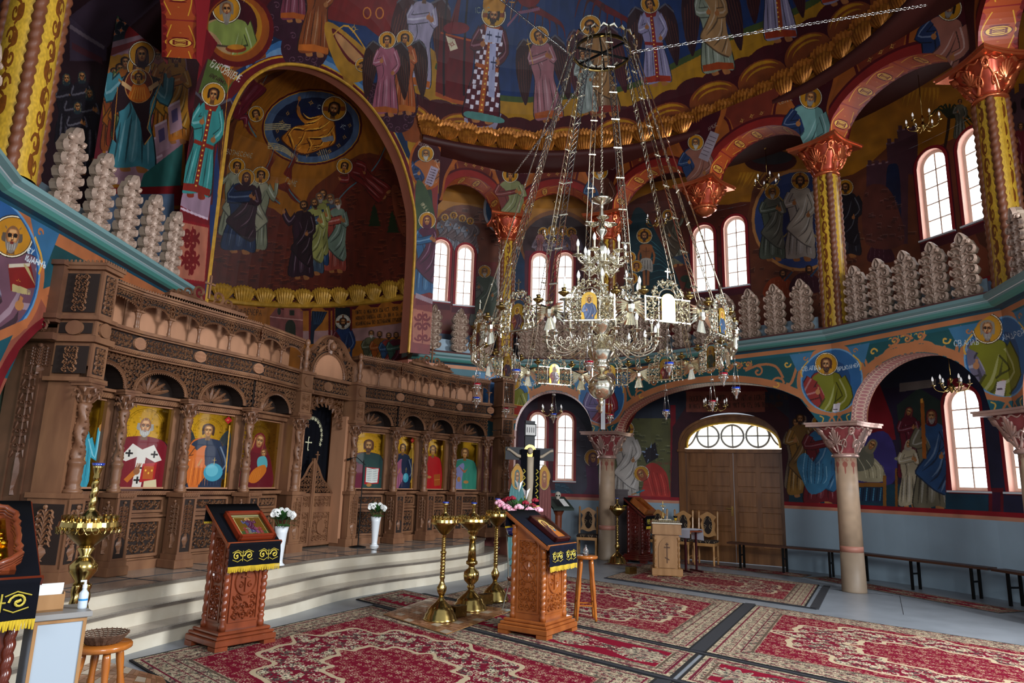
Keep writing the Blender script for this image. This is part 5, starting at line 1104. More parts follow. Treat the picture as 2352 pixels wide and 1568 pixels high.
# lower arcade: spandrel walls, columns, cornice
def arch_fn(c,hw,sp,rise): return lambda s: sp + rise * sqrt(max(0,1 - ((s - c) / hw)**2))
def bay(A,B,kind,cv,s_off,z0=2.62,z1=3.95,arch=None,thick=.40,soffit=None,name='wall_spandrel',fmat=None,low=None):
 """spandrel wall between A and B (front face), arch cut out; local x along A->B, y away from the nave"""
 th,L = frame(A,B); o = empty(name,(A[0],A[1],0),th); o['kind'] = 'structure'
 if arch is None and kind: arch = bay_arch(L,kind)
 holes = [(arch[0] - arch[1],arch[0] + arch[1],-1,arch_fn(*arch))] if arch else []
 ss = list(np.linspace(0,L,9))
 lo_ = (lambda s: z0) if low is None else low
 hs = [(h[0],h[1],(lambda s: z0 if low is None else low(s)),h[3]) for h in holes]
 f = wallgrid(ss,lo_,lambda s: z1,hs,lambda s,v: (s,0,v),lambda s,v: cv.uv(s + s_off,v),9)
 struct('painted_face',f,fmat,o)
 b = wallgrid(ss,lo_,lambda s: z1,hs,lambda s,v: (s,thick,v),lambda s,v: (0,0),9)
 if arch:
  c,hw,sp,rise = arch; n = 36; pts = [(c - hw * cos(pi * k / n),sp + rise * sin(pi * k / n)) for k in range(n + 1)]
  sf = MB(); sf.uv = []; ln = 0; prev = None; LL = [0]
  for p,q in zip(pts,pts[1:]): LL.append(LL[-1] + hypot(q[0] - p[0],q[1] - p[1]))
  for k in range(n):
   p,q = pts[k],pts[k + 1]; sf.uv += [(LL[k],0),(LL[k + 1],0),(LL[k + 1],1),(LL[k],1)]; sf.add([(p[0],0,p[1]),(q[0],0,q[1]),(q[0],thick,q[1]),(p[0],thick,p[1])],[(0,1,2,3)])
  struct('arch_soffit',sf,soffit,o,True)
 struct('back_face',b,M['maroon'],o)
 return o
sp_mat = cv_sp.material(.5); sof_mat = cv_sof.material(.45)
soff_s = 0; SP_OFF = []
for i,kind in enumerate((None,'A','B','C','C')):
 A,B = WALL_F[i],WALL_F[i + 1]; SP_OFF.append(soff_s)
 bay(A,B,kind,cv_sp,soff_s,fmat=sp_mat,soffit=sof_mat,z0=2.62 if kind else .0); soff_s += hypot(B[0] - A[0],B[1] - A[1])
mb = MB(); A,B = WALL_F[1],WALL_F[2]; t = ((B[0] - A[0]),(B[1] - A[1])); L = hypot(*t); t = (t[0] / L,t[1] / L); n_ = (-t[1],t[0])
mb.slab([(A[0] - .1 * t[0],A[1] - .1 * t[1]),(A[0] + .235 * t[0],A[1] + .235 * t[1]),(A[0] + .235 * t[0] + n_[0] * .4,A[1] + .235 * t[1] + n_[1] * .4),(A[0] - .1 * t[0] + n_[0] * .4,A[1] - .1 * t[1] + n_[1] * .4)],0,2.62)
struct('wall_pier',mb,M['rust'])
# left side
th_,LL_ = frame(WL_F[2],WL_F[3]); spl_mat = cv_spl.material(.5)
d12 = hypot(WL_F[1][0] - WL_F[2][0],WL_F[1][1] - WL_F[2][1])
bay(WL_F[1],WL_F[2],None,cv_spl,-d12,fmat=spl_mat,soffit=sof_mat,name='wall_spandrel_left',z0=0)
bay(WL_F[2],WL_F[3],'X',cv_spl,0,arch=(1.95,1.45,2.0,1.25),fmat=spl_mat,soffit=M['dado_g'],thick=.55,name='wall_spandrel_left',z0=0)
mb = MB(); P = offset(EDGE_L,.72); mb.add([(P[2][0],P[2][1],0),(P[3][0],P[3][1],0),(P[3][0],P[3][1],4),(P[2][0],P[2][1],4)],[(0,1,2,3)]); struct('wall_green',mb,M['dado_g'])
# cornices
def sweep(edge,prof,name,mats):
 """prof: (offset outward, z, material index)"""
 rows = [offset(edge,p[0]) for p in prof]; mb = MB(); n = len(edge)
 for j in range(len(prof) - 1):
  mb.cur = prof[j][2]
  for i in range(n - 1):
   a,b,c,d = rows[j][i],rows[j][i + 1],rows[j + 1][i + 1],rows[j + 1][i]
   mb.add([(a[0],a[1],prof[j][1]),(b[0],b[1],prof[j][1]),(c[0],c[1],prof[j + 1][1]),(d[0],d[1],prof[j + 1][1])],[(3,2,1,0)])
 for e,s in ((0,1),(n - 1,-1)):
  f = [(rows[j][e][0],rows[j][e][1],prof[j][1]) for j in range(len(prof))]; mb.cur = 0; mb.add(f,[tuple(range(len(prof)))[::s]])
 return struct(name,mb,mats)
CP = [(2.0,4.20,3),(.16,4.20,3),(.13,4.145,0),(.0,4.13,0),(-.01,4.08,0),(.04,4.05,4),(.05,4.045,0),(.06,4.02,1),(.09,3.985,1),(.13,3.965,2),(.20,3.95,2),(.225,3.92,2),(2.0,3.92,2)]
cm = [M['cor_g'],M['cor_t'],M['cor_d'],M['cor_b'],M['white']]
sweep(EDGE,CP,'trim_1',cm); sweep(EDGE_L,CP,'trim_2',cm)
# gallery floor and the ceilings of the ambulatory
mb = MB(); P = WALL_C; Q = [pol(a,RW + .1) for a in np.linspace(-26,112,30)]; mb.slab((P + Q[::-1])[::-1],3.98,4.06); struct('ceiling_ambulatory',mb,M['maroon'])
mb = MB(); mb.slab([(-4.75,2.2),(-4.75,9.6),(-7.6,9.6),(-7.6,2.2)][::-1],3.98,4.06); struct('ceiling_side',mb,M['maroon'])
# ------------------------------------------------------------------ upper arcade, drum cornice, dome, apse
us_mat = cv_us.material(.5); usof_mat = cv_usof.material(.45)
for i in range(6):
 A,B = UP_F[i],UP_F[i + 1]; L = hypot(B[0] - A[0],B[1] - A[1])
 bay(A,B,'U',cv_us,US[i],z0=UZ,z1=8.9,arch=(L / 2,L / 2 - .22,UZ,.72),thick=.5,soffit=usof_mat,fmat=us_mat,name='wall_arcade')
# left: one wide arch from the tall column to the apse pier
ULE = [(-4.2,2.6),(-4.42,6.1),(-4.60,9.3)]; ULF = offset(ULE,.2); L = hypot(ULF[2][0] - ULF[1][0],ULF[2][1] - ULF[1][1])
bay(ULF[1],ULF[2],'U',cv_plain,0,z0=UZ,z1=9.3,arch=(L / 2,L / 2 - .2,UZ,1.25),thick=.5,soffit=usof_mat,fmat=M['redp'],name='wall_arcade_left')
L = hypot(ULF[1][0] - ULF[0][0],ULF[1][1] - ULF[0][1])
bay(ULF[0],ULF[1],'U',cv_plain,0,z0=UZ,z1=9.3,arch=(L / 2,L / 2 - .2,UZ,1.25),thick=.5,soffit=usof_mat,fmat=M['redp'],name='wall_arcade_left')
mb = MB(); P = offset(UP_E,.30); Q = offset(UP_E,1.35); mb.slab((P + Q[::-1])[::-1],8.86,8.95); struct('ceiling_gallery',mb,M['darkred'])
# drum and dome
def posd(s,v):
 R,h = prof_at(DOME_PROF,v); return (CC[0] + R * sin(radians(s)),CC[1] + R * cos(radians(s)),h)
dm_ = cv_dome.material(.55)
at_ = lambda s: max(4.0,arch_top(s) or 4.0)
ss = [-80.5,-79,-77,-75,-73,-72] + list(np.linspace(-71.98,-68,10)) + list(np.linspace(-67,-32,30)) + list(np.linspace(-31,-27.02,12)) + [-27,-25,-22.3]
mb = MB(); mb.uv = []
for a,b in zip(ss,ss[1:]):
 la,lb = at_(a),at_(b)
 if a >= -72 and b <= -27 + 1e-6:
  la = arch_top(max(min(a,-27.001),-71.999)); lb = arch_top(max(min(b,-27.001),-71.999))
 else: la = lb = 3.86
 hi_ = 17.0; n = 30
 for k in range(n):
  t0,t1 = k / n,(k + 1) / n; q = [(a,la + (hi_ - la) * t0),(b,lb + (hi_ - lb) * t0),(b,lb + (hi_ - lb) * t1),(a,la + (hi_ - la) * t1)]
  mb.uv += [cv_dome.uv(*p) for p in q]; mb.add([posd(*p) for p in q],[(0,1,2,3)])
struct('wall_apse_arch',mb,dm_,None,True)
struct('ceiling_dome',wallgrid(list(np.arange(-22.6,279,4.)),lambda s: 8.6,lambda s: 17.0,[],posd,cv_dome.uv,.5),dm_,None,True)
# arch reveal of the apse (thickness), rust coloured
mb = MB(); A = smooth(ARCH,False,8)
for (a,h),(b,g) in zip(A,A[1:]):
 p,q = posd(a,h),posd(b,g); e = .28; mb.add([p,q,(q[0] + AU[0] * e,q[1] + AU[1] * e,q[2]),(p[0] + AU[0] * e,p[1] + AU[1] * e,p[2])],[(0,1,2,3)])
struct('apse_reveal',mb,M['rust'],None,True)
# gilded rim of the arch
mb = MB(); mb.tube([tuple(np.array(posd(a - .0,h)) * 1.0) for a,h in A],.03,6); struct('trim_arch',mb,M['acan2'])
# lower part of both apse piers (below the drum)
for az0,az1 in ((-80.5,-72),(-27,-22.3)):
 p,q = pol(az0,DR),pol(az1,DR); mb = MB(); mb.slab([p,q,(q[0] + AU[0] * 1.1,q[1] + AU[1] * 1.1),(p[0] + AU[0] * 1.1,p[1] + AU[1] * 1.1)][::-1],0,3.86); struct('wall_apse_pier',mb,M['rust'])
# apse shell
apm = cv_apse.material(.6)
def posa(s,v):
 if v <= AH: return apse_pt(s,v)
 t = (v - AH) / AC * pi / 2; return apse_pt(s,AH + AC * sin(t),max(cos(t),1e-3))
struct('wall_apse',wallgrid(list(np.linspace(-90,90,41)),lambda s: .3,lambda s: AH + AC,[],posa,cv_apse.uv,.5),apm,None,True)
# acanthus leaf cornices --------------------------------------------------
def acanthus(w,h,kind=0,flutes=7):
 """one leaf standing on the xz plane, bulging toward -y and curling over at the tip"""
 mb = MB(); n = flutes; rows = 7; vs = []
 for j in range(rows + 1):
  t = j / rows
  for i in range(2 * n + 1):
   u = i / (2 * n) * 2 - 1
   spread = (.55 + .5 * t ** .8) if kind == 0 else (.3 + .78 * t ** .7)
   r = .5 * w * spread * u
   top = h * (1 - .16 * u * u) * (1 if i % 2 else .93)
   z = top * t
   if kind and abs(u) > .5: z *= 1 - .3 * (abs(u) - .5) * t
   y = -(.05 + .09 * sin(pi * min(t,.8) * .8) + (.07 * max(0,t - .72) / .28)) * (1 - .35 * u * u) - (.018 if i % 2 else 0)
   vs.append((r,y,z - (.05 * h * max(0,t - .9) / .1)))
 W = 2 * n + 1; fs = [(j * W + i,j * W + i + 1,(j + 1) * W + i + 1,(j + 1) * W + i) for j in range(rows) for i in range(2 * n)]
 mb.add(vs,fs)
 # berries and small side leaves at the foot
 if kind == 0:
  for sx in (-1,1):
   for q in range(4): mb.ball((sx * w * (.40 + .03 * (q % 2)),-.07,h * (.35 + .13 * q)),.022,6)
 else:
  for sx in (-1,1):
   for q in range(3): mb.ridge([(sx * w * .1,h * .04),(sx * w * (.28 + .06 * q),h * (.1 + .06 * q)),(sx * w * (.5 + .02 * q),h * (.18 + .09 * q))],[.05,.045,.01],[.07,.06,.03])
 return mb
ring = empty('drum_cornice',(CC[0],CC[1],0)); ring['kind'] = 'structure'
mb = MB(); mb.lathe([(7.2,8.55),(5.36,8.55),(5.30,8.60),(5.30,8.68),(5.36,8.72),(5.40,8.74)],120,a0=radians(90 - 110),a1=radians(90 + 27)); struct('moulding',mb,M['darkred'],ring,True)
la,lb = acanthus(.54,.47,0).mesh('acanthus_leaf_a',M['acan']),acanthus(.56,.43,1).mesh('acanthus_leaf_b',M['acan'])
for k,a in enumerate(np.arange(-25.5,109,4.6)):
 inst(lb if k % 2 else la,'acanthus_leaf',ring,(5.40 * sin(radians(a)),5.40 * cos(radians(a)),8.71),-radians(a),rot=(radians(-8),0,-radians(a)))
ring = empty('apse_cornice',(AM[0],AM[1],0)); ring['kind'] = 'structure'
la2,lb2 = acanthus(.50,.42,0).mesh('acanthus_leaf_c',M['acan2']),acanthus(.50,.40,1).mesh('acanthus_leaf_d',M['acan2'])
# walk the ellipse at even steps
Q = [apse_pt(q,0) for q in np.linspace(-75,88,400)]; acc = 0; k = 0; last = Q[0]
for p,q2 in zip(Q,Q[1:]):
 acc += hypot(q2[0] - p[0],q2[1] - p[1])
 if acc >= .47:
  acc = 0; t = atan2(q2[1] - p[1],q2[0] - p[0]); inst(lb2 if k % 2 else la2,'acanthus_leaf',ring,(q2[0] - AM[0],q2[1] - AM[1],AH - .12),t); k += 1
mb = MB(); rows = [[apse_pt(q,z,f) for q in np.linspace(-89,89,60)] for f,z in ((1.0,AH - .18),(.985,AH - .16),(.98,AH - .1),(.985,AH - .06),(1.0,AH - .02))]
for r0,r1 in zip(rows,rows[1:]):
 for i in range(59): mb.add([tuple(np.array(x) - np.array([AM[0],AM[1],0])) for x in (r0[i],r0[i + 1],r1[i + 1],r1[i])],[(0,1,2,3)])
struct('moulding',mb,M['acan2'],ring,True)
# ------------------------------------------------------------------ capitals and columns
def rope(mb,c,r,z0,z1,turns,n=10,lobes=2,amp=.22,per=9):
 rings = max(6,int(turns * per)); vs = []
 for j in range(rings + 1):
  t = j / rings; z = z0 + (z1 - z0) * t; tw = 2 * pi * turns * t
  for i in range(n):
   a = 2 * pi * i / n; rr = r * (1 - amp + amp * abs(cos((a * lobes - tw * lobes) / 2)) * 1.6); vs.append((c[0] + rr * cos(a),c[1] + rr * sin(a),z))
 fs = [(j * n + i,j * n + (i + 1) % n,(j + 1) * n + (i + 1) % n,(j + 1) * n + i) for j in range(rings) for i in range(n)]
 return mb.add(vs,fs + [tuple(range(n - 1,-1,-1)),tuple(rings * n + i for i in range(n))])
def sq_r(a,p=3.2): return (abs(cos(a))**p + abs(sin(a))**p) ** (-1 / p)
def capital(root,z0,z1,r0,r1,body,hi,rich=False,ab=.43):
 H = z1 - z0 - .1; zb = z0 + .03
 def bell(t): return r0 + (r1 - r0) * (t ** 1.5) * .9 + .03 * sin(pi * t)
 mb = MB(); n = 40; vs = []; rows = 10
 for j in range(rows + 1):
  t = j / rows; sq = .15 + .75 * t
  for i in range(n):
   a = 2 * pi * i / n; R = bell(t) * (1 + (sq_r(a) - 1) * sq); vs.append((R * cos(a),R * sin(a),zb + H * t))
 fs = [(j * n + i,j * n + (i + 1) % n,(j + 1) * n + (i + 1) % n,(j + 1) * n + i) for j in range(rows) for i in range(n)] + [tuple(range(n))[::-1],tuple(rows * n + i for i in range(n))]
 mb.add(vs,fs); mb.build('bell',body,root,True)
 mb = MB(); mb.lathe([(r0 * .98,z0 - .03),(r0 + .035,z0 - .02),(r0 + .045,z0 + .005),(r0 + .02,z0 + .035),(r0,z0 + .05)],32); mb.build('astragal',hi,root,True)
 # abacus with hollow sides
 mb = MB(); P = []
 for q in range(4):
  for t in np.linspace(-1,1,9)[:-1]:
   x,y = ab * t * .96,-ab * (1 - .13 * (1 - t * t)); a = q * pi / 2; P.append((x * cos(a) - y * sin(a),x * sin(a) + y * cos(a)))
 for s_,a,b in ((1.,z1 - .07,z1 - .03),(1.04,z1 - .03,z1)): mb.slab([(p[0] * s_,p[1] * s_) for p in P],a,b)
 mb.build('abacus',hi,root)
 # carved scrolls and palmettes on each face
 base = MB()
 base.ridge([(0,0),(0,.95)],[.05,.09],[.05,.06]) if not rich else None
 def add(pts,w,h): base.ridge(pts,[w * max(.25,sin(pi * (.15 + .8 * i / (len(pts) - 1)))) for i in range(len(pts))],h)
 for sx in (-1,1):
  add([(sx * p[0],p[1]) for p in smooth([(.06,.05),(.3,.12),(.62,.45),(.95,.8)],False,4)],.12,.045)
  add([(sx * p[0],p[1]) for p in scroll(.60,.34,.24,3.6,1.3,-1)],.09,.05)
  add([(sx * p[0],p[1]) for p in scroll(.98,.80,.17,2.6,1.4,-1)],.10,.07)
  for q in range(5):
   a = radians(12 + q * 22); add([(0.03 * sx,.38),(sx * .25 * sin(a) + .02 * sx,.38 + .25 * cos(a)),(sx * .44 * sin(a),.40 + .47 * cos(a))],.11,.045)
  add([(sx * p[0],p[1]) for p in smooth([(.1,.9),(.3,.98),(.55,.9),(.75,.97)],False,3)],.06,.03)
 for k in range(4):
  rel = MB(); rel.v = list(base.v); rel.f = list(base.f); rel.m = list(base.m); rel.sm = [False] * len(base.f)
  def fn(p,k=k):
   u,y,t = p; t = min(max(t,0),1.04); a = -pi / 2 + k * pi / 2 + u * .80; sq = .15 + .75 * t; R = bell(min(t,1)) * (1 + (sq_r(a) - 1) * sq) - y * 1.0; return (R * cos(a),R * sin(a),zb + H * t)
  rel.xf(fn); rel.build('carved_face',hi,root,True)
cap_low,cap_gilt = M['cap_low'],M['cap_gilt']
def low_column(xy,rz,label):
 t = empty('column',(xy[0],xy[1],0),rz,label,'column','lower columns of the round arcade')
 mb = MB(); mb.lathe([(.185,0),(.182,.02),(.172,.6)],32); mb.build('base',M['colb'],t,True)
 mb = MB(); mb.lathe([(.173,.6),(.173,.69)],32); mb.build('ring',M['colr'],t,True)
 mb = MB(); mb.uv = []; n = 32; rows = [(.172,.69),(.165,1.45),(.162,2.08)]
 mb.lathe(rows,n); uv = []
 for (r,z) in rows:
  for i in range(n): uv.append((i / n,(z - .69) / 1.39))
 mb.uv = uv; mb.build('shaft',col_mat,t,True)
 capital(t,2.09,2.62,.165,.355,cap_low,cap_gilt); return t
A2 = lambda P,i: atan2(P[min(i + 1,len(P) - 1)][1] - P[i - 1][1],P[min(i + 1,len(P) - 1)][0] - P[i - 1][0])
low_column(WALL_C[2],A2(WALL_C,2),'tan plastered column at the left side of the great wooden door')
low_column(WALL_C[3],A2(WALL_C,3),'tan plastered column at the right of the door, its foot by the grey floor')
low_column(WALL_C[4],A2(WALL_C,4),'tan plastered column cut by the right edge, beside the tall window')
def up_column(xy,rz,label,z0=4.16,z1=UZ,r=.19,ropes=4):
 t = empty('gallery_column',(xy[0],xy[1],z0),rz,label,'column','painted columns of the gallery'); H = z1 - z0
 mb = MB(); mb.uv = []; n = 24; rows = [(r * 1.04,0),(r,.3),(r * .94,H - .58)]; mb.lathe(rows,n); mb.f = mb.f[:-2]; mb.m = mb.m[:-2]; mb.sm = mb.sm[:-2]
 mb.uv = [(i / n,z / 2.9) for (q,z) in rows for i in range(n)]
 mb.build('shaft',upc_mat,t,True)
 for k in range(ropes):
  a = pi / 4 + k * pi / 2; rp = MB(); rope(rp,(cos(a) * r * .93,sin(a) * r * .93),.055,0,H - .58,13,8); rp.build('rope_moulding',M['ropebrown'],t,True)
 capital(t,H - .56,H,r * .95,.37,M['cap_up'],M['cap_gilt_up'],True,ab=.45); return t
M['ropebrown'] = mat('rope_brown','6b3c24',.45,var=.15)
names = {1: 'painted gallery column above the hanging cross, second from the apse',2: 'painted gallery column hidden behind the chandelier stem',4: 'gold and brown painted gallery column in the right half of the photo',5: 'large gold and brown gallery column near the right edge'}
for i,lb_ in names.items(): up_column(UP_C[i],A2(UP_C,i),lb_)
up_column((-4.76,5.95),pi / 2,'thick gold column with rope mouldings at the far left gallery',r=.235)
# hanging capital in the middle of the wide bay
t = empty('pendant_capital',(UP_C[3][0],UP_C[3][1],0),A2(UP_C,3),'copper coloured pendant capital hanging without a column','capital')
capital(t,UZ - .5,UZ,.2,.37,M['cap_up'],M['cap_gilt_up'],True,ab=.45)
mb = MB(); prof = [(.01,UZ - .66),(.07,UZ - .65),(.15,UZ - .6),(.2,UZ - .53),(.2,UZ - .48)]; mb.lathe(prof,32,twist=lambda a,z: 1 - .12 * abs(sin(a * 8))); mb.build('fluted_boss',M['cap_gilt_up'],t,True)
# ------------------------------------------------------------------ gallery balustrade: gilded palmette balusters
def baluster_mesh():
 mb = MB(); D = .04; wv = lambda n,w: [w * max(.3,sin(pi * (.12 + .8 * i / n))) for i in range(n + 1)]
 for k in range(5):
  z = .06 + k * .152
  for sx in (-1,1):
   P = smooth([(sx * .012,z - .02),(sx * .02,z + .07),(sx * .075,z + .115),(sx * .15,z + .10)],False,4); mb.ridge(P,wv(len(P) - 1,.05),.04,-D)
   P = [(sx * p[0],p[1]) for p in scroll(.128,z + .045,.068,.9,1.35,-1,16)]; mb.ridge(P,[.034 - .001 * i for i in range(17)],.05,-D)
   mb.smooth = True; mb.ball((sx * .128,-D - .02,z + .045),.022,8); mb.smooth = False
   mb.ridge([(sx * .02,z),(sx * .06,z + .005),(sx * .085,z + .03)],[.02,.05,.015],.04,-D)
  mb.smooth = True; mb.ball((0,-D - .035,z + .055),.016,8); mb.smooth = False
  mb.ridge([(0,z - .03),(0,z + .14)],[.045,.04],.03,-D)
 z = .80; P = smooth([(0,z),(-.055,z + .06),(-.06,z + .11),(0,z + .19),(.06,z + .11),(.055,z + .06),(0,z)],False,4); mb.ridge(P,.026,.055,-D); mb.ridge([(0,z + .04),(0,z + .10),(0,z + .15)],[.01,.05,.01],.05,-D)
 for sx in (-1,1): mb.ridge(smooth([(sx * .02,z),(sx * .07,z + .05),(sx * .115,z + .05),(sx * .10,z + .01)],False,4),wv(12,.06),.06,-D); mb.smooth = True; mb.ball((sx * .115,-D - .02,z + .03),.03,8); mb.smooth = False
 R = []
 for k in range(5):
  z = .06 + k * .152; R += [(.115,z - .035),(.17,z - .015),(.20,z + .045),(.17,z + .10)]
 R += [(.13,.86),(.10,.87),(.07,.88),(.065,.93),(0,1.0)]
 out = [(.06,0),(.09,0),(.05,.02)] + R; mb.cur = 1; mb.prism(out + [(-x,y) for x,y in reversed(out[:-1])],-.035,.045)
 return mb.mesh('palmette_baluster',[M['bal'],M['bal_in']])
bme = baluster_mesh()
def balustrade(name,A,B,n,ins,kids_label,s0=.3,s1=.3,sc=.96):
 th,L = frame(A,B); o = empty(name,(A[0],A[1],HC + .04),th,kids_label,'balustrade'); o['group'] = 'gallery balustrades'
 for k in range(n):
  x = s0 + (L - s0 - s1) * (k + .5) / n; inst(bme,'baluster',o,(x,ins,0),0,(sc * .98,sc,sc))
 mb = MB(); mb.box((L / 2,ins + .20,.14),(L - .62,.02,.3)); mb.build('kick_board',M['dado'],o)
 return o
E_ = offset(EDGE,.30)
balustrade('gallery_balustrade',pol(-24.5,5.75),E_[1],3,0,'short run of gilded palmettes beside the apse pier',.05,.22)
balustrade('gallery_balustrade',E_[1],E_[2],5,0,'gilded palmette balustrade between the two far columns, left of the chandelier stem')
balustrade('gallery_balustrade',E_[2],E_[3],9,0,'long gilded palmette balustrade behind the right half of the chandelier',.25,.25)
balustrade('gallery_balustrade',E_[3],E_[4],5,0,'gilded palmette balustrade between the two big columns at right',.28,.25)
balustrade('gallery_balustrade',E_[4],E_[5],4,0,'gilded palmettes at the right edge of the picture',.3,.2)
EL_ = offset(EDGE_L,.28)
balustrade('gallery_balustrade',EL_[2],EL_[3],5,0,'steeply foreshortened gilded palmettes of the left gallery',.75,.0)
balustrade('gallery_balustrade',EL_[1],EL_[2],2,0,'gilded palmette at the far left edge of the picture',.1,.45)
# ------------------------------------------------------------------ icons and carved icon screen
def icv(name,w=240,h=380,bg='b48a20'):
 cv = Cv(name,w,h,(0,w,-h,0),bg,lambda x,y: (x,-y),1.); cv.g[:] = 1.; return cv
def icon_bg(cv,cx,cy,r,patt=True):
 if patt:
  rr = random.Random(3)
  for _ in range(260): x,y = rr.uniform(0,cv.w),rr.uniform(0,cv.h); cv.rect(x,y,x + rr.choice((3,9)),y + rr.choice((3,9)),mix('c9a234','8c6a14',rr.random()),gold=1.)
 cv.ring(cx,cy,r,r,2,'7a5a12',gold=1.); cv.ring(cx,cy,r * .9,r * .9,1.2,'7a5a12',gold=1.)
 for k in range(24): a = k * pi / 12; cv.line([(cx + r * .82 * cos(a),cy + r * .82 * sin(a)),(cx + r * .98 * cos(a),cy + r * .98 * sin(a))],1.2,'7a5a12',gold=1.)
def icon_saint(n):
 cv = icv('icon_painting_%d' % n)
 def half(hx_,hy_,fr,**kw): H = fr / .052; saint(cv,hx_,hy_ + .91 * H,H,halo=False,**kw)
 if n == 1:
  icon_bg(cv,110,85,70,False); half(112,90,34,robe='2f8a9c',mantle='3795a8',hair='5a2a18',arm='orant',wid=.95,skin='a8743c'); cv.poly([(40,380),(60,180),(95,150),(150,160),(190,230),(200,380)],'348da0',sm=True)
  for q in range(9): cv.line([(80 + 14 * q,180 + 4 * (q % 3)),(70 + 16 * q,280),(75 + 15 * q,375)],3,('5fb4c4','1d5c6c')[q % 2],sm=True,taper=2)
  for x,y,s in ((75,290,1),(155,270,-1)):
   cv.ell(x,y,15,22,'a8743c')
   for q in range(4): cv.line([(x - 9 + 6 * q,y - 10),(x - 11 + 7 * q,y - 40 + 4 * abs(q - 1.5))],5.5,'b07c44')
  cv.line([(95,200),(88,350)],2.5,'5a3a28'); cv.line([(76,235),(108,237)],2.5,'5a3a28')
 elif n == 2:
  icon_bg(cv,125,100,84); half(125,100,38,robe='6a0f1c',hair='8a8680',beard=('9c9a92',.15),bald=True,wid=1.5,skin='a0683c',arm='x')
  cv.poly([(10,380),(20,260),(70,195),(125,185),(185,195),(228,260),(236,380)],'70101c',sm=True)
  for q in range(8): cv.line([(30 + 26 * q,240),(20 + 28 * q,375)],3,('8c2430','48060f')[q % 2],taper=2)
  cv.poly([(30,250),(80,180),(125,205),(175,180),(220,250),(190,262),(145,240),(140,380),(100,380),(105,240),(60,262)],'cfc8bc')
  for x,y in ((70,225),(182,225),(120,290),(120,345)): cv.rect(x - 16,y - 4,x + 16,y + 4,'1a1414'); cv.rect(x - 4,y - 16,x + 4,y + 16,'1a1414')
  cv.poly([(135,270),(200,262),(196,345),(130,355)],'a01a1c'); cv.rect(142,280,188,340,'a8501c')
  for q in range(3): cv.ell(152 + 14 * q,300 + 12 * (q % 2),4,5,'e0a83c')
  cv.poly([(150,350),(205,340),(212,380),(150,380)],'c8b890'); cv.line([(70,350),(95,320),(112,300)],22,'b06018',sm=True); cv.ell(112,305,14,16,'8a5430')
  for q in range(3): cv.line([(108 + 6 * q,298),(112 + 8 * q,268)],5,'96603a')
  cv.text(196,22,9,'НИКО','3a2810',1.5)
 elif n in (3,6):
  if n == 3: icon_bg(cv,120,95,70); W_ = '1c2426'
  else: icon_bg(cv,120,90,70,False); W_ = '8a6a1c'
  for s in (-1,1):
   cv.poly([(120 + s * 50,210),(120 + s * 60,130),(120 + s * 95,80),(120 + s * 116,130),(120 + s * 112,300),(120 + s * 90,330)],W_,sm=True)
   for q in range(6): cv.line([(120 + s * (62 + 8 * q),130 + 10 * q),(120 + s * (75 + 6 * q),300)],2,mix(W_,'8a9aa0',.3),sm=True)
  half(120,92,30,robe='b85a14' if n == 3 else '8a4a64',mantle='16263c',hair='3a2014',wid=1.25,skin='b07c44',item='staff',arm='bless'); cv.poly([(60,380),(45,270),(80,190),(120,170),(120,260),(150,300),(110,380)],'c0601c' if n == 3 else '93506a',sm=True); cv.poly([(120,170),(180,200),(205,300),(200,380),(100,380),(140,300),(118,240)],'15243c',sm=True)
  for q in range(8): cv.line([(66 + 10 * q,230 + 6 * q),(60 + 12 * q,370)],2.5,('e88a34','7a3408')[q % 2] if n == 3 else ('c08aa0','5c2a40')[q % 2],sm=True,taper=2)
  for q in range(5): cv.line([(140 + 12 * q,220 + 10 * q),(130 + 14 * q,370)],2.5,'34506e',taper=2)
  cv.ell(165,300,46 if n == 3 else 28,46 if n == 3 else 34,'3a8ca0'); cv.ell(158,292,30 if n == 3 else 16,30 if n == 3 else 20,'5aa6b4'); cv.line([(90,270),(105,235)],9,'b07c44')
  cv.line([(165,262),(165,225)],3,'c9a040'); cv.line([(156,238),(174,238)],3,'c9a040')
  for x in (30,212): cv.poly([(x,6),(x + 20,26),(x,46),(x - 20,26)],'9c141c'); cv.text(x - 9,31,10,'МХ' if x < 99 else 'АР','d8b060',1.4)
 elif n == 4:
  icon_bg(cv,110,105,70); cv.poly([(20,380),(30,250),(70,160),(95,90),(130,90),(165,160),(205,240),(220,380)],'5c0f1c',sm=True); face(cv,115,120,36,.3,veil='6a121e',halo=False,tilt=.15); face(cv,150,185,20,-.4,hair='6a3a1c',halo=False,tilt=-.2)
  cv.poly([(120,210),(165,205),(180,260),(140,290),(115,250)],'4f9aa0',sm=True); cv.poly([(95,280),(160,250),(175,290),(120,350),(70,340)],'b8641c',sm=True)
  for q in range(6): cv.line([(100 + 10 * q,285 - 4 * q),(80 + 14 * q,335)],2,'e89a40',taper=2)
  cv.line([(30,250),(70,170),(90,100)],3,'c89a40',sm=True)
 elif n == 5:
  icon_bg(cv,130,90,78); half(130,92,36,robe='5c1424',mantle='1f3a38',hair='5a3420',beard=('4a2a18',.2),wid=1.4,skin='b07c44',arm='x'); cv.poly([(110,380),(90,260),(120,180),(180,190),(215,260),(222,380)],'20403c',sm=True); cv.poly([(20,380),(30,280),(70,220),(105,240),(95,380)],'6a1c34',sm=True)
  for q in range(6): cv.line([(130 + 14 * q,210 + 10 * q),(125 + 17 * q,370)],2.5,('4c7468','0f2422')[q % 2],taper=2)
  cv.poly([(118,235),(218,240),(216,345),(118,352)],'a8141c'); cv.poly([(126,238),(168,246),(168,342),(126,336)],'d8dcd4'); cv.poly([(168,246),(210,242),(208,338),(168,342)],'d8dcd4')
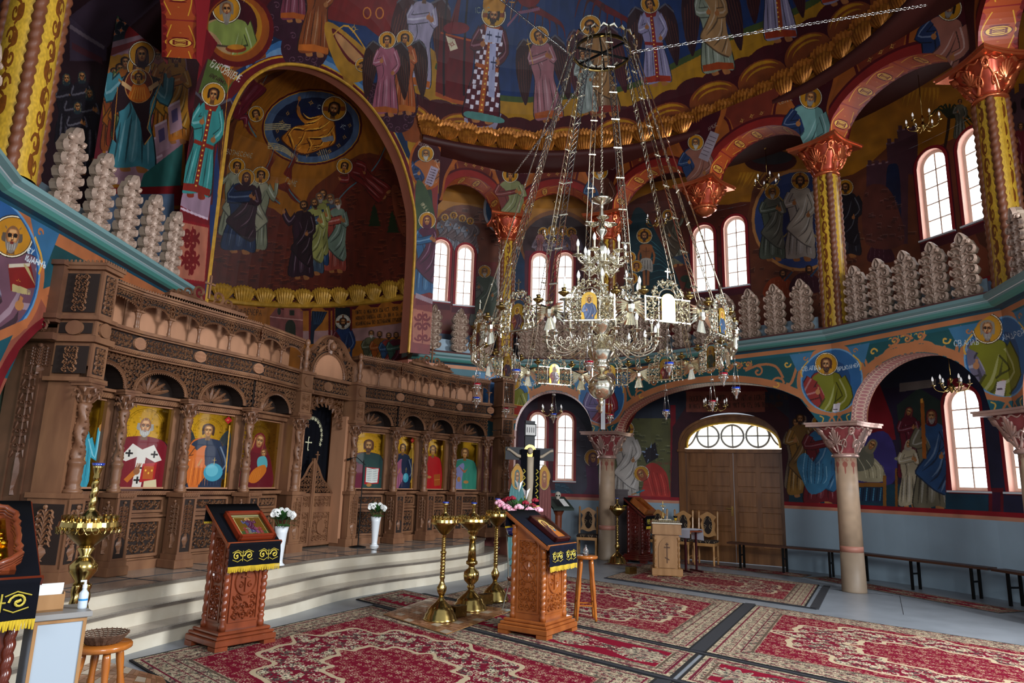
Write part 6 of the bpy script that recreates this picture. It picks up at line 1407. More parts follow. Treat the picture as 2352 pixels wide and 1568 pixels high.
  for q in range(7):
   for x in (130,172): cv.line([(x,252 + 12 * q),(x + 34,253 + 12 * q)],2.2,'5a6a6c')
  cv.ell(150,355,18,12,'a8743c')
 elif n == 7:
  icon_bg(cv,120,90,70,False); half(120,90,34,robe='9c1418',mantle='a8181c',hair='4a2214',wid=1.25,skin='b07c44',arm='x'); cv.poly([(30,380),(40,250),(90,180),(150,180),(200,250),(215,380)],'a4181c',sm=True); cv.poly([(20,380),(25,300),(60,260),(70,380)],'2c3c24',sm=True)
  for q in range(8): cv.line([(60 + 18 * q,230),(50 + 20 * q,370)],2.5,('cc3a34','6a0a10')[q % 2],taper=2)
  cv.poly([(140,270),(205,264),(210,350),(150,356)],'9a4a1c'); cv.line([(150,310),(205,305)],3,'d08a40'); cv.ell(95,290,22,10,'a8743c')
 else:
  icon_bg(cv,120,95,88,False); half(120,95,36,robe='7a7aa0',mantle='2f7a64',hair='5a3a20',wid=1.4,skin='b07c44',arm='x'); cv.poly([(10,380),(20,260),(80,185),(120,190),(110,380)],'7c7ca4',sm=True); cv.poly([(110,380),(120,200),(170,185),(215,250),(230,380)],'2f7c66',sm=True)
  for q in range(10): cv.line([(30 + 19 * q,250),(22 + 21 * q,372)],2.5,(('a8a8c8','54547a') if q < 5 else ('5aa88c','174a3c'))[q % 2],taper=2)
  cv.poly([(70,195),(125,230),(170,190),(150,215),(125,250),(90,220)],'9a5a3c',sm=True); cv.ell(75,300,16,20,'a8743c'); cv.ell(140,320,24,12,'a8743c'); cv.rect(180,10,230,18,'8a6a20')
 return cv.material(.35,goldrough=.22,coat=.25)
def carve(mb,x0,x1,z0,z1,r=.05,y=0.,pred=None,hh=.02,flower=True):
 """symmetric scrolling acanthus relief filling a rectangle"""
 W,H = x1 - x0,z1 - z0; nc = max(1,round(W / (1.85 * r))); nr = max(1,round(H / (1.85 * r))); dx,dz = W / nc,H / nr; rr = min(dx,dz) * .5
 for j in range(nr):
  for i in range(nc):
   cx,cz = x0 + dx * (i + .5),z0 + dz * (j + .5)
   if pred and not pred(cx,cz,rr): continue
   mid = (nc - 1) / 2; d = 1 if i < mid else -1
   if nc % 2 and i == mid and flower:
    for k in range(6): a = k * pi / 3 + .5; mb.ridge([(cx + .1 * rr * cos(a),cz + .1 * rr * sin(a)),(cx + .6 * rr * cos(a),cz + .6 * rr * sin(a)),(cx + rr * cos(a),cz + rr * sin(a))],[rr * .2,rr * .6,rr * .1],hh,y)
    mb.ball((cx,y - hh,cz),rr * .2,6); continue
   s = d * (1 if j % 2 else -1)
   P = [(cx + p[0],cz + p[1]) for p in scroll(0,0,rr * .95,pi / 2 * s + (pi if d < 0 else 0),1.25,s,11)]
   mb.ridge(P,[rr * .34 * (1 - .5 * k / 11) for k in range(12)],hh,y); mb.ball((P[-1][0],y - hh * .8,P[-1][1]),rr * .17,5)
   for a in (.6,2.2,3.8,5.4):
    a += .5 * (i + j); mb.ridge([(cx + rr * .62 * cos(a),cz + rr * .62 * sin(a)),(cx + rr * .98 * cos(a + .25 * s),cz + rr * .98 * sin(a + .25 * s)),(cx + rr * 1.15 * cos(a + .7 * s),cz + rr * 1.15 * sin(a + .7 * s))],[rr * .3,rr * .42,rr * .05],hh * .8,y)
   if i < nc - 1: mb.ridge([(cx + rr * .7,cz - s * rr * .7),(cx + dx / 2,cz - s * rr * .2),(cx + dx - rr * .7,cz + s * rr * .7)],rr * .2,hh * .7,y)
def vase_panel(mb,cx,z0,z1,w,y=0.):
 H = z1 - z0; vz = z0 + H * .05
 mb.ridge([(cx,vz + H * t) for t in (0,.03,.06,.14,.2,.24,.27)],[w * .4,w * .2,w * .3,w * .62,w * .5,w * .2,w * .34],.026,y)
 mb.ridge([(cx,z0 + H * .3),(cx,z1 - H * .06)],w * .09,.014,y)
 for k in range(6):
  z = z0 + H * (.33 + .095 * k)
  for s in (-1,1):
   P = [(cx,z)] + [(cx + s * p[0],p[1]) for p in scroll(w * .25,z + H * .035,w * .2,pi,1.1,-1,8)]; mb.ridge(P,w * .11,.018,y)
   mb.ridge([(cx + s * w * .1,z),(cx + s * w * .33,z + .01),(cx + s * w * .47,z - H * .04)],[w * .05,w * .16,w * .02],.016,y)
 mb.ball((cx,y - .015,z1 - H * .05),w * .12,6)
def box_frame(mb,x0,x1,z0,z1,b,y0,y1):
 mb.box(((x0 + x1) / 2,(y0 + y1) / 2,z0 + b / 2),(x1 - x0,abs(y1 - y0),b)); mb.box(((x0 + x1) / 2,(y0 + y1) / 2,z1 - b / 2),(x1 - x0,abs(y1 - y0),b))
 for x in (x0 + b / 2,x1 - b / 2): mb.box((x,(y0 + y1) / 2,(z0 + z1) / 2),(b,abs(y1 - y0),z1 - z0 - 2 * b))
OAK,DK,OIN = M['oak'],M['oak_dark'],M['oak_in']
ZB = .45
ST = dict(E1=(-4.27,6.86),P12=(-4.12,7.51),P23=(-3.78,8.28),P34=(-3.34,9.13),P4=(-3.07,10.17),P5=(-2.47,11.34),P56=(-1.87,11.99),P67=(-1.43,12.74),P78=(-.96,13.37),P8=(-.36,13.86),E8=(-.06,14.08))
KEY = list(ST); PT = [ST[k] for k in KEY]; COLL = offset(PT,.13); BODY = offset(PT,.26)
ico = empty('icon_screen',(-2.8,10.8,ZB),0,'tall brown walnut icon screen of pierced scroll carving across the sanctuary','icon screen')
def part(name,A,B):
 th,L = frame(A,B); o = empty(name,(A[0] + 2.8,A[1] - 10.8,-ZB),th); o.parent = ico; register(o,ico); return o,L
def arch_pts(x0,x1,z0,rise,n=14): c,h = (x0 + x1) / 2,(x1 - x0) / 2; return [(c - h * cos(pi * k / n),z0 + rise * sin(pi * k / n)) for k in range(n + 1)]
def lace(mb,P,y,w=.022,teeth=.018):
 mb.ridge(P,w,.018,y); n = len(P)
 for k in range(n - 1):
  for t in (.25,.75):
   x,z = P[k][0] + (P[k + 1][0] - P[k][0]) * t,P[k][1] + (P[k + 1][1] - P[k][1]) * t; dx,dz = P[k + 1][0] - P[k][0],P[k + 1][1] - P[k][1]; L = hypot(dx,dz) or 1
   mb.ridge([(x,z),(x + dz / L * teeth * 1.4,z - dx / L * teeth * 1.4)],[teeth,teeth * .5],.012,y)
def rope_band(mb,x0,x1,z,y,h=.03):
 n = int((x1 - x0) / .03)
 mb.box(((x0 + x1) / 2,y + .01,z),(x1 - x0,.02,h))
 for k in range(n): x = x0 + (k + .5) * (x1 - x0) / n; mb.ridge([(x - .012,z - h * .4),(x,z),(x + .012,z + h * .4)],.012,.012,y)
def wing_bay(i,A,B,icon_w,narches,label=None):
 o,L = part('icon_bay',A,B)
 # lower panels
 mb = MB(); mb.box((L / 2,.06,(ZB + 1.28) / 2),(L,.04,1.28 - ZB)); mb.box((L / 2,.02,ZB + .05),(L,.1,.1)); mb.box((L / 2,.01,1.29),(L,.11,.045)); mb.box((L / 2,.02,1.03),(L,.06,.025)); mb.box((L / 2,.03,2.34),(L,.1,.07)); mb.box((L / 2,.0,2.385),(L,.16,.03))
 box_frame(mb,.1,L - .1,.58,1.0,.035,.0,.05); box_frame(mb,.1,L - .1,1.07,1.24,.03,.0,.05)
 for x in (.05,L - .05): mb.box((x,.05,1.83),(.09,.05,1.0))
 mb.build('bay_frame',OAK,o)
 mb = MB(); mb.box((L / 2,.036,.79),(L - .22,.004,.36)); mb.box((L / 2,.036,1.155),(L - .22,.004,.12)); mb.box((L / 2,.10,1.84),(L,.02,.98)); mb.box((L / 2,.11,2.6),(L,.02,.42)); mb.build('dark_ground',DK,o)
 mb = MB(); carve(mb,.14,L - .14,.62,.965,.055,.03); carve(mb,.14,L - .14,1.10,1.21,.05,.03); rope_band(mb,.02,L - .02,1.29,-.046,.04); rope_band(mb,.02,L - .02,2.33,-.022,.05)
 xc = L / 2; aw = min(L * .5 - .07,.34)
 # tympanum fan
 for k in range(7):
  a = radians(20 + k * 23.3); mb.ridge([(xc + .03 * cos(a),2.42 + .02 * sin(a)),(xc + .15 * cos(a),2.42 + .11 * sin(a)),(xc + (aw - .05) * cos(a),2.42 + .22 * sin(a))],[.02,.05,.03],.02,.09)
  if k < 6: b = a + radians(11); mb.ridge(scroll(xc + aw * .6 * cos(b),2.42 + .15 * sin(b),.035,b,1.2,1,8),.013,.018,.09)
 mb.build('panel_carving',OAK,o)
 # pierced spandrel with arch in the column plane
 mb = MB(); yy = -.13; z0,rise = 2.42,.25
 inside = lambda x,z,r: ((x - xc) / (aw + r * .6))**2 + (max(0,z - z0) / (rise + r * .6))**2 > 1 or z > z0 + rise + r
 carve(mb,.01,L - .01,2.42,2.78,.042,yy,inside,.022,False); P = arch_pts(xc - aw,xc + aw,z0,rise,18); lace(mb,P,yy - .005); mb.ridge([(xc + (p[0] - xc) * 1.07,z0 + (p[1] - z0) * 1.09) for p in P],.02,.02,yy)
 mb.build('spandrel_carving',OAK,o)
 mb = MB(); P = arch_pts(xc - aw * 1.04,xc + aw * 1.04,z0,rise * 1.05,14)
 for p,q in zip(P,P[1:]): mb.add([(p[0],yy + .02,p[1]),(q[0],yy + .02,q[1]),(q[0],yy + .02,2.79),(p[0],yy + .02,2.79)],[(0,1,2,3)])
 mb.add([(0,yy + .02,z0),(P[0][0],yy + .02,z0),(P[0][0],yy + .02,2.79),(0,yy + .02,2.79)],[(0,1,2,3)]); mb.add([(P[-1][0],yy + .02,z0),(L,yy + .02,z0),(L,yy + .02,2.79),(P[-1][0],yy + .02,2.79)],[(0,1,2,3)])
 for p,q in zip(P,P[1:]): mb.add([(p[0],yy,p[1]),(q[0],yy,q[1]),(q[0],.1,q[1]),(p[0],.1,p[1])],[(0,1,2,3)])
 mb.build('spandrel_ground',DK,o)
 # cornice, oval frieze, ledge
 mb = MB(); y1 = -.19
 for d,a,b in ((.0,2.78,2.80),(.03,2.80,2.835),(.015,2.835,2.85),(.02,3.02,3.04),(.05,3.04,3.07),(.03,3.07,3.08)): mb.box((L / 2,(.12 + y1 - d) / 2,(a + b) / 2),(L + .02,.12 - y1 + d,b - a))
 mb.box((L / 2,-.02,2.94),(L,.28,.17)); rope_band(mb,0,L,2.817,y1 - .035,.03); mb.build('cornice',OAK,o)
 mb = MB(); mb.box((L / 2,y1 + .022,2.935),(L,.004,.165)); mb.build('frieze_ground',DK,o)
 mb = MB(); carve(mb,.1,L - .1,2.865,3.005,.045,y1 + .02,None,.02); mb.build('frieze_carving',OAK,o)
 mb = MB()
 for x in ((L,) if i not in (3,8) else ()):
  mb.prism([(x + .085 * cos(t),2.935 + .07 * sin(t)) for t in np.linspace(0,2 * pi,20,endpoint=False)],y1 - .01,y1 + .03)
  for k in range(-4,5):
   h = .065 * sqrt(max(0,1 - (k * .018 / .085)**2)); mb.ridge([(x + k * .018 - .01,2.935 - h),(x + k * .018 + .01,2.935 + h)],.006,.006,y1 - .012); mb.ridge([(x + k * .018 + .01,2.935 - h),(x + k * .018 - .01,2.935 + h)],.006,.006,y1 - .012)
 if mb.v: mb.build('lattice_oval',M['oak_in'],o)
 # small upper arcade
 mb = MB(); mb.box((L / 2,.09,3.29),(L,.02,.44)); mb.build('plain_board',OIN,o)
 mb = MB(); wa = L / narches; za,ra = 3.30,.11; y2 = -.15
 for k in range(narches):
  P = arch_pts(k * wa + .035,(k + 1) * wa - .035,za,ra,12); lace(mb,P,y2,.014,.014); c_ = (k + .5) * wa; hw_ = wa / 2
  carve(mb,k * wa,(k + 1) * wa,3.32,3.485,.032,y2,lambda x,z,r: ((x - c_) / (hw_ - .02))**2 + ((z - za) / (ra + .02))**2 > 1,.014,False)
 for a,b,d in ((3.485,3.50,.0),(3.50,3.525,.025),(3.53,3.55,.04)): mb.box((L / 2,(y2 - d + .1) / 2,(a + b) / 2),(L + .01,.1 - y2 + d,b - a))
 n = int(L / .035)
 for k in range(n): mb.ball(((k + .5) * L / n,y2 - .02,3.56),.011,5,1.3)
 mb.build('arcade_carving',OAK,o)
 mb = MB()
 for k in range(narches):
  P = arch_pts(k * wa + .03,(k + 1) * wa - .03,za,ra,10)
  for p,q in zip(P,P[1:]): mb.add([(p[0],y2 + .015,p[1]),(q[0],y2 + .015,q[1]),(q[0],y2 + .015,3.49),(p[0],y2 + .015,3.49)],[(0,1,2,3)])
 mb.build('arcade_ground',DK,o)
 for k in range(narches + (1 if i in (0,3,4,7) else 0)):
  x = k * wa if i not in (3,8) or k else 0; inst(SMALL,'colonnette',o,(x,y2 + .02,3.08))
 # the icon itself
 if icon_w:
  t = empty('icon',(A[0],A[1],0),o.rotation_euler.z,ICON_LABEL[i],'icon','icons of the screen'); w_ = L - .17
  mb = MB(); mb.uv = []; mb.add([(xc - w_ / 2,.07,1.345),(xc + w_ / 2,.07,1.345),(xc + w_ / 2,.07,2.29),(xc - w_ / 2,.07,2.29)],[(0,1,2,3)]); mb.uv = [(0,0),(1,0),(1,1),(0,1)]
  mb.build('painted_panel',icon_saint(i + 1),t)
  mb = MB(); box_frame(mb,xc - w_ / 2 - .012,xc + w_ / 2 + .012,1.335,2.30,.02,.045,.085); mb.build('rim',M['oak_in'],t)
 return o
ICON_LABEL = {0: 'icon of a young saint in a turquoise robe, leftmost of the screen',1: 'icon of a grey-bearded bishop with black crosses on a white stole',2: 'icon of a dark-winged angel in orange holding a blue globe',3: 'narrow icon of a mother in maroon veil holding her child',
  4: 'icon of a bearded man holding an open book in red covers',5: 'icon of a winged figure in pink and navy with a small globe',6: 'icon of a young saint in a bright red robe with a brown book',7: 'icon of a saint in lavender and green, rightmost of the screen'}
# small colonnette
mb = MB(); mb.smooth = True; mb.lathe([(.030,0),(.030,.02),(.018,.035),(.024,.05),(.018,.07),(.016,.15),(.02,.155),(.018,.165),(.026,.19),(.034,.215)],12); mb.smooth = False; mb.box((0,0,.225),(.085,.085,.02)); SMALL = mb.mesh('colonnette',OAK)
# vine-wound column with leafy capital
mb = MB(); mb.smooth = True
def vr(a,z): return 1 + .22 * sin(2 * a + z * 26) * (1 if .32 < z < .86 else 0) + .10 * sin(7 * a + 3 * sin(z * 60))
prof = [(.07,0),(.07,.03),(.05,.045),(.06,.06),(.045,.08)] + [(.052,z) for z in np.linspace(.1,.26,6)] + [(.062,.28),(.062,.30),(.042,.32)] + [(.044,z) for z in np.linspace(.34,.86,28)] + [(.055,.875),(.04,.89)] + [(.042 + .045 * t * t,.9 + .12 * t) for t in (0,.3,.6,.8,1)]
mb.lathe(prof,16,twist=vr); mb.smooth = False; mb.box((0,0,1.035),(.19,.16,.03)); mb.box((0,0,1.06),(.22,.18,.025))
for k in range(8):
 a = k * pi / 4
 for q,(z,l) in enumerate(((.92,.05),(.98,.06))):
  ax,ay = cos(a + q * .4),sin(a + q * .4); mb.tube([(ax * .045,ay * .045,z - .05),(ax * .075,ay * .075,z),(ax * .10,ay * .10,z + .01),(ax * .105,ay * .105,z - .02)],[.012,.016,.014,.006],5)
for k in range(26):
 a = k * 2.1; z = .34 + k * .02; mb.ball((.05 * cos(a),.05 * sin(a),z),.014,5)
COLM = mb.mesh('vine_column',OAK)
IN = [(COLL[k],COLL[k + 1]) for k in (0,1,2,3)] + [(COLL[k],COLL[k + 1]) for k in (5,6,7,8)]
BB = [(BODY[k],BODY[k + 1]) for k in (0,1,2,3)] + [(BODY[k],BODY[k + 1]) for k in (5,6,7,8)]
for k,(A,B) in enumerate(BB): wing_bay(k,A,B,1,1 if k == 0 else 2)
def rel(p,z=0): return (p[0] + 2.8,p[1] - 10.8,z - ZB)
angs = [frame(PT[max(0,k - 1)],PT[min(len(PT) - 1,k + 1)])[0] for k in range(len(PT))]
def pedestal(p,th,w=.2,d=.24):
 o = empty('pedestal',rel(p),th); o.parent = ico; register(o,ico)
 mb = MB(); mb.box((0,0,ZB + .05),(w + .07,d + .05,.10),.01); mb.box((0,0,ZB + .13),(w + .03,d + .02,.06)); mb.box((0,0,1.275),(w + .05,d + .04,.05)); mb.box((0,0,(ZB + 1.26) / 2 + .05),(w - .03,d - .03,1.0 - .25))
 for sx in (-1,1):
  for y in (-d / 2 + .01,d / 2 - .01): mb.box((sx * (w / 2 - .012),y,.88),(.028,.028,.76))
 box_frame(mb,-w / 2,w / 2,ZB + .16,1.25,.022,-d / 2,-d / 2 + .02); mb.build('pedestal_body',OAK,o)
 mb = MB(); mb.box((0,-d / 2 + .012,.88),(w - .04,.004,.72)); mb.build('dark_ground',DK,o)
 mb = MB(); vase_panel(mb,0,ZB + .2,1.23,w - .06,-d / 2 + .01); rope_band(mb,-w / 2,w / 2,1.275,-d / 2 - .03,.035)
 sd = MB(); vase_panel(sd,0,ZB + .2,1.23,d - .08,0); mb.merge(sd,lambda q: (w / 2 - .012 - q[1],q[0],q[2])); mb.merge(sd,lambda q: (-w / 2 + .012 + q[1],-q[0],q[2])); mb.build('vase_carving',OAK,o)
for k in range(1,10):
 if k in (4,5): continue
 pedestal(tuple(np.array(PT[k]) * .5 + np.array(COLL[k]) * .5),angs[k],.19); c = inst(COLM,'vine_column',ico,rel(COLL[k],1.30),angs[k],(1,1,1.03))
# tall end piers
def end_pier(p,th,side):
 o = empty('end_pier',rel(p),th); o.parent = ico; register(o,ico); w,d = (.24,.42) if side < 0 else (.3,.34)
 mb = MB()
 for z0,z1,e in ((2.40,2.44,.03),(2.80,2.86,.04),(3.03,3.07,.04),(3.56,3.60,.035),(3.60,3.63,.05)): mb.box((0,0,(z0 + z1) / 2),(w + e * 2,d + e * 2,z1 - z0))
 mb.box((0,0,3.1),(w - .02,d - .02,1.4 - .32)); mb.box((0,.06,1.5),(w - .05,d - .12,2.1)); mb.box((0,0,ZB + .06),(w + .03,d + .03,.12)); mb.box((0,0,.9),(w,d,.7)); mb.box((0,0,1.28),(w + .04,d + .04,.05))
 for z0,z1 in ((2.45,2.79),(2.87,3.02),(3.08,3.55),(.6,1.24)): box_frame(mb,-w / 2,w / 2,z0,z1,.035,-d / 2 - .005,-d / 2 + .02)
 for k in range(9): mb.ball((-.17 + .0425 * k,-d / 2 - .03,3.645),.014,5,1.3); mb.ball((side * (w / 2 + .03),-.18 + .045 * k,3.645),.014,5,1.3)
 mb.build('pier_body',OAK,o)
 mb = MB()
 for z0,z1 in ((2.48,2.76),(2.89,3.0),(3.11,3.52),(.64,1.2)): mb.box((0,-d / 2 - .002,(z0 + z1) / 2),(w - .08,.01,z1 - z0)); mb.box((side * (w / 2 + .001),0,(z0 + z1) / 2),(.01,d - .08,z1 - z0))
 mb.build('dark_ground',DK,o)
 def face_(mb): carve(mb,-w / 2 + .04,w / 2 - .04,2.49,2.75,.035,-d / 2 - .008); carve(mb,-w / 2 + .04,w / 2 - .04,3.12,3.51,.035,-d / 2 - .008); vase_panel(mb,0,.64,1.2,.2,-d / 2 - .008); mb.prism([(.09 * cos(t),2.945 + .075 * sin(t)) for t in np.linspace(0,2 * pi,20,endpoint=False)],-d / 2 - .03,-d / 2)
 mb = MB(); face_(mb); sd = MB(); face_(sd); mb.merge(sd,lambda q: (side * (-q[1] + (w - d) / 2),side * q[0],q[2])); mb.build('pier_carving',OAK,o)
 c = inst(COLM,'vine_column',o,(.0,-.14,1.30),0,(1.25,1.25,1.04))
end_pier((-4.44,6.93),radians(88),-1); end_pier(COLL[10],angs[10],1)
# carved return, shade put into its walnut colour, that closes the left end against the arcade
o,L = part('return_wall',(-5.1,6.86),(-4.62,6.84)); mb = MB(); mb.box((L / 2,.05,1.7),(L,.08,2.5)); mb.box((L / 2,.0,3.3),(L + .02,.2,.62)); mb.box((L / 2,.0,2.84),(L + .06,.26,.07)); mb.box((L / 2,.0,3.05),(L + .06,.26,.05)); mb.box((L / 2,.0,3.61),(L + .06,.28,.05)); box_frame(mb,.12,L - .16,3.12,3.54,.03,-.125,-.09); mb.build('return_panel',mat('walnut_shade','5e3d2b',.45,var=.2,scale=5),o)
mb = MB(); carve(mb,.17,L - .2,3.16,3.5,.085,-.1); carve(mb,.05,L - .05,2.89,3.02,.06,-.1);
for sx in (.25,): vase_panel(mb,sx,1.2,2.7,.14,.01); box_frame(mb,sx - .1,sx + .1,.6,2.72,.015,0,.012); carve(mb,sx - .07,sx + .07,.65,1.15,.06,.01)
vase_panel(mb,L - .17,2.45,2.78,.22,.01); mb.build('return_carving',MATS['walnut_shade'],o)
# ---- royal doors
o,L = part('royal_gate',BODY[4],BODY[5]); c = L / 2; ow = .47
for s in (-1,1):
 mb = MB(); x = c + s * (ow + .16); w_ = .22
 mb.box((x,-.05,1.45),(w_,.22,2.0)); mb.box((x,-.12,ZB + .06),(w_ + .1,.34,.12)); mb.box((x,-.12,.88),(w_,.28,.78)); mb.box((x,-.12,1.28),(w_ + .05,.34,.05)); mb.box((x,-.1,2.42),(w_ + .05,.34,.05)); mb.box((x,-.1,2.6),(w_,.3,.34)); mb.box((x,-.1,2.79),(w_ + .05,.36,.05)); mb.box((x,-.1,2.92),(w_ + .02,.32,.24)); mb.box((x,-.1,3.05),(w_ + .07,.38,.045))
 box_frame(mb,x - w_ / 2,x + w_ / 2,.6,1.25,.03,-.27,-.255); box_frame(mb,x - w_ / 2,x + w_ / 2,2.45,2.76,.03,-.262,-.25); mb.build('gate_pier',OAK,o)
 mb = MB(); vase_panel(mb,x,.62,1.23,w_ - .07,-.265); carve(mb,x - .08,x + .08,2.48,2.73,.055,-.252); mb.prism([(x + .075 * cos(t),2.92 + .08 * sin(t)) for t in np.linspace(0,2 * pi,18,endpoint=False)],-.28,-.25); rope_band(mb,x - w_ / 2,x + w_ / 2,2.79,-.285,.03); mb.build('pier_carving',OAK,o)
 inst(COLM,'vine_column',o,(x - s * .0,-.19,1.30),0,(1.15,1.15,1.04))
 mb = MB(); mb.smooth = True; mb.lathe([(.05,3.07),(.05,3.1),(.03,3.12),(.045,3.17),(.05,3.2),(.03,3.24),(.035,3.3),(.05,3.36),(.045,3.42),(.02,3.46),(.035,3.48),(.042,3.52),(.03,3.56),(.005,3.58)],14,(x,-.2,0)); mb.build('finial',OAK,o)
 # sloped carved jamb
 mb = MB(); mb.box((c + s * (ow + .02),.02,1.5),(.06,.3,2.0)); mb.build('jamb',OIN,o)
mb = MB(); mb.box((c,-.02,2.80),(1.3,.26,.06)); mb.box((c,-.02,3.05),(1.3,.26,.05)); mb.box((c,.02,2.93),(1.3,.2,.2)); mb.build('lintel',OAK,o)
mb = MB(); mb.box((c,-.083,2.925),(1.0,.004,.19)); mb.build('lintel_ground',DK,o)
mb = MB(); carve(mb,c - .5,c + .5,2.85,3.01,.05,-.085); mb.prism([(c + .10 * cos(t),2.93 + .075 * sin(t)) for t in np.linspace(0,2 * pi,20,endpoint=False)],-.11,-.08); rope_band(mb,c - .5,c + .5,2.80,-.15,.03)
# pierced head of the opening
for k in range(11):
 a = radians(10 + 16 * k); mb.ridge(scroll(c + .42 * cos(a),2.28 + .44 * sin(a),.075,a,1.3,1 if k % 2 else -1,14),[.03] * 8 + [.018] * 7,.03,-.04); mb.ridge([(c + .5 * cos(a + .1),2.28 + .5 * sin(a + .1)),(c + .37 * cos(a + .18),2.28 + .4 * sin(a + .18)),(c + .30 * cos(a + .1),2.28 + .33 * sin(a + .1))],[.02,.06,.01],.03,-.04)
carve(mb,c - .47,c + .47,2.3,2.76,.055,-.03,lambda x,z,r: ((x - c) / .36)**2 + ((z - 2.28) / .38)**2 > 1); mb.build('gate_head_carving',OAK,o)
# crown over the gate
mb = MB(); P = smooth([(c - .62,3.09),(c - .60,3.36),(c - .45,3.45),(c - .25,3.66),(c,3.74),(c + .25,3.66),(c + .45,3.45),(c + .60,3.36),(c + .62,3.09)],False,6); A_ = arch_pts(c - .36,c + .36,3.09,.38,20)
mb.ridge(P,.05,.06,-.10); mb.ridge([(c + (p[0] - c) * .93,3.09 + (p[1] - 3.09) * .95) for p in P],.02,.03,-.09); lace(mb,A_,-.10,.03,.02); mb.ridge([(c + (p[0] - c) * 1.13,3.09 + (p[1] - 3.09) * 1.1) for p in A_],.022,.03,-.09)
def incr(x,z,r):
 if ((x - c) / (.37 + r * .7))**2 + ((z - 3.09) / (.39 + r * .7))**2 < 1: return False
 t = np.interp(x,[p[0] for p in P[6:-6]],[p[1] for p in P[6:-6]]); return z < t - r * .8
carve(mb,c - .58,c + .58,3.1,3.68,.055,-.09,incr,.03,False)
for s in (-1,1): mb.ridge([(c + s * .3,3.42),(c + s * .22,3.5),(c + s * .14,3.58)],[.02,.07,.03],.04,-.1)
mb.ridge([(c,3.46),(c,3.58),(c,3.69)],[.1,.2,.12],.03,-.1); mb.ball((c,-.14,3.58),.06,10,1.2); mb.build('crown_carving',OAK,o)
mb = MB()
for p,q in zip(P,P[1:]): mb.add([(p[0],-.07,3.09),(q[0],-.07,3.09),(q[0],-.07,q[1]),(p[0],-.07,p[1])],[(0,1,2,3)])
mb.build('crown_ground',DK,o)
mb = MB(); mb.prism(A_,-.085,-.075); mb.build('crown_board',OIN,o)
# gate leaves
for s in (-1,1):
 w_ = ow - .01
 mb = MB(); mb.box((0,.02,.87),(w_,.04,.80)); box_frame(mb,-w_ / 2,w_ / 2,.48,1.02,.045,-.02,.02); box_frame(mb,-w_ / 2,w_ / 2,1.02,1.26,.04,-.02,.02)
 cr = smooth([(0,1.78),(.10,1.66),(.2,1.5),(.3,1.42),(.4,1.32),(ow - .02,1.27)],False,4); cr = [(s * p[0] - s * w_ / 2,p[1]) for p in cr]; mb.ridge(cr,.035,.03,0)
 mb.box((-s * (w_ / 2 - .015),-.01,1.28),(.035,.05,1.05)); carve(mb,-w_ / 2 + .05,w_ / 2 - .05,.54,.97,.055,-.0,None,.02); carve(mb,-w_ / 2 + .05,w_ / 2 - .05,1.07,1.21,.05,0.,None,.018)
 carve(mb,-w_ / 2,w_ / 2,1.28,1.75,.045,0,lambda x,z,r: z < np.interp(s * x + w_ / 2,[s * p[0] + w_ / 2 for p in cr],[p[1] for p in cr]) - r * .7,.02,False)
 mb.prism([(.085 * cos(t),.755 + .11 * sin(t)) for t in np.linspace(0,2 * pi,16,endpoint=False)],-.03,.0); l_ = mb.build('gate_leaf',OAK,o); l_.location = (c + s * ow / 2,.06,0)
mb = MB(); mb.box((c,.0,1.84),(.012,.02,.12)); mb.box((c,.0,1.86),(.08,.02,.015)); mb.ball((c,0,1.9),.015,6); mb.build('gate_cross',OAK,o)
# curtain behind the gate with embroidered garland
t = empty('curtain',(BODY[4][0],BODY[4][1],0),o.rotation_euler.z,'black velvet curtain with white flower garland behind the gate','curtain')
mb = MB(); n = 40; xs_ = np.linspace(c - .5,c + .5,n); vs = [(x,.22 + .012 * sin(x * 60),z) for z in (ZB,2.75) for x in xs_]; mb.add(vs,[(i,i + 1,n + i + 1,n + i) for i in range(n - 1)]); mb.build('cloth',M['black'],t,True)
em = mat('cream_embroidery','d8d4b0',.6); mb = MB()
for k in range(46):
 a = pi * (k / 45) * 1.24 - .37; rx,rz = .27,.30; x,z = c + rx * cos(a),2.14 + rz * sin(a)
 if k % 3 == 0:
  for q in range(5): b = q * 1.256 + k; mb.ridge([(x,z),(x + .028 * cos(b),z + .028 * sin(b))],[.006,.016],.004,.195)
 for q in (-1,1): mb.ridge([(x,z),(x + q * .022 * cos(a) + .02 * sin(a),z + q * .03 * sin(a) + .02 * cos(a))],[.01,.003],.003,.197)
for z0,h in ((1.93,.2),):
 mb.ridge([(c - .02,z0),(c - .02,z0 + h)],.018,.004,.195); mb.ridge([(c - .08,z0 + h * .6),(c + .04,z0 + h * .6)],.018,.004,.195)
 for q in ((-.02,z0 + h),(-.08,z0 + h * .6),(.04,z0 + h * .6),(-.02,z0)): mb.ball((c + q[0],.19,q[1]),.014,6)
mb.build('garland',em,t)
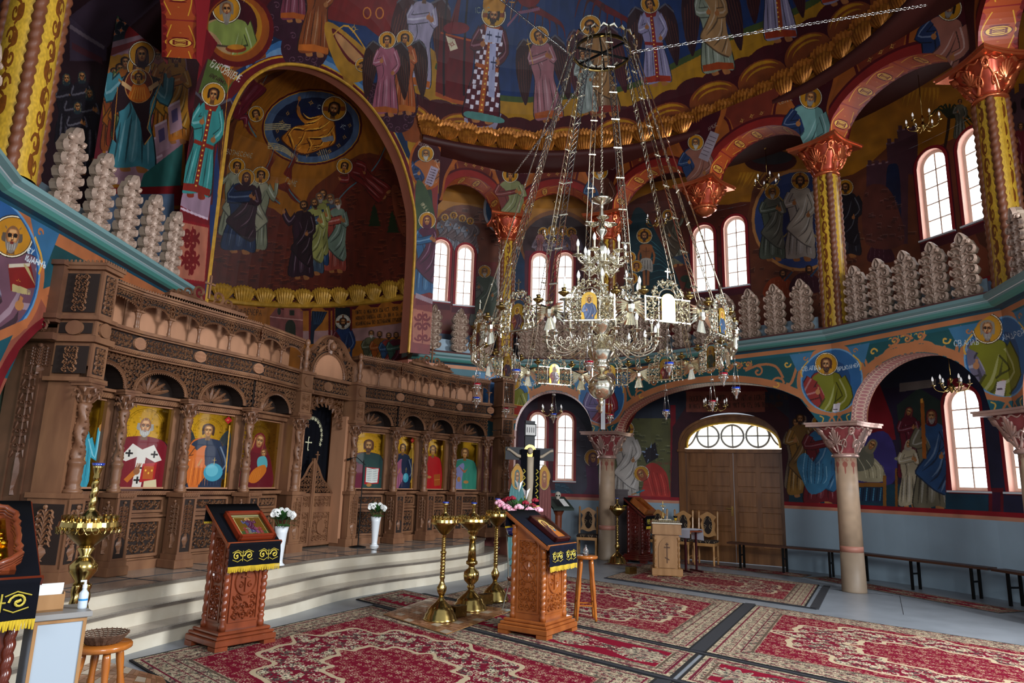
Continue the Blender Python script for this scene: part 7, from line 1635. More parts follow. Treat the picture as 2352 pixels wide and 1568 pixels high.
# crests with crosses over the paired bays
for (a,b) in ((1,3),(6,8)):
 A,B = COLL[a],COLL[b]; q,L = part('crest',A,B); m = L / 2; mb = MB()
 mb.box((m,0,3.60),(1.15,.10,.05)); mb.box((m,-.01,3.585),(1.2,.13,.02))
 for k in range(30): mb.ball((m - .56 + .0386 * k,-.065,3.575),.01,5)
 for s in (-1,1):
  for r,x,z in ((.10,.14,3.73),(.075,.30,3.69),(.05,.42,3.665),(.035,.51,3.65)): mb.ridge(scroll(m + s * x,z,r,-pi / 2,1.5,s,18),[r * .32] * 10 + [r * .2] * 9,.03,-.01)
  mb.ridge([(m + s * .02,3.63),(m + s * .3,3.66),(m + s * .56,3.63)],[.04,.05,.01],.03,-.0)
  for k in range(5): mb.ridge([(m + s * (.08 + .1 * k),3.64),(m + s * (.12 + .1 * k),3.72 - .015 * k),(m + s * (.16 + .1 * k),3.70 - .015 * k)],[.02,.035,.005],.02,.0)
 mb.box((m,-.01,3.83),(.022,.025,.28)); mb.box((m,-.01,3.88),(.13,.025,.022)); mb.ball((m,-.01,3.98),.02,6)
 for s in (-1,1): mb.ball((m + s * .065,-.01,3.88),.018,6)
 mb.build('crest_carving',OAK,q)
# ------------------------------------------------------------------ carpets
def cv_rug(name,W,H,runner=False):
 k = 260.; cv = Cv(name,int(W * k),int(H * k),(0,W,0,H),'6e0f24',None,1.); cv.k = k; r = random.Random(4)
 def tile(n,w_,bg,fl,sw,seed):
  t = Cv('t',w_,w_,(0,1,0,1),bg,None,1.); t.k = w_; r = random.Random(seed)
  for _ in range(n):
   x,y,a = r.random(),r.random(),r.random() * 6.3
   for ox in (-1,0,1):
    for oy in (-1,0,1):
     X,Y = x + ox,y + oy
     if not (-.15 < X < 1.15 and -.15 < Y < 1.15): continue
     c = sw[int(x * 997) % len(sw)]
     if fl and int(y * 991) % 3 == 0:
      R = .030 + .018 * x
      for q in range(6): b = a + q * 1.047; t.poly([(X,Y),(X + R * cos(b - .35),Y + R * sin(b - .35)),(X + R * 1.3 * cos(b),Y + R * 1.3 * sin(b)),(X + R * cos(b + .35),Y + R * sin(b + .35))],c)
      t.ell(X,Y,R * .45,R * .45,'5a5648' if c != '5a5648' else 'b8a888',n=7)
     else: t.line([(X,Y),(X + .05 * cos(a),Y + .05 * sin(a)),(X + .08 * cos(a + 1),Y + .08 * sin(a + 1)),(X + .06 * cos(a + 2),Y + .06 * sin(a + 2))],.014,c,sm=True,taper=1); t.ell(X,Y,.013,.02,c,rot=a,n=6)
  return np.tile(t.a,(cv.h // w_ + 2,cv.w // w_ + 2,1))[:cv.h,:cv.w]
 big = tile(230,200,'6e1026',True,('c4b494','a89878','5a5648','d0c2a4','3c3a38'),1); fine = tile(110,110,'700c24',False,('b89c80','a88868'),2); bord = tile(260,120,'a8977c',True,('4a4038','6a2030','7a6c58','2f2c2c','c8b898'),3)
 b = .20 if runner else .42
 cv.a[:] = bord
 def band(d,w_,col):
  for (x0,y0,x1,y1) in ((d,d,W - d,d + w_),(d,H - d - w_,W - d,H - d),(d,d,d + w_,H - d),(W - d - w_,d,W - d,H - d)): cv.rect(x0,y0,x1,y1,col)
 Y,X = np.mgrid[0:cv.h,0:cv.w]; X = X / k; Y = Y / k; ins = (X > b) & (X < W - b) & (Y > b) & (Y < H - b)
 u,v = (X - W / 2) / (W / 2 - b),(Y - H / 2) / (H / 2 - b); th = np.arctan2(v,u); rad = np.hypot(u,v)
 if runner:
  cv.a[ins] = big[ins]; cv.a[ins & (np.abs(v) > .55 + .25 * np.sin(u * 16))] = hx('7c0c26')
  m = ins & (np.hypot((np.mod(X,.8) - .4) * 2.4,(Y - H / 2) * 2.6) < .5 + .12 * np.sin(np.arctan2(Y - H / 2,np.mod(X,.8) - .4) * 12)); cv.a[m] = bord[m] * .9 + .05
 else:
  cv.a[ins] = big[ins]
  for f,sc in ((1.02,1),(.52,0)):
   e = f * (.9 + .06 * np.cos(12 * th) + .03 * np.cos(20 * th)); inn = ins & (rad < e - .02)
   if f < .6: cv.a[inn] = fine[inn]
   else: oo = ins & (rad > e + .02); cv.a[oo] = fine[oo]
   cv.a[ins & (np.abs(rad - e) < .022)] = hx('b8a484')
 for d,w_,c in ((0,.025,'2a2828'),(.07,.018,'6a2030'),(b - .12,.012,'5a1828'),(b - .03,.02,'5a4a3c'),(b * .5,.008,'6a2030')): band(d,w_,c)
 return cv.material(.95,spec=.1,bump=.15)
e1,e2 = np.array([.469,.883]),np.array([.713,-.701])
def rug(P,a,b,m,label,z=.012,cat='carpet',grp='red patterned carpets'):
 P = np.array(P); Q = [P,P + e2 * a,P + e2 * a + e1 * b,P + e1 * b]; o = MB(); v = [tuple(q - P) + (0,) for q in Q]; o.add([(x,y,-.010) for x,y,_ in v] + [(x,y,0) for x,y,_ in v],[(4,5,6,7),(0,1,5,4),(1,2,6,5),(2,3,7,6),(3,0,4,7)])
 o.uv = [(0,0),(1,0),(1,1),(0,1)] * 2; ob = o.build('carpet',m); ob.location = (P[0],P[1],z); return tag(ob,label,cat,grp)
RUG,RUN = cv_rug('carpet_big',4.0,3.2),cv_rug('carpet_runner',4.0,1.0,True)
rug(np.array([-1.60,8.85]) - e1 * 3.16,4.05,3.12,RUG,'big red medallion carpet in the foreground, nearest the steps')
rug(np.array([-1.60,8.85]) - e1 * 3.16 + e2 * 4.17,3.5,3.12,RUG,'red carpet cut by the lower edge beyond the black seam')
rug(np.array([-1.60,8.85]) + e1 * .05 - e2 * .45,4.6,.98,RUN,'narrow red runner under the brass candle stands and the middle lectern'); rug(np.array([-1.60,8.85]) + e1 * .05 + e2 * 4.2,4.2,.98,RUN,'narrow red runner continuing to the lower right corner')
rug((-.85,9.62),3.72,3.1,RUG,'red carpet behind the middle lectern, left of the wide black seam'); rug(np.array([-.85,9.62]) + e2 * 3.86,4.1,3.1,RUG,'large red carpet at right beside the bare grey floor')
rug((1.68,11.95),3.30,2.45,RUG,'red carpet in front of the wooden door under the candle table')
def wallrug(A,B,w_,label):
 th,L = frame(A,B); o = MB(); o.add([(0,0,0),(L,0,0),(L,w_,0),(0,w_,0)],[(0,1,2,3)]); o.uv = [(0,0),(1,0),(1,1),(0,1)]; ob = o.build('carpet',RUN); ob.location = (A[0],A[1],.004); ob.rotation_euler.z = th; tag(ob,label,'carpet','red patterned carpets')
wallrug((3.3,14.55),(5.3,12.75),.55,'thin red runner along the wooden door'); wallrug((5.35,12.8),(6.6,9.6),.55,'thin red runner under the wall benches at right'); wallrug((1.9,13.9),(2.9,13.5),.5,'small dark red rug under the far brass stand')
tp = empty('black_tape',(0,0,0),0,'black rubber strips that cover the seams between the carpets','floor strip')
def strip(a,b,w_): th,L = frame(a,b); mb = MB(); mb.box((L / 2,0,.0075),(L,w_,.015)); o = mb.build('strip',M['rubber'],tp); o.location = (a[0],a[1],.0); o.rotation_euler.z = th
A0 = np.array([-1.60,8.85]); strip(A0 + e1 * .01,A0 + e1 * .01 + e2 * 8,.05); strip(A0 + e1 * 1.06,A0 + e1 * 1.06 + e2 * 8,.05); B0 = np.array([-.85,9.62]) + e2 * 3.79; strip(B0,B0 + e1 * 3.15,.13); C0 = np.array([1.68,11.95]) - e1 * .05; strip(C0,C0 + e2 * 3.45,.04); strip(C0 + e2 * 3.42,C0 + e2 * 3.42 + e1 * 2.5,.1); D0 = A0 + e2 * 4.11 - e1 * 3.2; strip(D0,D0 + e1 * 3.15,.11)
# patterned lino mat: wood coloured strips and pale squares, each joint cut in
def tiled_mat(Q,label,n=11,m=9):
 Q = [np.array(q) for q in Q]; c = sum(Q) / 4; o = empty('tiled_mat',(c[0],c[1],.02),0,label,'mat','parquet patterned mats')
 mb = MB(); mb.add([(q[0] - c[0],q[1] - c[1],0) for q in Q] + [(q[0] - c[0],q[1] - c[1],.006) for q in Q],[(4,5,6,7),(0,1,5,4),(1,2,6,5),(2,3,7,6),(3,0,4,7)]); mb.build('backing',M['pale_wood'],o)
 cols = [mat('mat_%d' % i,h,.12,coat=.3) for i,h in enumerate(('a5714f','b98563','8f5f42','c8b49c'))]
 def P(u,v): p = Q[0] * (1 - u) * (1 - v) + Q[1] * u * (1 - v) + Q[2] * u * v + Q[3] * (1 - u) * v - c; return (p[0],p[1],.0075)
 for i in range(n):
  for j in range(m):
   g = .03 / n; k = (i + 2 * j) % 5; mb = MB()
   if k == 0: mb.add([P((i + a) / n,(j + b) / m) for a,b in ((.04,.04),(.96,.04),(.96,.96),(.04,.96))],[(0,1,2,3)]); mb.build('tile',cols[3],o)
   else:
    for q in (0,1):
     a0,a1 = q * .5 + .02,q * .5 + .48; mb = MB(); R = [(a0,.03),(a1,.03),(a1,.97),(a0,.97)] if k % 2 else [(.03,a0),(.03,a1),(.97,a1),(.97,a0)][::-1]
     mb.add([P((i + a) / n,(j + b) / m) for a,b in R],[(0,1,2,3)]); mb.build('tile',cols[(i * 3 + j + q) % 3],o)
tiled_mat([(-.572,7.286),(.116,8.707),(-.98,9.345),(-1.37,8.216)],'glossy parquet patterned mat under the three brass candle stands')
tiled_mat([(-3.3,4.2),(-1.9,4.6),(-2.55,5.55),(-3.3,6.0)],'parquet patterned mat in the lower left corner by the stool',9,9)
# ------------------------------------------------------------------ furniture
EMB = mat('gold_embroidery','cdb84a',.4,.3); FRI = mat('gold_fringe','c9a822',.6)
def lectern(loc,rz,wood,cloth,label,w=.46,d=.40,z0=.92,z1=1.22,emb=2,ins=None):
 t = empty('lectern',(loc[0],loc[1],0),rz,label,'lectern','carved lecterns')
 mb = MB();
 for a,b,e in ((.045,.10,.16),(.10,.13,.13),(.13,.16,.08)): mb.box((0,0,(a + b) / 2),(w + e,d + e,b - a),.008)
 for sx in (-1,1):
  for sy in (-1,1):
   x,y = sx * (w / 2 + .02),sy * (d / 2 + .02); mb.slab([(x - .06,y - .06),(x + .06,y - .06),(x + .06,y + .06),(x - .06,y + .06)],0,.045)
 mb.build('plinth',wood,t)
 mb = MB(); y0,y1 = -d / 2 + .03,d / 2 - .03; zz = lambda y: z0 - .05 + (z1 - z0) * (y + d / 2) / d
 mb.add([(sx * (w / 2 - .03),y,z) for sx in (-1,1) for y,z in ((y0,.16),(y1,.16),(y1,zz(y1)),(y0,zz(y0)))],[(3,2,1,0),(4,5,6,7),(0,1,5,4),(1,2,6,5),(2,3,7,6),(3,0,4,7)]); mb.build('body',wood,t)
 for sx in (-1,1):
  for sy in (-1,1):
   c = MB(); x,y = sx * (w / 2 - .03),sy * (d / 2 - .03); zt = zz(y) - .01; c.smooth = True; rope(c,(x,y),.028,.28,zt - .1,8,10,1,.2,10); c.lathe([(.032,.16),(.034,.2),(.024,.22),(.034,.25),(.022,.28)],12,(x,y,0)); c.lathe([(.02,zt - .1),(.032,zt - .08),(.026,zt - .04),(.036,zt)],12,(x,y,0)); c.build('twisted_post',wood,t)
 # carved panels: front, two sides
 def pan(mb,W_,H0,H1,cross):
  box_frame(mb,-W_ / 2,W_ / 2,H0,H1,.018,-.012,0); zc = H0 + (H1 - H0) * .56; r = W_ * .36
  mb.ridge([(r * cos(a),zc + r * 1.15 * sin(a)) for a in np.linspace(0,2 * pi,26)],.014,.014); f = lambda x,z,q: (x / (r + q * .7))**2 + ((z - zc) / (r * 1.15 + q * .7))**2 > 1
  carve(mb,-W_ / 2 + .025,W_ / 2 - .025,H0 + .025,H1 - .02,.04,0,f,.016,False)
  if cross: mb.box((0,-.008,zc),(.014,.016,r * 1.7)); mb.box((0,-.008,zc + r * .4),(r * .9,.016,.014)); [mb.ridge(scroll(s * r * .45,zc - r * .3,r * .3,pi / 2,1.2,s,10),.01,.012) for s in (-1,1)]
  else:
   for q in range(8): a = q * pi / 4; mb.ridge([(0,zc),(r * .5 * cos(a),zc + r * .5 * sin(a)),(r * .9 * cos(a),zc + r * 1. * sin(a))],[.01,.035,.01],.014)
 mb = MB(); pan(mb,w - .15,.22,zz(y0) - .05,True); mb.xf(lambda p: (p[0],p[1] + y0 - .002,p[2])); mb.build('front_carving',wood,t)
 for s in (-1,1): mb = MB(); pan(mb,d - .16,.22,zz(0) - .03,False); mb.xf(lambda p: (s * (w / 2 - .028 - p[1]),s * p[0],p[2])); mb.build('side_carving',wood,t)
 th = atan2(z1 - z0,d); S_ = lambda x,l,h: (x,-d / 2 - .05 + l * cos(th) - h * sin(th),z0 - .03 + l * sin(th) + h * cos(th)); Ld = (d + .1) / cos(th)
 def slab(x0,x1,l0,l1,h0,h1): return [S_(x,l,h) for h in (h0,h1) for x,l in ((x0,l0),(x1,l0),(x1,l1),(x0,l1))],[(3,2,1,0),(4,5,6,7),(0,1,5,4),(1,2,6,5),(2,3,7,6),(3,0,4,7)]
 mb = MB(); mb.add(*slab(-w / 2 - .05,w / 2 + .05,0,Ld,0,.025)); mb.add(*slab(-w / 2 - .03,w / 2 + .03,.02,Ld - .02,-.02,0)); mb.add(*slab(-w / 2 - .055,w / 2 + .055,-.012,.012,.0,.045)); mb.build('desk',wood,t)
 # cloth
 cw = w + .085; mb = MB(); n = 24; L = []
 for l,h in ((Ld + .005,-.16),(Ld + .004,.03),(Ld * .5,.032),(.02,.034),(-.016,.05),(-.018,.02)): L.append([S_(-cw / 2 + cw * i / n,l,h) for i in range(n + 1)])
 yb,zb = L[-1][0][1],L[-1][0][2]
 for dz in (-.06,-.12,-.18): L.append([(-cw / 2 + cw * i / n,yb - .006 - .006 * sin(i * 1.1),zb + dz) for i in range(n + 1)])
 L[0] = [(p[0],p[1] + .01,L[1][0][2] - .16) for p in L[1]]
 vs = [p for r in L for p in r]; mb.add(vs,[(j * (n + 1) + i,j * (n + 1) + i + 1,(j + 1) * (n + 1) + i + 1,(j + 1) * (n + 1) + i) for j in range(len(L) - 1) for i in range(n)]); c = mb.build('cloth',cloth,t,True)
 mb = MB(); yf,zf = yb - .018,zb - .085
 for s in ((-1,1) if emb == 2 else (-1,1)):
  cx = s * cw * .25
  for q in (-1,1):
   mb.ridge([(cx + q * p[0],p[1]) for p in scroll(cw * .115,zf,.042,pi,1.4,-1,18)],.011,.004,yf); mb.ridge([(cx + q * cw * .02,zf - .03),(cx + q * cw * .09,zf - .05),(cx + q * cw * .19,zf - .03)],.007,.004,yf); mb.ridge([(cx + q * cw * .02,zf + .03),(cx + q * cw * .1,zf + .052),(cx + q * cw * .2,zf + .03)],.007,.004,yf)
   mb.ridge([(cx + q * cw * .115 - .008,zf),(cx + q * cw * .115 + .012,zf + .01)],.014,.004,yf)
  mb.ridge([(cx,zf + .045),(cx,zf - .045)],.008,.004,yf); mb.ridge([(cx - .02,zf),(cx + .02,zf)],.008,.004,yf)
 mb.build('embroidery',EMB,t)
 mb = MB();
 for k in range(46): x = -cw / 2 + cw * (k + .5) / 46; y = yb - .010 - .006 * sin((x / cw + .5) * n * 1.1); mb.ridge([(x,zb - .175),(x,zb - .19),(x + .002 * sin(k * 3),zb - .225 + .004 * sin(k * 5))],[cw / 46 * 1.1,cw / 46,cw / 70],.004,y)
 mb.build('fringe',FRI,t); mb = MB(); yq = L[0][0][1] + .004
 for k in range(30): x = -cw / 2 + cw * (k + .5) / 30; mb.ridge([(x,L[0][0][2] + .01),(x,L[0][0][2] - .02)],cw / 30,-.004,yq)
 mb.build('back_fringe',FRI,t)
 t['desk'] = 1; return t,S_,th,Ld
def picture(t,S_,th,x0,l0,wd,ln,hh,wood,mt,label,z=.036,kind='framed icon'):
 o = empty('framed_icon',t.location,t.rotation_euler.z,label,kind)
 def bx(mb,x,l,w_,d_,h0,h1): v = [S_(a,b,h) for h in (h0,h1) for a,b in ((x,l),(x + w_,l),(x + w_,l + d_),(x,l + d_))]; mb.add(v,[(3,2,1,0),(4,5,6,7),(0,1,5,4),(1,2,6,5),(2,3,7,6),(3,0,4,7)])
 mb = MB(); f = .028; bx(mb,x0,l0,wd,f,z,z + hh); bx(mb,x0,l0 + ln - f,wd,f,z,z + hh); bx(mb,x0,l0,f,ln,z,z + hh); bx(mb,x0 + wd - f,l0,f,ln,z,z + hh); bx(mb,x0,l0,wd,ln,z,z + .008); mb.build('case',wood,o)
 q = MB(); q.add([S_(a,b,z + hh * .55) for a,b in ((x0 + f,l0 + f),(x0 + wd - f,l0 + f),(x0 + wd - f,l0 + ln - f),(x0 + f,l0 + ln - f))],[(0,1,2,3)]); q.uv = [(0,0),(1,0),(1,1),(0,1)]; q.build('painted_panel',mt,o)
 return o,bx
cvi = icv('small_icon_a',200,220,'7a5a20'); cvi.g[:] = .5; cvi.rect(0,0,200,220,'3a3216'); cvi.rect(18,30,184,205,'8c661e',gold=.6); cvi.line([(18,30),(184,30),(184,205),(18,205),(18,30)],4,'c8b070'); cvi.rect(20,170,182,204,'3a4a24'); saint(cvi,100,190,150,robe='3a3a5c',mantle='4a1c34',veil='3c1a30',wid=1.3,arm='orant')
for x,c_ in ((55,'7a2c24'),(75,'5c5a4a'),(125,'6a2c4a'),(150,'7a2424')): saint(cvi,x,196,75,robe=c_,halo=False,arm='pray')
cvi.rect(10,6,190,22,'8a8a60'); ICA = cvi.material(.25,coat=.6)
cvi = icv('small_icon_b',200,280,'c9a050'); cvi.poly([(30,280),(45,170),(80,110),(130,120),(170,280)],'4a1f24',sm=True); face(cvi,95,80,30,.3,veil='431c22',halo=True,tilt=.2,hal='d8b060',rim='e8c878'); cvi.poly([(100,160),(165,150),(190,280),(90,280)],'b86a28',sm=True); face(cvi,140,135,17,-.4,hair='6a3a1c',hal='d8b060'); cvi.rect(125,160,155,185,'3f7a94'); ICB = cvi.material(.25,coat=.6)
# middle lectern and its icon
def placed(F,dirF,w,d):
 """F front corner nearest the camera, dirF angle of the front edge"""
 th = dirF; c = np.array(F) + np.array([cos(th),sin(th)]) * (w / 2 + .08) + np.array([-sin(th),cos(th)]) * (d / 2 + .08); return tuple(c)
th = radians(57); t,S_,tt,Ld = lectern(placed((.425,7.185),th,.50,.42),th,M['orange_wood'],M['navy'],'orange oak lectern with navy cloth in the middle of the picture',.50,.42,.90,1.17)
picture(t,S_,tt,-.10,.05,.32,.40,.05,mat('dark_cherry','3a1210',.25,coat=.4),ICB,'mother and child icon in a dark red case on the middle lectern')
th = radians(52); t,S_,tt,Ld = lectern(placed((-2.499,6.348),th,.44,.36),th,M['red_wood'],M['black'],'red-brown lectern with black cloth in front of the steps',.44,.36,.92,1.18)
picture(t,S_,tt,-.17,.03,.38,.36,.055,mat('mahogany','7c2c14',.2,coat=.5),ICA,'family icon in a deep mahogany case on the left lectern')
# left lectern with the gilded icon
th = radians(45); t,S_,tt,Ld = lectern((-2.90,3.80),th,mat('dark_redwood','5e2412',.25,coat=.4),M['black'],'dark lectern with black cloth cut by the left edge',.56,.42,.97,1.28)
o,bx = picture(t,S_,tt,-.27,.04,.48,.44,.03,M['red_wood'],M['goldleaf'],'gilded relief icon with wavy wooden frame at the left edge')
mb = MB(); n = 60;
for k in range(4):
 P = []
 for i in range(n):
  a = 2 * pi * i / n; x = .25 * max(-1,min(1,1.25 * cos(a))); l = .28 + .23 * max(-1,min(1,1.2 * sin(a))); wv = .008 * sin(i * 2.6); P.append(S_(-.03 + x + wv * (abs(cos(a)) > .7),l + wv * (abs(sin(a)) > .7),.05 + .02 * k))
 mb.tube(P,.016,6,True)
mb.build('wavy_frame',M['red_wood'],o,True); mb = MB(); r = random.Random(3)
for k in range(170):
 x,l = r.uniform(-.23,.17),r.uniform(.08,.46)
 if abs(x + .03) < .1 and .1 < l < .3: continue
 mb.ball(S_(x,l,.055),r.uniform(.012,.028),6,r.uniform(.5,1.2))
mb.build('gilt_relief',M['goldleaf'],o,True); mb = MB(); bx(mb,-.15,.09,.24,.22,.05,.085); mb.build('inner_frame',M['gold'],o); mb = MB(); bx(mb,-.11,.13,.16,.14,.08,.09); mb.build('inner_picture',mat('dark_picture','2a1c10',.4),o)
# ---- brass candle stands
def stand(loc,label,H,kind,base=.19,cup='blueglass',lamp=True):
 t = empty('candle_stand',(loc[0],loc[1],loc[2] if len(loc) > 2 else 0),.3,label,'candle stand','brass candle stands'); B_ = M['brass']
 mb = MB(); mb.lathe([(base,0),(base,.015),(base * .93,.03),(base * .9,.06),(base * .78,.085),(base * .75,.11),(base * .55,.15),(base * .3,.19),(base * .17,.22),(.025,.25)],36); mb.build('foot',B_,t,True)
 mb = MB(); hb = H - .20
 if kind == 'twist':
  mb.lathe([(.022,.24),(.05,.30),(.055,.34),(.03,.38),(.022,.42),(.03,.44),(.03,.46),(.02,.48)],20); rope(mb,(0,0),.027,.48,.5 + (hb - .5) * .46,6,10,1,.18,12); zc = .5 + (hb - .5) * .46; mb.lathe([(.02,zc),(.034,zc + .01),(.034,zc + .03),(.02,zc + .04)],16); rope(mb,(0,0),.024,zc + .04,hb - .05,6,10,1,.18,12); mb.lathe([(.02,hb - .05),(.03,hb - .04),(.022,hb - .02),(.04,hb)],16)
 elif kind == 'big':
  mb.lathe([(.035,.23),(.05,.26),(.035,.28),(.085,.33),(.095,.38),(.09,.43),(.04,.47),(.035,.50),(.07,.52),(.07,.55),(.055,.56)],28); mb.lathe([(.055,.56),(.036,.80)],8); mb.lathe([(.036,.80),(.05,.81),(.05,.83),(.03,.85),(.065,.88),(.072,.92),(.06,.96),(.03,.99),(.04,hb)],28)
 else:
  for k in range(3): a = k * 2.094; rope(mb,(.035 * cos(a),.035 * sin(a)),.026,.42,.82,5,8,1,.2,10)
  mb.lathe([(.03,.22),(.06,.26),(.035,.3),(.07,.35),(.03,.42)],20); mb.lathe([(.05,.82),(.04,.84),(.08,.9),(.085,.94),(.05,.98),(.03,1.0),(.055,1.04),(.03,hb)],24)
 mb.build('stem',B_,t,True)
 R = {'twist': .155,'big': .20,'triple': .17}[kind]; mb = MB(); mb.lathe([(.02,hb - .02),(.05,hb),(R * .62,hb + .05),(R * .9,hb + .10),(R,hb + .12),(R * 1.02,hb + .135),(R,hb + .15),(R * .5,hb + .14),(.04,hb + .15)],36); mb.build('bowl',M['brass_dark'],t,True)
 mb = MB(); mb.lathe([(R + .003,hb + .10),(R + .008,hb + .12),(R + .003,hb + .15)],40); mb.smooth = False
 for q,(rr,n) in enumerate(((R * .9,20),(R * .66,14))):
  for k in range(n): a = 2 * pi * k / n; mb.lathe([(.010,0),(.007,.01),(.011,.03),(.011,.045)],6,(rr * cos(a),rr * sin(a),hb + .145))
 if kind == 'triple':
  for k in range(28): a = 2 * pi * k / 28; mb.tube([((R + .012) * cos(a + .1 * cos(b)),(R + .012) * sin(a + .1 * cos(b)),hb + .10 + .022 * sin(b)) for b in np.linspace(0,2 * pi,8)],.003,4)
 mb.build('candle_cups',B_,t)
 mb = MB(); h = hb + .14; mb.lathe([(R * .5,h),(R * .4,h + .04),(.04,h + .07),(.02,h + .09),(.024,h + .10)],24)
 if kind == 'triple': rope(mb,(0,0),.022,h + .08,h + .27,3,10,1,.2,10); h += .18
 mb.lathe([(.016,h + .09),(.022,h + .11),(.018,h + .13),(.03,h + .17),(.036,h + .19)],16); mb.build('top_holder',B_,t,True)
 mb = MB(); mb.lathe([(.024,h + .16),(.034,h + .185),(.04,h + .205),(.036,h + .206),(.024,h + .17)],18); mb.build('lamp_glass',M[cup],t,True); return t
stand((-.70,7.98,.026),'left of the three brass candle stands on the mat',1.12,'twist'); stand((-.41,8.66,.026),'middle and stoutest of the three brass candle stands, with a round bowl',1.10,'big',.21); stand((-.13,9.32,.026),'right of the three brass candle stands, behind the middle lectern',1.14,'twist')
stand((-2.72,4.62),'tall brass stand with triple twisted stem beside the steps at left',1.26,'triple',.16); stand((2.22,14.15),'brass candle stand far behind the candle table',1.12,'twist')
def box_(loc,label,rz):
 t = empty('collection_box',(loc[0],loc[1],loc[2]),rz,label,'box','brass collection boxes'); mb = MB(); mb.box((0,0,.07),(.17,.11,.12),.005)
 for x in (-.07,.07):
  for y in (-.04,.04): mb.ball((x,y,.008),.01,6)
 mb.build('box_body',M['brass_dark'],t); mb = MB(); mb.box((0,0,.131),(.05,.008,.004)); mb.build('slot',M['iron'],t); mb = MB(); mb.tube([(.02,-.06,.06),(.02,-.075,.05),(.05,-.075,.05),(.05,-.06,.06)],.004,5); mb.build('handle',M['brass'],t)
box_((-.52,8.14,.026),'small brass box at the foot of the left candle stand',.8); box_((-.24,8.98,.026),'small brass box behind the middle candle stand',.8); box_((2.2,12.5,0),'small brass box left of the candle table',.6)
# ---- flowers
def blossom(t,c,r,m,kind):
 mb = MB()
 if kind == 'rose':
  for k in range(3):
   for q in range(5): a = q * 1.257 + k * .6; rr = r * (.2 + .22 * k); mb.ball((c[0] + rr * cos(a),c[1] + rr * sin(a),c[2] + r * (.3 - .2 * k)),r * (.34 + .06 * k),8,.9)
 elif kind == 'lily':
  for q in range(6): a = q * 1.047; mb.add([(c[0],c[1],c[2] - r),(c[0] + r * .6 * cos(a - .35),c[1] + r * .6 * sin(a - .35),c[2] + r * .4),(c[0] + r * 1.2 * cos(a),c[1] + r * 1.2 * sin(a),c[2] + r * .8),(c[0] + r * .6 * cos(a + .35),c[1] + r * .6 * sin(a + .35),c[2] + r * .4)],[(0,1,2,3)])
 else:
  for q in range(12): a = q * .5236; mb.ridge([(0,0),(r * cos(a),r * sin(a))],[r * .2,r * .45],.3 * r)
  f = random.Random(str(c)).uniform(-.6,.6); mb.xf(lambda p: (c[0] + p[0] * cos(f),c[1] + p[1] - .35 * p[2] * 0 + p[0] * sin(f),c[2] + p[2])); mb.ball((c[0],c[1] - r * .2,c[2]),r * .3,6)
 mb.build('blossom',m,t,True)
def greens(t,c,r,n,seed,h=.14):
 rr = random.Random(seed); mb = MB()
 for k in range(n):
  a,e = rr.uniform(0,6.3),rr.uniform(-.3,1.1); L = r * rr.uniform(.6,1.05); p = np.array([cos(a) * cos(e),sin(a) * cos(e),sin(e)]); q = np.array([-sin(a),cos(a),0]) * .018 * (1 + rr.random()); P = np.array(c); mb.add([tuple(P + p * L * .4),tuple(P + p * L * .75 + q),tuple(P + p * L),tuple(P + p * L * .75 - q)],[(0,1,2,3)])
 for k in range(10): a = k * .63; mb.tube([(c[0],c[1],c[2] - h),(c[0] + r * .6 * cos(a),c[1] + r * .6 * sin(a),c[2] + r * .3)],.003,4)
 mb.build('leaves',M['leaf'],t)
def daisies(xy,z,label):
 v = empty('vase',(xy[0],xy[1],z),0,label,'vase','white flower vases'); mb = MB(); mb.lathe([(.07,0),(.075,.01),(.05,.03),(.045,.06),(.055,.2),(.07,.38),(.085,.46),(.08,.46),(.05,.3)],24); mb.build('vase_body',M['white'],v,True)
 b = empty('bouquet',(xy[0],xy[1],z),0,label.replace('vase','bunch of daisies in the vase'),'flowers','daisy bunches'); greens(b,(0,0,.52),.20,70,1); r = random.Random(2)
 for k in range(26): a,q = r.uniform(0,6.28),r.uniform(0,1) ** .5; blossom(b,(.15 * q * cos(a),.13 * q * sin(a) - .03,.60 + .09 * (1 - q) + r.uniform(-.02,.02)),.034,M['wflower'],'daisy')
daisies((-2.12,11.42),.45,'white vase right of the gate beside the microphone stand'); daisies((-2.78,8.75),.45,'white vase half hidden behind the left lectern')
t = empty('microphone_stand',(-2.34,11.22,.45),0,'thin black microphone stand in front of the icon of the open book','microphone stand'); mb = MB(); mb.lathe([(.13,0),(.13,.012),(.02,.03)],24); mb.build('stand_base',M['iron'],t,True); mb = MB(); mb.tube([(0,0,.02),(0,0,1.35)],.009,8); mb.tube([(.03,0,1.28),(-.12,0,1.4),(-.2,0,1.38)],.006,6); mb.build('pole',M['iron'],t); mb = MB(); mb.tube([(-.2,0,1.38),(-.27,0,1.35)],[.012,.02],8); mb.build('microphone',M['iron'],t)
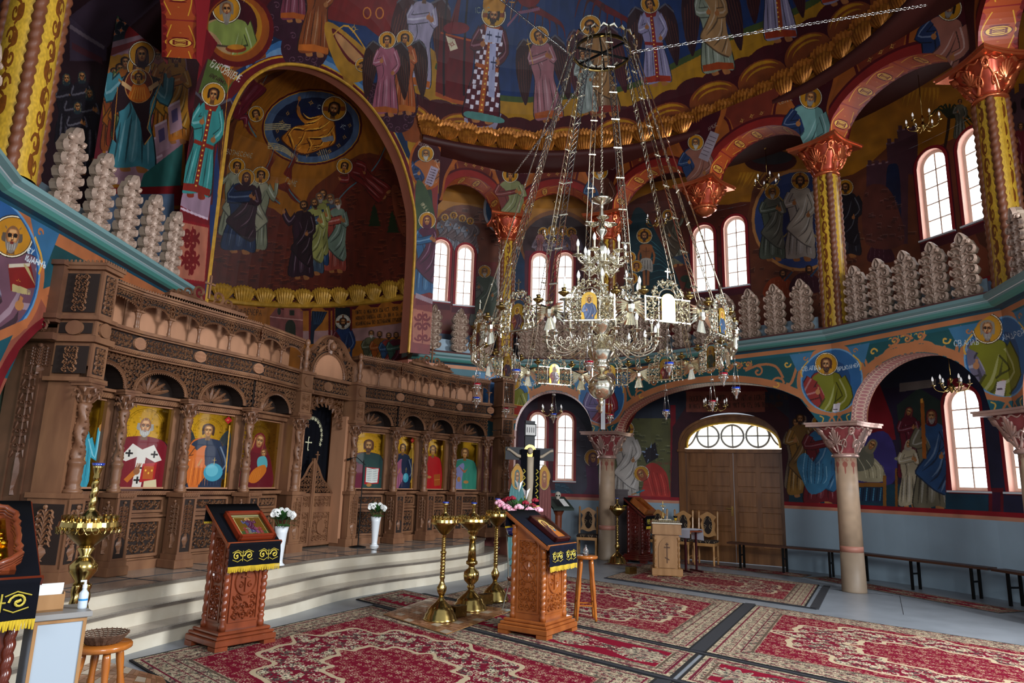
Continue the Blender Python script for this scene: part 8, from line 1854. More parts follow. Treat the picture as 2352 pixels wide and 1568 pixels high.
# wrought stand with blue vase of roses and lilies
X,Y = .14,8.66; t = empty('plant_stand',(X,Y,.026),.3,'spindly pale metal plant stand behind the middle lectern','plant stand'); mb = MB(); mb.tube([(.14 * cos(a),.14 * sin(a),.86) for a in np.linspace(0,6.283,24)[:-1]],.008,6,True); mb.tube([(.11 * cos(a),.11 * sin(a),.3) for a in np.linspace(0,6.283,20)[:-1]],.006,6,True); mb.lathe([(.13,.855),(.001,.855)],20); mb.build('hoops',M['steel'],t)
for k in range(4): a = k * pi / 2; mb = MB(); mb.tube([(.14 * cos(a),.14 * sin(a),.87),(.11 * cos(a),.11 * sin(a),.5),(.10 * cos(a),.10 * sin(a),.3),(.17 * cos(a),.17 * sin(a),.02)],.008,6); mb.build('leg',M['steel'],t)
t = empty('bowl',(X,Y,.35),0,'small copper bowl of foil on the lower hoop of the plant stand','bowl'); mb = MB(); mb.lathe([(.06,0),(.11,.02),(.12,.05),(.11,.05),(.05,.01)],20); mb.build('bowl_body',mat('copper','8a4a30',.3,.7),t,True)
t = empty('vase',(X,Y,.882),0,'round cobalt blue glass vase on the plant stand','vase'); mb = MB(); mb.lathe([(.06,.0),(.13,.03),(.15,.09),(.13,.15),(.08,.19),(.11,.22),(.08,.21),(.06,.18)],24); mb.build('vase_body',M['blueglass'],t,True)
t = empty('bouquet',(X,Y,1.13),0,'bouquet of pink roses, dark red flowers and white lilies in the blue vase','flowers'); greens(t,(0,0,.0),.28,150,5)
for x,y,z in ((-.2,-.06,.12),(-.14,-.12,.1),(-.08,-.16,.06),(.0,-.17,.11),(.13,-.14,.08),(.24,-.05,.08),(-.24,0,.15),(.1,.12,.12),(-.1,.12,.14)): blossom(t,(x,y,z),.06,M['pinkf'],'rose')
for x,y,z in ((-.13,-.02,.2),(-.08,-.04,.21),(.08,-.08,.16),(.2,0,.19),(.17,-.04,.13),(-.17,.04,.18)): blossom(t,(x,y,z),.045,M['redf'],'rose')
for x,y,z in ((-.0,-.02,.36),(.09,-.03,.27)): blossom(t,(x,y,z),.08,M['wflower'],'lily')
# stools
def stool(xy,H,label,r=.16):
 t = empty('stool',(xy[0],xy[1],.02),.4,label,'stool','round pine stools'); mb = MB(); mb.lathe([(r * .9,H - .035),(r,H - .025),(r,H - .008),(r * .96,H)],32); mb.build('seat',M['stool_wood'],t,True)
 for k in range(4):
  a = k * pi / 2 + .4; mb = MB(); mb.smooth = True; P,R = [],[]
  for j in range(13): s = j / 12; P.append((cos(a) * (r * .6 + .07 * (1 - s)),sin(a) * (r * .6 + .07 * (1 - s)),s * (H - .03))); R.append(.016 + .007 * abs(sin(s * 9)) * (s > .2))
  mb.tube(P,R,10); mb.build('leg',M['stool_wood'],t)
 mb = MB();
 for k in range(4): a,b = k * pi / 2 + .4,(k + 1) * pi / 2 + .4; q = r * .6 + .05; mb.tube([(q * cos(a),q * sin(a),.16 + .03 * (k % 2)),(q * cos(b),q * sin(b),.16 + .03 * (k % 2))],.009,6)
 mb.build('stretcher',M['stool_wood'],t)
stool((-2.37,4.33),.52,'low varnished pine stool in the lower left corner'); stool((.93,8.28),.70,'tall pine stool half hidden behind the middle lectern',.14)
t = empty('basket',(-2.37,4.33,.542),0,'shallow round wicker basket on the low stool','basket'); mb = MB()
for k in range(6): R,z = .09 + .008 * k,.006 + .009 * k; mb.tube([((R + .003 * cos(i * pi)) * cos(i * .1745),(R + .003 * cos(i * pi)) * sin(i * .1745),z) for i in range(36)],.0045,4,True)
for k in range(30): a = k * .2094; mb.tube([(.085 * cos(a),.085 * sin(a),0),(.115 * cos(a),.115 * sin(a),.035),(.135 * cos(a + .1),.135 * sin(a + .1),.058)],.003,4)
mb.lathe([(.001,.003),(.09,.003)],24); mb.build('wickerwork',M['wicker'],t)
t = empty('jar',(.93,8.28,.72),0,'clear little glass bottle on the tall stool','bottle'); mb = MB(); mb.lathe([(.03,0),(.032,.06),(.012,.09),(.012,.12),(.001,.12)],14); mb.build('glass',mat('clear_glass','e8eef0',.05,trans=.9),t,True)
# white cabinet with letter box and sanitiser
c0 = np.array([-2.50,4.06]); t = empty('cabinet',(c0[0],c0[1],0),.75,'small white cabinet with grey top at the lower left','cabinet'); mb = MB(); mb.box((0,0,.38),(.30,.30,.72),.004); mb.build('body',mat('cabinet_grey','a3adb6',.5),t); t.scale = (.82,.82,1); mb = MB(); mb.box((0,0,.755),(.35,.35,.03),.004); mb.build('top',mat('grey_top','8c8884',.4),t); mb = MB(); box_frame(mb,-.15,.15,.02,.74,.02,-.158,-.148); mb.build('door',M['pale_wood'],t)
def on(x,y,z=.77): c,s = cos(.75),sin(.75); return (c0[0] + x * c - y * s,c0[1] + x * s + y * c,z)
t = empty('letter_box',on(-.06,.0),.75,'open wooden box of white paper slips on the white cabinet','box'); mb = MB(); mb.box((0,0,.006),(.15,.11,.012)); mb.box((0,-.052,.045),(.15,.006,.09)); mb.box((0,.052,.06),(.15,.006,.12)); [mb.box((s * .072,0,.05),(.006,.1,.1)) for s in (-1,1)]; mb.build('box_body',M['pale_wood'],t)
for k in range(5): mb = MB(); mb.box((.004 * k,-.035 + .016 * k,.075),(.125,.003,.13)); mb.build('paper_slip',M['paper'],t)
t = empty('sanitiser_bottle',on(.11,-.04),.75,'clear sanitiser spray bottle with blue striped label on the cabinet','bottle'); mb = MB(); mb.lathe([(.022,0),(.024,.01),(.024,.085),(.012,.1),(.01,.11)],16); mb.build('bottle_body',mat('milky_plastic','c8d2da',.2),t,True); mb = MB(); mb.lathe([(.0245,.045),(.0245,.055)],16); mb.build('label',mat('blue_label','2f86c0',.4),t); mb = MB(); mb.lathe([(.012,.11),(.012,.13),(.007,.13),(.006,.155)],10); mb.tube([(0,0,.15),(-.025,0,.15)],.005,5); mb.build('spray_head',M['white'],t)
# candle table, chairs, benches
th = radians(-8); t = empty('candle_table',(2.82,12.5,0),th,'pale oak candle table with three-bar cross on its door and a tray of candle cups','candle table'); mb = MB(); PW = M['pale_wood']; mb.box((0,0,.08),(.70,.62,.12),.01); mb.box((0,0,.5),(.56,.50,.72)); mb.box((0,0,.80),(.66,.60,.16),.006); mb.box((0,0,.715),(.68,.62,.02)); [mb.box((x,y,.02),(.1,.1,.05)) for x in (-.28,.28) for y in (-.25,.25)]; mb.build('cabinet_body',PW,t)
mb = MB(); mb.prism(smooth([(-.19,.15),(-.19,.5),(-.1,.62),(0,.66),(.1,.62),(.19,.5),(.19,.15)],False,3),-.275,-.25); mb.build('door',M['pale_wood'],t); mb = MB(); mb.box((0,-.28,.4),(.022,.012,.34)); mb.box((0,-.28,.49),(.13,.012,.022)); mb.box((0,-.28,.54),(.07,.012,.018)); mb.add([(-.05,-.286,.335),(.05,-.286,.295),(.05,-.286,.275),(-.05,-.286,.315)],[(3,2,1,0)]); mb.build('cross',mat('cross_brown','5a3a20',.5),t)
for x,y in ((-.27,-.24),(.27,-.24),(.28,-.08),(.28,.08),(.28,.24),(-.27,.24)): mb = MB(); mb.smooth = True; rope(mb,(x,y),.03,.2,.58,4,8,1,.2,9); mb.lathe([(.03,.14),(.035,.2)],10,(x,y,0)); mb.lathe([(.025,.58),(.045,.66)],10,(x,y,0)); mb.build('twisted_post',PW,t)
for y in (-.15,.15): mb = MB(); mb.box((.332,y,.8),(.008,.24,.1)); mb.ball((.345,y,.8),.012,6); mb.build('drawer',PW,t)
mb = MB(); mb.box((0,0,.895),(.70,.64,.03),.006)
for i in range(14):
 for j in range(12): mb.lathe([(.009,0),(.006,.008),(.01,.03)],5,(-.3 + i * .046,-.27 + j * .049,.91))
mb.box((0,.22,.92),(.3,.14,.06)); mb.build('candle_tray',M['gold'],t); t.scale = (.74,.74,1)
t = empty('crucifix',(2.80,12.62,.95),th,'small brass crucifix standing on the candle table','crucifix'); mb = MB(); mb.lathe([(.03,0),(.02,.02),(.012,.05)],10); mb.box((0,0,.17),(.016,.012,.28)); mb.box((0,0,.23),(.1,.012,.014)); mb.build('cross',M['brass'],t); mb = MB(); mb.tube([(0,-.012,.12),(.005,-.014,.17),(0,-.012,.22)],[.006,.012,.014],6); mb.tube([(-.045,-.01,.235),(0,-.012,.21),(.045,-.01,.235)],.005,5); mb.ball((0,-.014,.25),.012,6); mb.build('figure',M['gold'],t,True)
t = empty('votive_cup',(3.0,12.52,.93),0,'black votive cup with yellow glass on the candle table','votive cup'); mb = MB(); mb.lathe([(.02,0),(.03,.05),(.028,.05),(.018,.01)],12); mb.build('yellow_glass',mat('amber','c89a20',.15),t,True); mb = MB(); mb.lathe([(.03,.05),(.042,.085),(.038,.085)],12); mb.build('rim',M['iron'],t,True)
fab = Cv('chair_fabric',128,128,(0,1,0,1),'241a16',None,1.); fab.k = 128
for x,y in ((.25,.25),(.75,.75),(.25,.8),(.75,.2)): fab.line(scroll(x,y,.18,x * 9,1.6,1,20),.035,'8a7458'); fab.line([(x,y - .2),(x + .15,y + .1)],.02,'8a7458')
FAB = fab.material(.9); CW = M['chair_wood']
def fabuv(mb): mb.uv = [(v[0] * 3,v[1] * 3 + v[2] * 3) for v in mb.v]; return mb
def make_chair():
 t = empty('dining_chair',(0,0,0)); t['category'] = 'chair'; t['group'] = 'carved beech chairs by the wall'
 for x in (-.19,.19):
  mb = MB(); mb.tube([(x,-.19,0),(x,-.19,.08),(x,-.19,.2),(x,-.19,.42)],[.014,.022,.016,.024],8); mb.build('leg',CW,t); mb = MB(); mb.tube([(x,.19,0),(x,.19,.12),(x,.19,.45),(x,.21,.6),(x,.24,.9),(x,.25,1.02),(x,.25,1.05)],[.016,.022,.02,.022,.018,.024,.01],8); mb.build('leg',CW,t)
  mb = MB(); mb.tube([(x,-.19,.14),(x,.19,.14)],.010,6); mb.build('stretcher',CW,t)
 mb = MB(); mb.box((0,0,.40),(.42,.42,.06),.006); mb.build('seat_frame',CW,t); mb = MB(); mb.box((0,0,.455),(.43,.43,.05),.015); fabuv(mb).build('seat',FAB,t)
 O = smooth([(-.17,.56),(-.12,.56),(0,.52),(.12,.56),(.17,.56),(.13,.66),(.15,.78),(.12,.86),(.17,.93),(.1,.98),(0,1.03),(-.1,.98),(-.17,.93),(-.12,.86),(-.15,.78),(-.13,.66)],True,3); mb = MB(); mb.prism(O,.215,.235); mb.build('backrest',CW,t); mb = MB(); mb.prism([(.085 * cos(a),.765 + .18 * sin(a)) for a in np.linspace(0,6.283,20,endpoint=False)],.20,.215); fabuv(mb).build('back_cushion',FAB,t); return t
ch = make_chair()
for k,(xy,rz,lb) in enumerate((((1.72,15.0),-.2,'carved beech chair standing alone left of the first column'),((3.15,14.95),-.5,'carved beech chair behind the candle table, leftmost of three'),((3.62,14.65),-.5,'carved beech chair with the lace covered table beside it, middle of three'),((4.05,14.35),-.5,'carved beech chair in front of the door, rightmost of three'))):
 c = ch if k == 0 else copy_tree(ch); c.location = (xy[0],xy[1],0); c.rotation_euler.z = rz; c['label'] = lb
t = empty('side_table',(3.40,13.05,.012),.5,'slender dark red side table right of the candle table','table'); mb = MB(); mb.box((0,0,.72),(.3,.3,.025)); mb.build('tabletop',M['red_wood'],t)
for x in (-.13,.13): mb = MB(); mb.box((x,0,.37),(.03,.03,.7)); mb.box((x,0,.015),(.04,.32,.03)); mb.build('leg',mat('dark_wine','3c0f14',.4),t)
t = empty('lace_cloth',(3.40,13.05,.762),.5,'white lace cloth hanging over the slender table','cloth'); mb = MB(); R_ = [[(x,y,z + .012 * sin(9 * x + 7 * y)) for x,z in ((-.17,-.14),(-.16,.0),(0,.0),(.16,.0),(.175,-.2))] for y in (-.16,-.05,.05,.16)]; mb.add([p for r in R_ for p in r],[(j * 5 + i,j * 5 + i + 1,j * 5 + i + 6,j * 5 + i + 5) for j in range(3) for i in range(4)]); mb.build('lace',mat('lace','d8d8e4',.8),t)
def bench(A,B,label):
 th,L = frame(A,B); t = empty('bench',(A[0],A[1],0),th,label,'bench','wall benches'); mb = MB(); mb.box((L / 2,0,.465),(L,.26,.035)); mb.build('seat',mat('bench_brown','4a2c1e',.45),t)
 for x in (.25,L / 2,L - .25): mb = MB(); [mb.box((x,y,.225),(.035,.035,.45)) for y in (-.1,.1)]; mb.box((x,0,.25),(.025,.2,.025)); mb.build('leg',M['iron'],t)
bench((4.45,14.12),(6.1,12.75),'plain wall bench in front of the right door leaf'); bench((6.15,12.7),(7.25,10.6),'plain wall bench right of the tan column'); bench((7.27,10.5),(7.6,8.6),'plain wall bench at the right edge')
# far lectern, panel screen, choir lectern, cross
t,S_,tt,Ld = lectern((2.72,14.55),1.0,mat('dark_wine2','5a1a14',.3,coat=.3),M['black'],'dark red lectern behind the candle table',.42,.36,.92,1.2); picture(t,S_,tt,-.22,.03,.44,.42,.12,M['orange_wood'],M['goldleaf'],'gilded icon in an orange wood case on the far lectern')
t = empty('room_screen',(2.32,15.3,0),-.15,'tall dark maroon panel screen right of the first column','screen'); mb = MB(); mb.box((0,0,.72),(.62,.04,1.34)); mb.box((0,0,1.41),(.66,.07,.04)); box_frame(mb,-.29,.29,.08,1.36,.05,-.035,-.02); mb.build('panel',mat('maroon_panel','2e0c10',.35),t)
t = empty('choir_desk',(1.02,13.95,0),.5,'dark choir desk with open book under the hanging lamp','lectern'); mb = MB(); mb.lathe([(.2,0),(.2,.04),(.08,.1),(.06,.3),(.07,.9),(.12,1.0)],8); mb.build('pedestal',M['red_wood'],t); mb = MB(); mb.add([(-.24,-.2,1.0),(.24,-.2,1.0),(.24,.16,1.22),(-.24,.16,1.22),(-.24,-.2,1.04),(.24,-.2,1.04),(.24,.16,1.26),(-.24,.16,1.26)],[(3,2,1,0),(4,5,6,7),(0,1,5,4),(1,2,6,5),(2,3,7,6),(3,0,4,7)]); mb.build('desk',mat('dark_green_desk','27332c',.5),t)
b = empty('book',(1.02,13.95,0),.5,'open dark book with a white printed page on the choir desk','book'); mb = MB(); mb.add([(-.12,-.14,1.08),(.02,-.14,1.08),(.02,.08,1.215),(-.12,.08,1.215)],[(0,1,2,3)]); mb.build('cover',M['iron'],b); mb = MB(); mb.add([(.04,-.14,1.083),(.17,-.14,1.083),(.17,.08,1.218),(.04,.08,1.218)],[(0,1,2,3)]); mb.build('page',M['paper'],b)
t = empty('crucifixion_cross',(.40,13.35,0),.28,'tall black cross with painted cut-out figure and draped black stole','cross'); BK = mat('black_board','14161c',.5); mb = MB(); mb.box((0,0,1.45),(.20,.05,2.5)); mb.box((0,0,2.06),(.98,.05,.24)); mb.box((0,0,.12),(.3,.3,.24)); mb.build('cross_board',BK,t)
sk = M['skin']; mb = MB()
for s in (-1,1): mb.tube([(s * .07,-.04,1.98),(s * .25,-.045,2.02),(s * .40,-.04,2.12),(s * .46,-.04,2.14)],[.035,.03,.022,.03],8)
mb.tube([(0,-.04,2.0),(0,-.045,1.8),(.01,-.045,1.55),(0,-.045,1.2),(0,-.04,.8),(0,-.05,.7)],[.08,.075,.07,.06,.035,.03],8); mb.ball((0,-.05,2.12),.055,10,1.25); mb.build('figure',sk,t,True)
mb = MB(); mb.prism([(.12 * cos(a),2.12 + .12 * sin(a)) for a in np.linspace(0,6.283,20,endpoint=False)],-.035,-.028); mb.build('halo',M['brass'],t); mb = MB(); mb.box((0,-.03,2.52),(.24,.02,.24)); mb.build('sign_frame',M['iron'],t); mb = MB(); mb.box((0,-.042,2.52),(.2,.004,.2)); mb.build('sign_plate',M['paper'],t)
mb = MB(); [mb.ridge([(-.07 + .045 * q,2.47),(-.07 + .045 * q,2.57)],.012,.002,-.045) for q in range(4)]; mb.build('sign_lettering',M['iron'],t)
mb = MB(); [mb.box((s * .13,-.075,1.62),(.12,.02,1.05)) for s in (-1,1)]; mb.build('stole',M['black'],t); mb = MB(); [[mb.ridge([(s * .13 - .02,1.2 + .12 * q),(s * .13 + .03,1.25 + .12 * q),(s * .13 - .01,1.29 + .12 * q)],.02,.004,-.086) for q in range(5)] for s in (-1,1)]; [mb.box((s * .13,-.075,1.08),(.13,.024,.04)) for s in (-1,1)]; mb.build('stole_embroidery',EMB,t)
def cutout(x,y,rz,robe,hood,label,H=1.42):
 t = empty('saint_board',(x,y,.0),rz,label,'painted board'); cvx = icv('board',160,480,robe); cvx.g[:] = 0
 for q in range(10): cvx.line([(20 + 14 * q,110),(12 + 15 * q,300),(18 + 14 * q,470)],3,mix(robe,('ffffff','000000')[q % 2],.3),sm=True,taper=2)
 face(cvx,80,68,26,.2,veil=hood,rim='c8a860',halr=2.3); mb = MB(); O = smooth([(-.16,.02),(-.19,.5),(-.18,1.0),(-.13,1.16),(-.15,1.3),(0,1.44),(.15,1.3),(.13,1.16),(.18,1.0),(.19,.5),(.16,.02)],False,4); n = len(O); mb.prism(O,-.012,.012); mb.uv = [((p[0] + .2) / .4,p[2] / 1.45) for p in mb.v]; mb.build('board',cvx.material(.5),t); t.scale = (.8,1,1.3)
cutout(.17,13.2,.3,'3f7a7c','2f5f66','painted cut-out board of a woman in teal left of the black cross'); cutout(.70,13.5,.3,'6a2018','8a4a34','painted cut-out board of a man in red right of the black cross')
t = empty('skull',(.98,13.62,1.30),0,'small painted skull beside the foot of the cross','skull'); mb = MB(); mb.smooth = True; mb.ball((0,0,0),.06,12,1.1); mb.box((0,-.02,-.06),(.06,.06,.05),.01); mb.build('cranium',mat('bone','b8b0a0',.6),t); mb = MB(); [mb.ball((s * .022,-.05,-.01),.016,8) for s in (-1,1)]; mb.build('eye_sockets',M['iron'],t)
# great door
th,L = frame(DA,DB); t = empty('door_1',(DA[0],DA[1],0),th); t['kind'] = 'structure'; c = L / 2; dw = L / 2 - .12; DW = M['door']
def dpart(n,mb,m,p=None): return struct(n,mb,m,p or t)
mb = MB(); [mb.box((c + s * (dw + .07),.03,1.2),(.14,.22,2.4)) for s in (-1,1)]; [mb.box((c + s * (dw + .07),-.03,2.30),(.18,.2,.05)) for s in (-1,1)]
for r0,r1,y0,y1 in ((.0,.05,-.06,.14),(.05,.1,-.03,.14),(.1,.15,-.07,.14)):
 P0,P1 = [[(c - (dw + r) * cos(a),2.33 + (.60 + r) * sin(a)**.75) for a in np.linspace(0,pi,30)] for r in (r0,r1)]
 for i in range(29): mb.prism([P0[i],P0[i + 1],P1[i + 1],P1[i]],y0,y1)
mb.box((c,.02,2.30),(L - .1,.14,.08)); dpart('frame',mb,DW)
mb = MB(); P = [(c - dw * cos(a),2.34 + .58 * sin(a)**.75) for a in np.linspace(0,pi,30)]; mb.add([(p[0],.07,p[1]) for p in P],[tuple(range(30))]); dpart('fanlight_pane',mb,M['pane_y'])
mb = MB()
for k in (-1,0,1):
 x = c + k * .52; mb.tube([(x + .235 * cos(a),.04,2.62 + .235 * sin(a)) for a in np.linspace(0,6.283,30)[:-1]],.024,6,True); mb.tube([(x - .23,.04,2.62),(x + .23,.04,2.62)],.018,5); mb.tube([(x,.04,2.36),(x,.04,2.87)],.018,5)
for s in (-1,1): mb.tube([(c + s * p[0],.04,p[1]) for p in smooth([(.73,2.75),(.80,2.6),(.88,2.47),(1.0,2.38)],False,4)],.022,5)
dpart('fanlight_bars',mb,M['grey']); mb = MB(); mb.tube([(c - (dw - .03) * cos(a),-.02,2.36 + .55 * sin(a)**.75) for a in np.linspace(0,pi,30)],.03,6); dpart('gilt_arch',mb,M['lunette'])
for s in (-1,1):
 x = c + s * dw / 2; lf = empty('leaf',(x,.05,0)); lf.parent = t; lf['kind'] = 'structure'; register(lf,t); mb = MB(); mb.box((0,0,1.14),(dw - .01,.05,2.26)); mb.box((0,-.03,.12),(dw - .1,.02,.2)); struct('leaf_board',mb,DW,lf)
 for i in (-1,1):
  for j in range(5):
   z = .48 + j * .41; mb = MB(); mb.box((i * dw * .235,-.032,z),(dw * .36,.02,.3),.008); box_frame(mb,i * dw * .235 - dw * .2,i * dw * .235 + dw * .2,z - .17,z + .17,.016,-.045,-.02); struct('panel',mb,DW,lf)
 if s < 0: mb = MB(); mb.box((dw / 2 - .05,-.03,1.05),(.035,.012,.2)); mb.tube([(dw / 2 - .05,-.04,1.1),(dw / 2 - .05,-.08,1.1),(dw / 2 - .17,-.085,1.1)],.009,6); struct('handle',mb,M['brass'],lf)
mb = MB(); [mb.box((c + s * (L / 2 + .02),.12,1.45),(.1,.3,2.9)) for s in (-1,1)]; struct('trim_3',mb,M['redp']).matrix_world = Matrix.Translation((DA[0],DA[1],0)) @ Matrix.Rotation(th,4,'Z')
t = tag(MB().box((0,0,0),(.09,.03,.72)).build('speaker',M['white']),'slim white column speaker above the capital of the first column','speaker'); t.location = (*(np.array(WALL_F[2]) + np.array([-.03,-.08])),3.02)
# ------------------------------------------------------------------ chandeliers and lamps
GO,SI = M['gold'],M['silver']
CX,CY = 1.19,8.90
def small_chandelier(px,py,R,zc,rod,label,n=6,r=.24):
 d = cyl(px,py,R); x,y = pol(d[0],R); z = d[1]; t = empty('small_chandelier',(x,y,z),.4,label,'chandelier','six-armed brass chandeliers')
 mb = MB(); mb.smooth = True; mb.lathe([(.005,-.12),(.02,-.10),(.05,-.05),(.055,-.02),(.02,.02),(.015,.06),(.035,.09),(.012,.14),(.01,.16)],14); mb.tube([(0,0,.16),(0,0,rod)],.006,5); mb.lathe([(.05,rod),(.02,rod - .04)],12); mb.build('stem',M['brass'],t)
 for k in range(n):
  a = 2 * pi * k / n; mb = MB(); mb.smooth = True; mb.tube([(cos(a) * q,sin(a) * q,w_) for q,w_ in smooth([(.03,-.02),(.1,-.09),(r * .8,-.07),(r,.0)],False,4)],.008,6); mb.lathe([(.01,0),(.035,.012),(.04,.018),(.012,.02)],12,(r * cos(a),r * sin(a),0)); mb.build('arm',M['brass'],t)
  mb = MB(); mb.smooth = True; mb.lathe([(.010,.02),(.010,.08)],8,(r * cos(a),r * sin(a),0)); mb.cur = 1; mb.lathe([(.010,.08),(.016,.10),(.012,.13),(.001,.155)],8,(r * cos(a),r * sin(a),0)); mb.build('candle_bulb',[M['candle'],M['bulb']],t)
for a in ((2120,285,6.7,0,1.0,'six-armed chandelier in the upper right bay between the two big columns'),(1762,420,6.7,0,.8,'six-armed chandelier in the gallery bay left of the right column'),(1508,510,6.7,0,.8,'six-armed chandelier above the bathing figure, behind the crown straps'),(1272,545,6.7,0,.9,'six-armed chandelier above the middle pair of gallery windows')): small_chandelier(*a)
for a in ((2185,885,6.6,0,.55,'six-armed chandelier beside the tall right window under the gallery'),(1643,932,6.7,0,.7,'six-armed chandelier hanging before the fanlight of the door'),(1268,945,6.8,0,.55,'six-armed chandelier before the lower left window pair')): small_chandelier(*a)
# great ring chandelier
root = empty('ring_chandelier',(CX,CY,3.30),0,'huge pierced gilt ring chandelier with small icons round its rim','chandelier'); RR = 1.69
def tilt(p): return (p[0],p[1],p[2] + .025 * p[0] - .077 * p[1])
RING = empty('rim',(0,0,0)); RING.parent = root; register(RING,root)
hw = RR * sin(radians(9.5)); ew = RR * sin(radians(5.5)) * 1.05
def both(mb): b = MB(); b.merge(mb); b.merge(mb,lambda p: (p[0],-p[1],p[2])); return b
mb = MB(); mb.merge(both((lambda m: (carve(m,-hw,hw,-.13,.13,.055,-.004,lambda x,z,r: abs(x) > .10 + r * .5,.012,False),carve(m,-.2,.2,-.14,.34,.05,-.004,lambda x,z,r: (.10 + r * .5 < abs(x) < .19 or z > .2) and (x / .2)**2 + ((z - .05) / .28)**2 < 1,.012,False),m)[-1])(MB())))
for z in (-.13,.13): mb.box((0,0,z),(2 * hw,.012,.012))
mb.tube([(p[0],0,p[1]) for p in [(-.115,-.14)] + [(-.115 * cos(a),.12 + .12 * sin(a)) for a in np.linspace(0,pi,12)] + [(.115,-.14)]],.008,5,True); mb.tube([(.19 * cos(a),0,.10 + .22 * sin(a)) for a in np.linspace(.1,pi - .1,16)],.007,5)
for k in range(9): mb.ball((-hw + 2 * hw * k / 8,0,-.155),.014,5)
for k in range(11): a = pi * k / 10; mb.ball((.205 * cos(a),0,.11 + .235 * sin(a)),.016,5)
mb.box((0,0,.42),(.012,.01,.12)); mb.box((0,0,.44),(.07,.01,.012)); PANEL = mb.mesh('openwork_panel',GO)
mb = MB(); r = random.Random(2)
for s in (-1,1):
 mb.box((s * ew,0,0),(.016,.02,.30))
 for q in range(6): mb.tube([(s * .01,-.01,.04),(s * ew * .6,-.03,.08 - .03 * q),(s * ew * .95,-.015,.10 - .045 * q)],[.018,.022,.006],4)
 for q in range(3): mb.tube([(s * .01,-.02,-.06),(s * .03 * q,-.02,-.20)],[.02,.014],4)
mb.ball((0,-.03,.0),.05,8,1.5); mb.ball((-.02,-.04,.11),.026,6); mb.ball((.02,-.04,.11),.026,6); EAGLE = mb.mesh('eagle_plate',GO)
mb = MB(); mb.smooth = True; mb.lathe([(.012,-.05),(.05,-.02),(.065,.0),(.03,.005),(.022,.03),(.03,.05),(.012,.055)],14); CUP = mb.mesh('drip_pan',M['brass_dark'])
IC_COL = ('7a3a2c','5c6a8c','8c2a24','35506a','a8341c','3c5c34','a8281c','8c4a2c','9c2c20','5c2c34','a84a1c','7a2430')
for k in range(12):
 a = 3.877 - k * pi / 6; x,y = RR * sin(a),RR * cos(a); zt = .025 * x - .077 * y
 inst(PANEL,'icon_plate',RING,(x,y,zt),0,rot=(0,0,-a)); cvx = icv('ring_icon_%d' % k,60,90,'c49a3c'); cvx.g[:] = .6; saint(cvx,30,150,135,robe=IC_COL[k],mantle=mix(IC_COL[k],'24304a',.5),wid=1.2,beard=BEARD['d'] if k % 3 == 1 else None)
 ox,oy = sin(a),cos(a); pm = cvx.material(.35,goldrough=.3,coat=.2); mb = MB()
 O = [(-.085,-.12),(.085,-.12)] + [(.085 * cos(b),.10 + .085 * sin(b)) for b in np.linspace(0,pi,10)]
 for s in (1,-1): mb.add([(p[0],s * .012,p[1]) for p in O],[tuple(range(len(O)))[::-s]])
 mb.uv = [((.5 + (p[0] / .17) * (-1 if p[1] > 0 else 1)),(p[2] + .12) / .31) for p in mb.v]; q = mb.build('ring_icon',pm,RING); q.location = (x,y,zt); q.rotation_euler.z = -a
 b = a - pi / 12; x2,y2 = RR * sin(b),RR * cos(b); z2 = .025 * x2 - .077 * y2; inst(EAGLE,'eagle_plate',RING,(x2,y2,z2),0,rot=(0,0,-b + pi))
 for db in (-.17,.17): inst(CUP,'drip_pan',RING,((RR) * sin(a + db),RR * cos(a + db),.025 * x - .077 * y + .2))
 # strap up to the crown
 zt2 = 4.42; r2 = .46; P = np.array([x2,y2,z2 + .12]); Q = np.array([r2 * sin(b),r2 * cos(b),zt2]); D = Q - P; n = 46; side = np.array([cos(b),-sin(b),0]) * .034; mb = MB()
 for s in (-1,1): mb.tube([tuple(P + side * s),tuple(Q + side * s)],.006,4)
 for j in range(n): c1,c2 = P + D * j / n,P + D * (j + 1) / n; mb.tube([tuple(c1 + side),tuple(c2 - side)],.004,3); mb.tube([tuple(c1 - side),tuple(c2 + side)],.004,3)
 for j in range(9): c1 = P + D * (j + .5) / 9; mb.tube([tuple(c1 - side * 1.5),tuple(c1 + side * 1.5)],.010,5); mb.ball(tuple(c1),.014,5)
 mb.build('strap',GO,root)
 mb = MB(); c1 = Q + np.array([sin(b),cos(b),0]) * .03
 mb.tube([tuple(c1 + np.array([0,0,-.05])),tuple(c1 + np.array([0,0,.04])),tuple(c1 + np.array([0,0,.09]))],[.012,.022,.012],6); [mb.tube([tuple(c1 + np.array([0,0,.05])),tuple(c1 + side * s * 2.2 + np.array([0,0,.085])),tuple(c1 + side * s * 3.6 + np.array([0,0,.03]))],[.012,.024,.006],5) for s in (-1,1)]; mb.build('bird',GO,root)
mb = MB(); mb.lathe([(.42,4.35),(.42,4.41),(.41,4.41),(.41,4.35),(.42,4.35)],40); mb.f = mb.f[:-2]; mb.m = mb.m[:-2]; mb.sm = mb.sm[:-2]; mb.build('crown_hoop',M['brass_dark'],root,True)
for k in range(3): a = k * pi / 3 + .3; mb = MB(); mb.box((0,0,4.38),(.82,.02,.03)); mb.xf(lambda p: (p[0] * cos(a) - p[1] * sin(a),p[0] * sin(a) + p[1] * cos(a),p[2])); mb.build('crown_spoke',M['iron'],root)
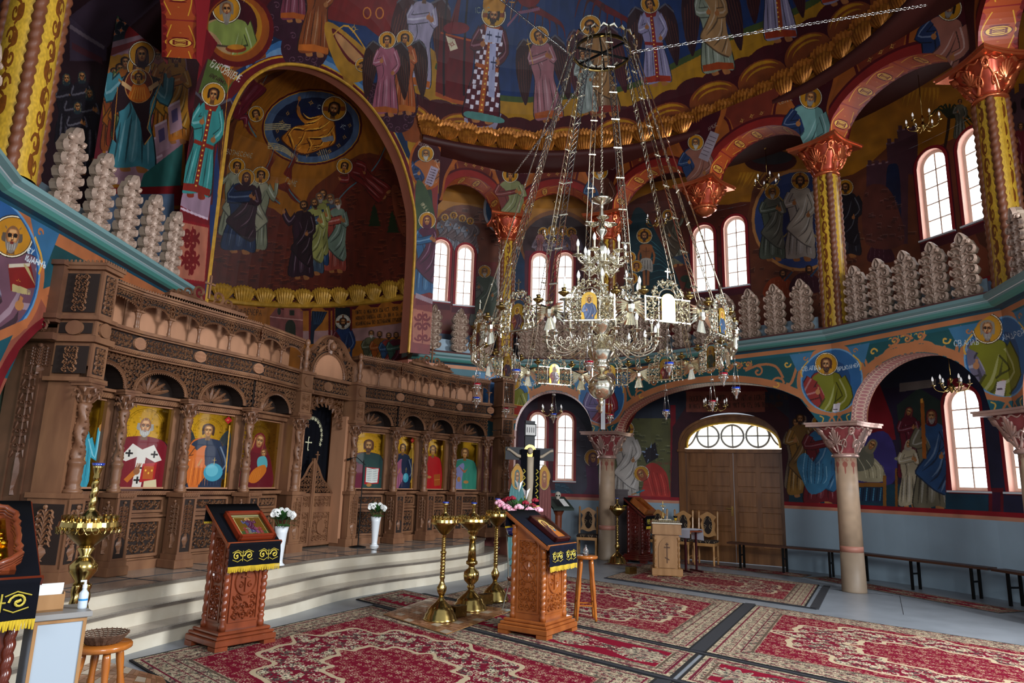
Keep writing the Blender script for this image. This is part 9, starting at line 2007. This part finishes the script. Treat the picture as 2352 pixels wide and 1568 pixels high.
def chain(P,Q,name,link=.055,r=.006,m=None,par=None):
 P,Q = np.array(P),np.array(Q); L = np.linalg.norm(Q - P); n = int(L / (link * .78)); d = (Q - P) / L; u = np.cross(d,[0,0,1.]); u = u / np.linalg.norm(u) if np.linalg.norm(u) > .05 else np.array([1.,0,0]); v = np.cross(d,u); mb = MB(); mb.smooth = True
 for j in range(n):
  c = P + d * L * (j + .5) / n - np.array([0,0,.0]); w_ = u if j % 2 else v; mb.tube([tuple(c + d * link * .5 * cos(a) + w_ * link * .28 * sin(a)) for a in np.linspace(0,6.283,9)[:-1]],r,4,True)
 o = mb.build(name,m or SI,par); o['kind'] = 'stuff'; return o
C3 = np.array([CX,CY,3.3]); pr = cyl(2128,12,5.3); E1_ = np.array([*pol(pr[0],5.3),pr[1]]) - C3; s0 = mp_dome(1140,-8); E2_ = np.array(posd(*s0)) - C3; pr = cyl(1182,398,5.4); E3_ = np.array([*pol(pr[0],5.4),pr[1]]) - C3
for E in (E1_,E2_,E3_): h = np.array([E[0],E[1],0]); h /= np.linalg.norm(h); chain(h * .42 + np.array([0,0,4.38]),E,'guy_chain',.07,.006,par=root)
chain((0,0,2.15),(0,0,4.38),'centre_chain',.05,.005,GO,root)
# central stem: heights measured from the ring plane at 3.30
Z = lambda h: h - 3.30
mb = MB(); mb.smooth = True; mb.lathe([(.004,Z(2.44)),(.02,Z(2.47)),(.012,Z(2.52)),(.03,Z(2.55)),(.035,Z(2.60)),(.02,Z(2.62))],16); mb.lathe([(max(.005,.175 * sin(pi * i / 14)),Z(2.79) - .172 * cos(pi * i / 14)) for i in range(15)],32); mb.lathe([(.18,Z(2.785)),(.187,Z(2.79)),(.18,Z(2.80))],32); mb.lathe([(.02,Z(2.95)),(.03,Z(2.99)),(.10,Z(3.02)),(.13,Z(3.06)),(.10,Z(3.09)),(.12,Z(3.15)),(.19,Z(3.24)),(.18,Z(3.28)),(.08,Z(3.32)),(.06,Z(3.5)),(.12,Z(3.56)),(.22,Z(3.72)),(.05,Z(3.74)),(.04,Z(4.0)),(.08,Z(4.08)),(.03,Z(4.15)),(.03,Z(4.25)),(.07,Z(4.4)),(.03,Z(4.48)),(.05,Z(4.6)),(.08,Z(4.7)),(.03,Z(4.78)),(.02,Z(4.86)),(.07,Z(4.93)),(.075,Z(4.97)),(.03,Z(5.02)),(.05,Z(5.12)),(.02,Z(5.26)),(.03,Z(5.34)),(.12,Z(5.38)),(.15,Z(5.41)),(.03,Z(5.43)),(.02,Z(5.50))],24); mb.build('stem',GO,root)
mb = MB(); mb.smooth = True; mb.lathe([(.014,0),(.014,.11)],8); mb.cur = 1; mb.lathe([(.015,.11),(.024,.145),(.018,.18),(.001,.22)],10); BULB = mb.mesh('candle_bulb',[M['candle'],M['bulb']])
def arm_mesh(r,drop):
 mb = MB(); mb.smooth = True; mb.tube([(q,0,w_) for q,w_ in smooth([(.06,drop * .3),(r * .3,-drop * .2),(r * .65,-drop),(r * .95,-drop * .6),(r,-.02)],False,5)],.011,6); mb.lathe([(.012,-.03),(.06,-.005),(.085,.0),(.03,.006),(.02,.02)],16,(r,0,0))
 for q in range(5): x = r * (.25 + .15 * q); mb.ridge([(x + p[0],p[1] - drop * .3) for p in scroll(0,0,.045,q,1.2,(-1)**q,10)],.012,.008,-.004)
 for q in range(4): a = q * 1.57; mb.tube([(r * .6,0,-drop * .8),(r * .6 + .03 * cos(a),.03 * sin(a),-drop * .8 + .05)],[.012,.004],4)
 return mb.mesh('arm',GO)
for n,r_,h,drop,ph in ((16,.74,3.42,.20,.1),(10,.52,4.02,.16,.2),(10,.40,3.78,.10,.5),(6,.33,4.58,.12,.1),(6,.23,4.42,.1,.6)):
 am = arm_mesh(r_,drop)
 for k in range(n): a = 2 * pi * k / n + ph; o = inst(am,'arm',root,(0,0,Z(h)),a); inst(BULB,'candle_bulb',o,(r_,0,.015))
am = arm_mesh(.17,.05)
for k in range(3): inst(am,'upper_arm',root,(0,0,Z(5.08)),k * 2.094 + .5)
mb = MB(); r = random.Random(8)
for k in range(70): a,q,h = r.uniform(0,6.28),r.uniform(.1,.45),r.uniform(3.45,4.1); P = scroll(0,0,r.uniform(.04,.08),r.uniform(0,6),1.3,r.choice((-1,1)),10); mb.tube([(cos(a) * (q + p[0]),sin(a) * (q + p[0]),Z(h) + p[1]) for p in P],.005,3)
o = mb.build('leaf_sprays',GO,root); o['kind'] = 'stuff'
# oil lamps under the rim
WH = ('at the near left of the rim','at the near side just left of the stem','at the near side right of the stem','at the near right of the rim','at the extreme right of the rim','at the far right, left of the rightmost one','at the far side over the fanlight','at the far side right of the big ball','at the far side over the lower window pair','at the far left over the end pier','second from the left end of the rim','leftmost of all')
def oil(x,y,z,g,k):
 t = empty('oil_lamp',(x,y,z),0,'silver oil lamp with %s glass hanging %s' % ('red' if g[0] == 'r' else 'blue',WH[k]),'oil lamp','hanging oil lamps'); mb = MB(); mb.smooth = True; mb.lathe([(.005,.0),(.03,-.02),(.028,-.03)],12); mb.tube([(0,0,.1),(0,0,0)],.003,4)
 for k in range(3): a = k * 2.094; mb.tube([(.01 * cos(a),.01 * sin(a),-.02),(.055 * cos(a),.055 * sin(a),-.34)],.0025,4)
 mb.build('chains',SI,t); mb = MB(); mb.smooth = True; mb.lathe([(.005,-.47),(.015,-.45),(.012,-.43),(.03,-.41),(.045,-.37),(.055,-.345),(.06,-.34)],14); [mb.ball((.05 * cos(a),.05 * sin(a),-.375),.010,5) for a in np.arange(0,6.2,.8)]; mb.build('cup',SI,t); mb = MB(); mb.lathe([(.03,-.40),(.046,-.36),(.052,-.315),(.048,-.315),(.04,-.35)],14); mb.build('glass',M[g],t,True)
for k in range(12):
 a = 3.877 - k * pi / 6; x,y = RR * sin(a),RR * cos(a); oil(CX + x,CY + y,3.30 + .025 * x - .077 * y - .27,'redglass' if k % 2 else 'blueglass',k)
for o in bpy.data.objects:
 if o.parent and o.type == 'MESH' and any(q in o.name for q in ('carving','embroidery','fringe','ground','leaves','garland','gilt_relief','candle_cups','wickerwork')): o['kind'] = 'stuff'
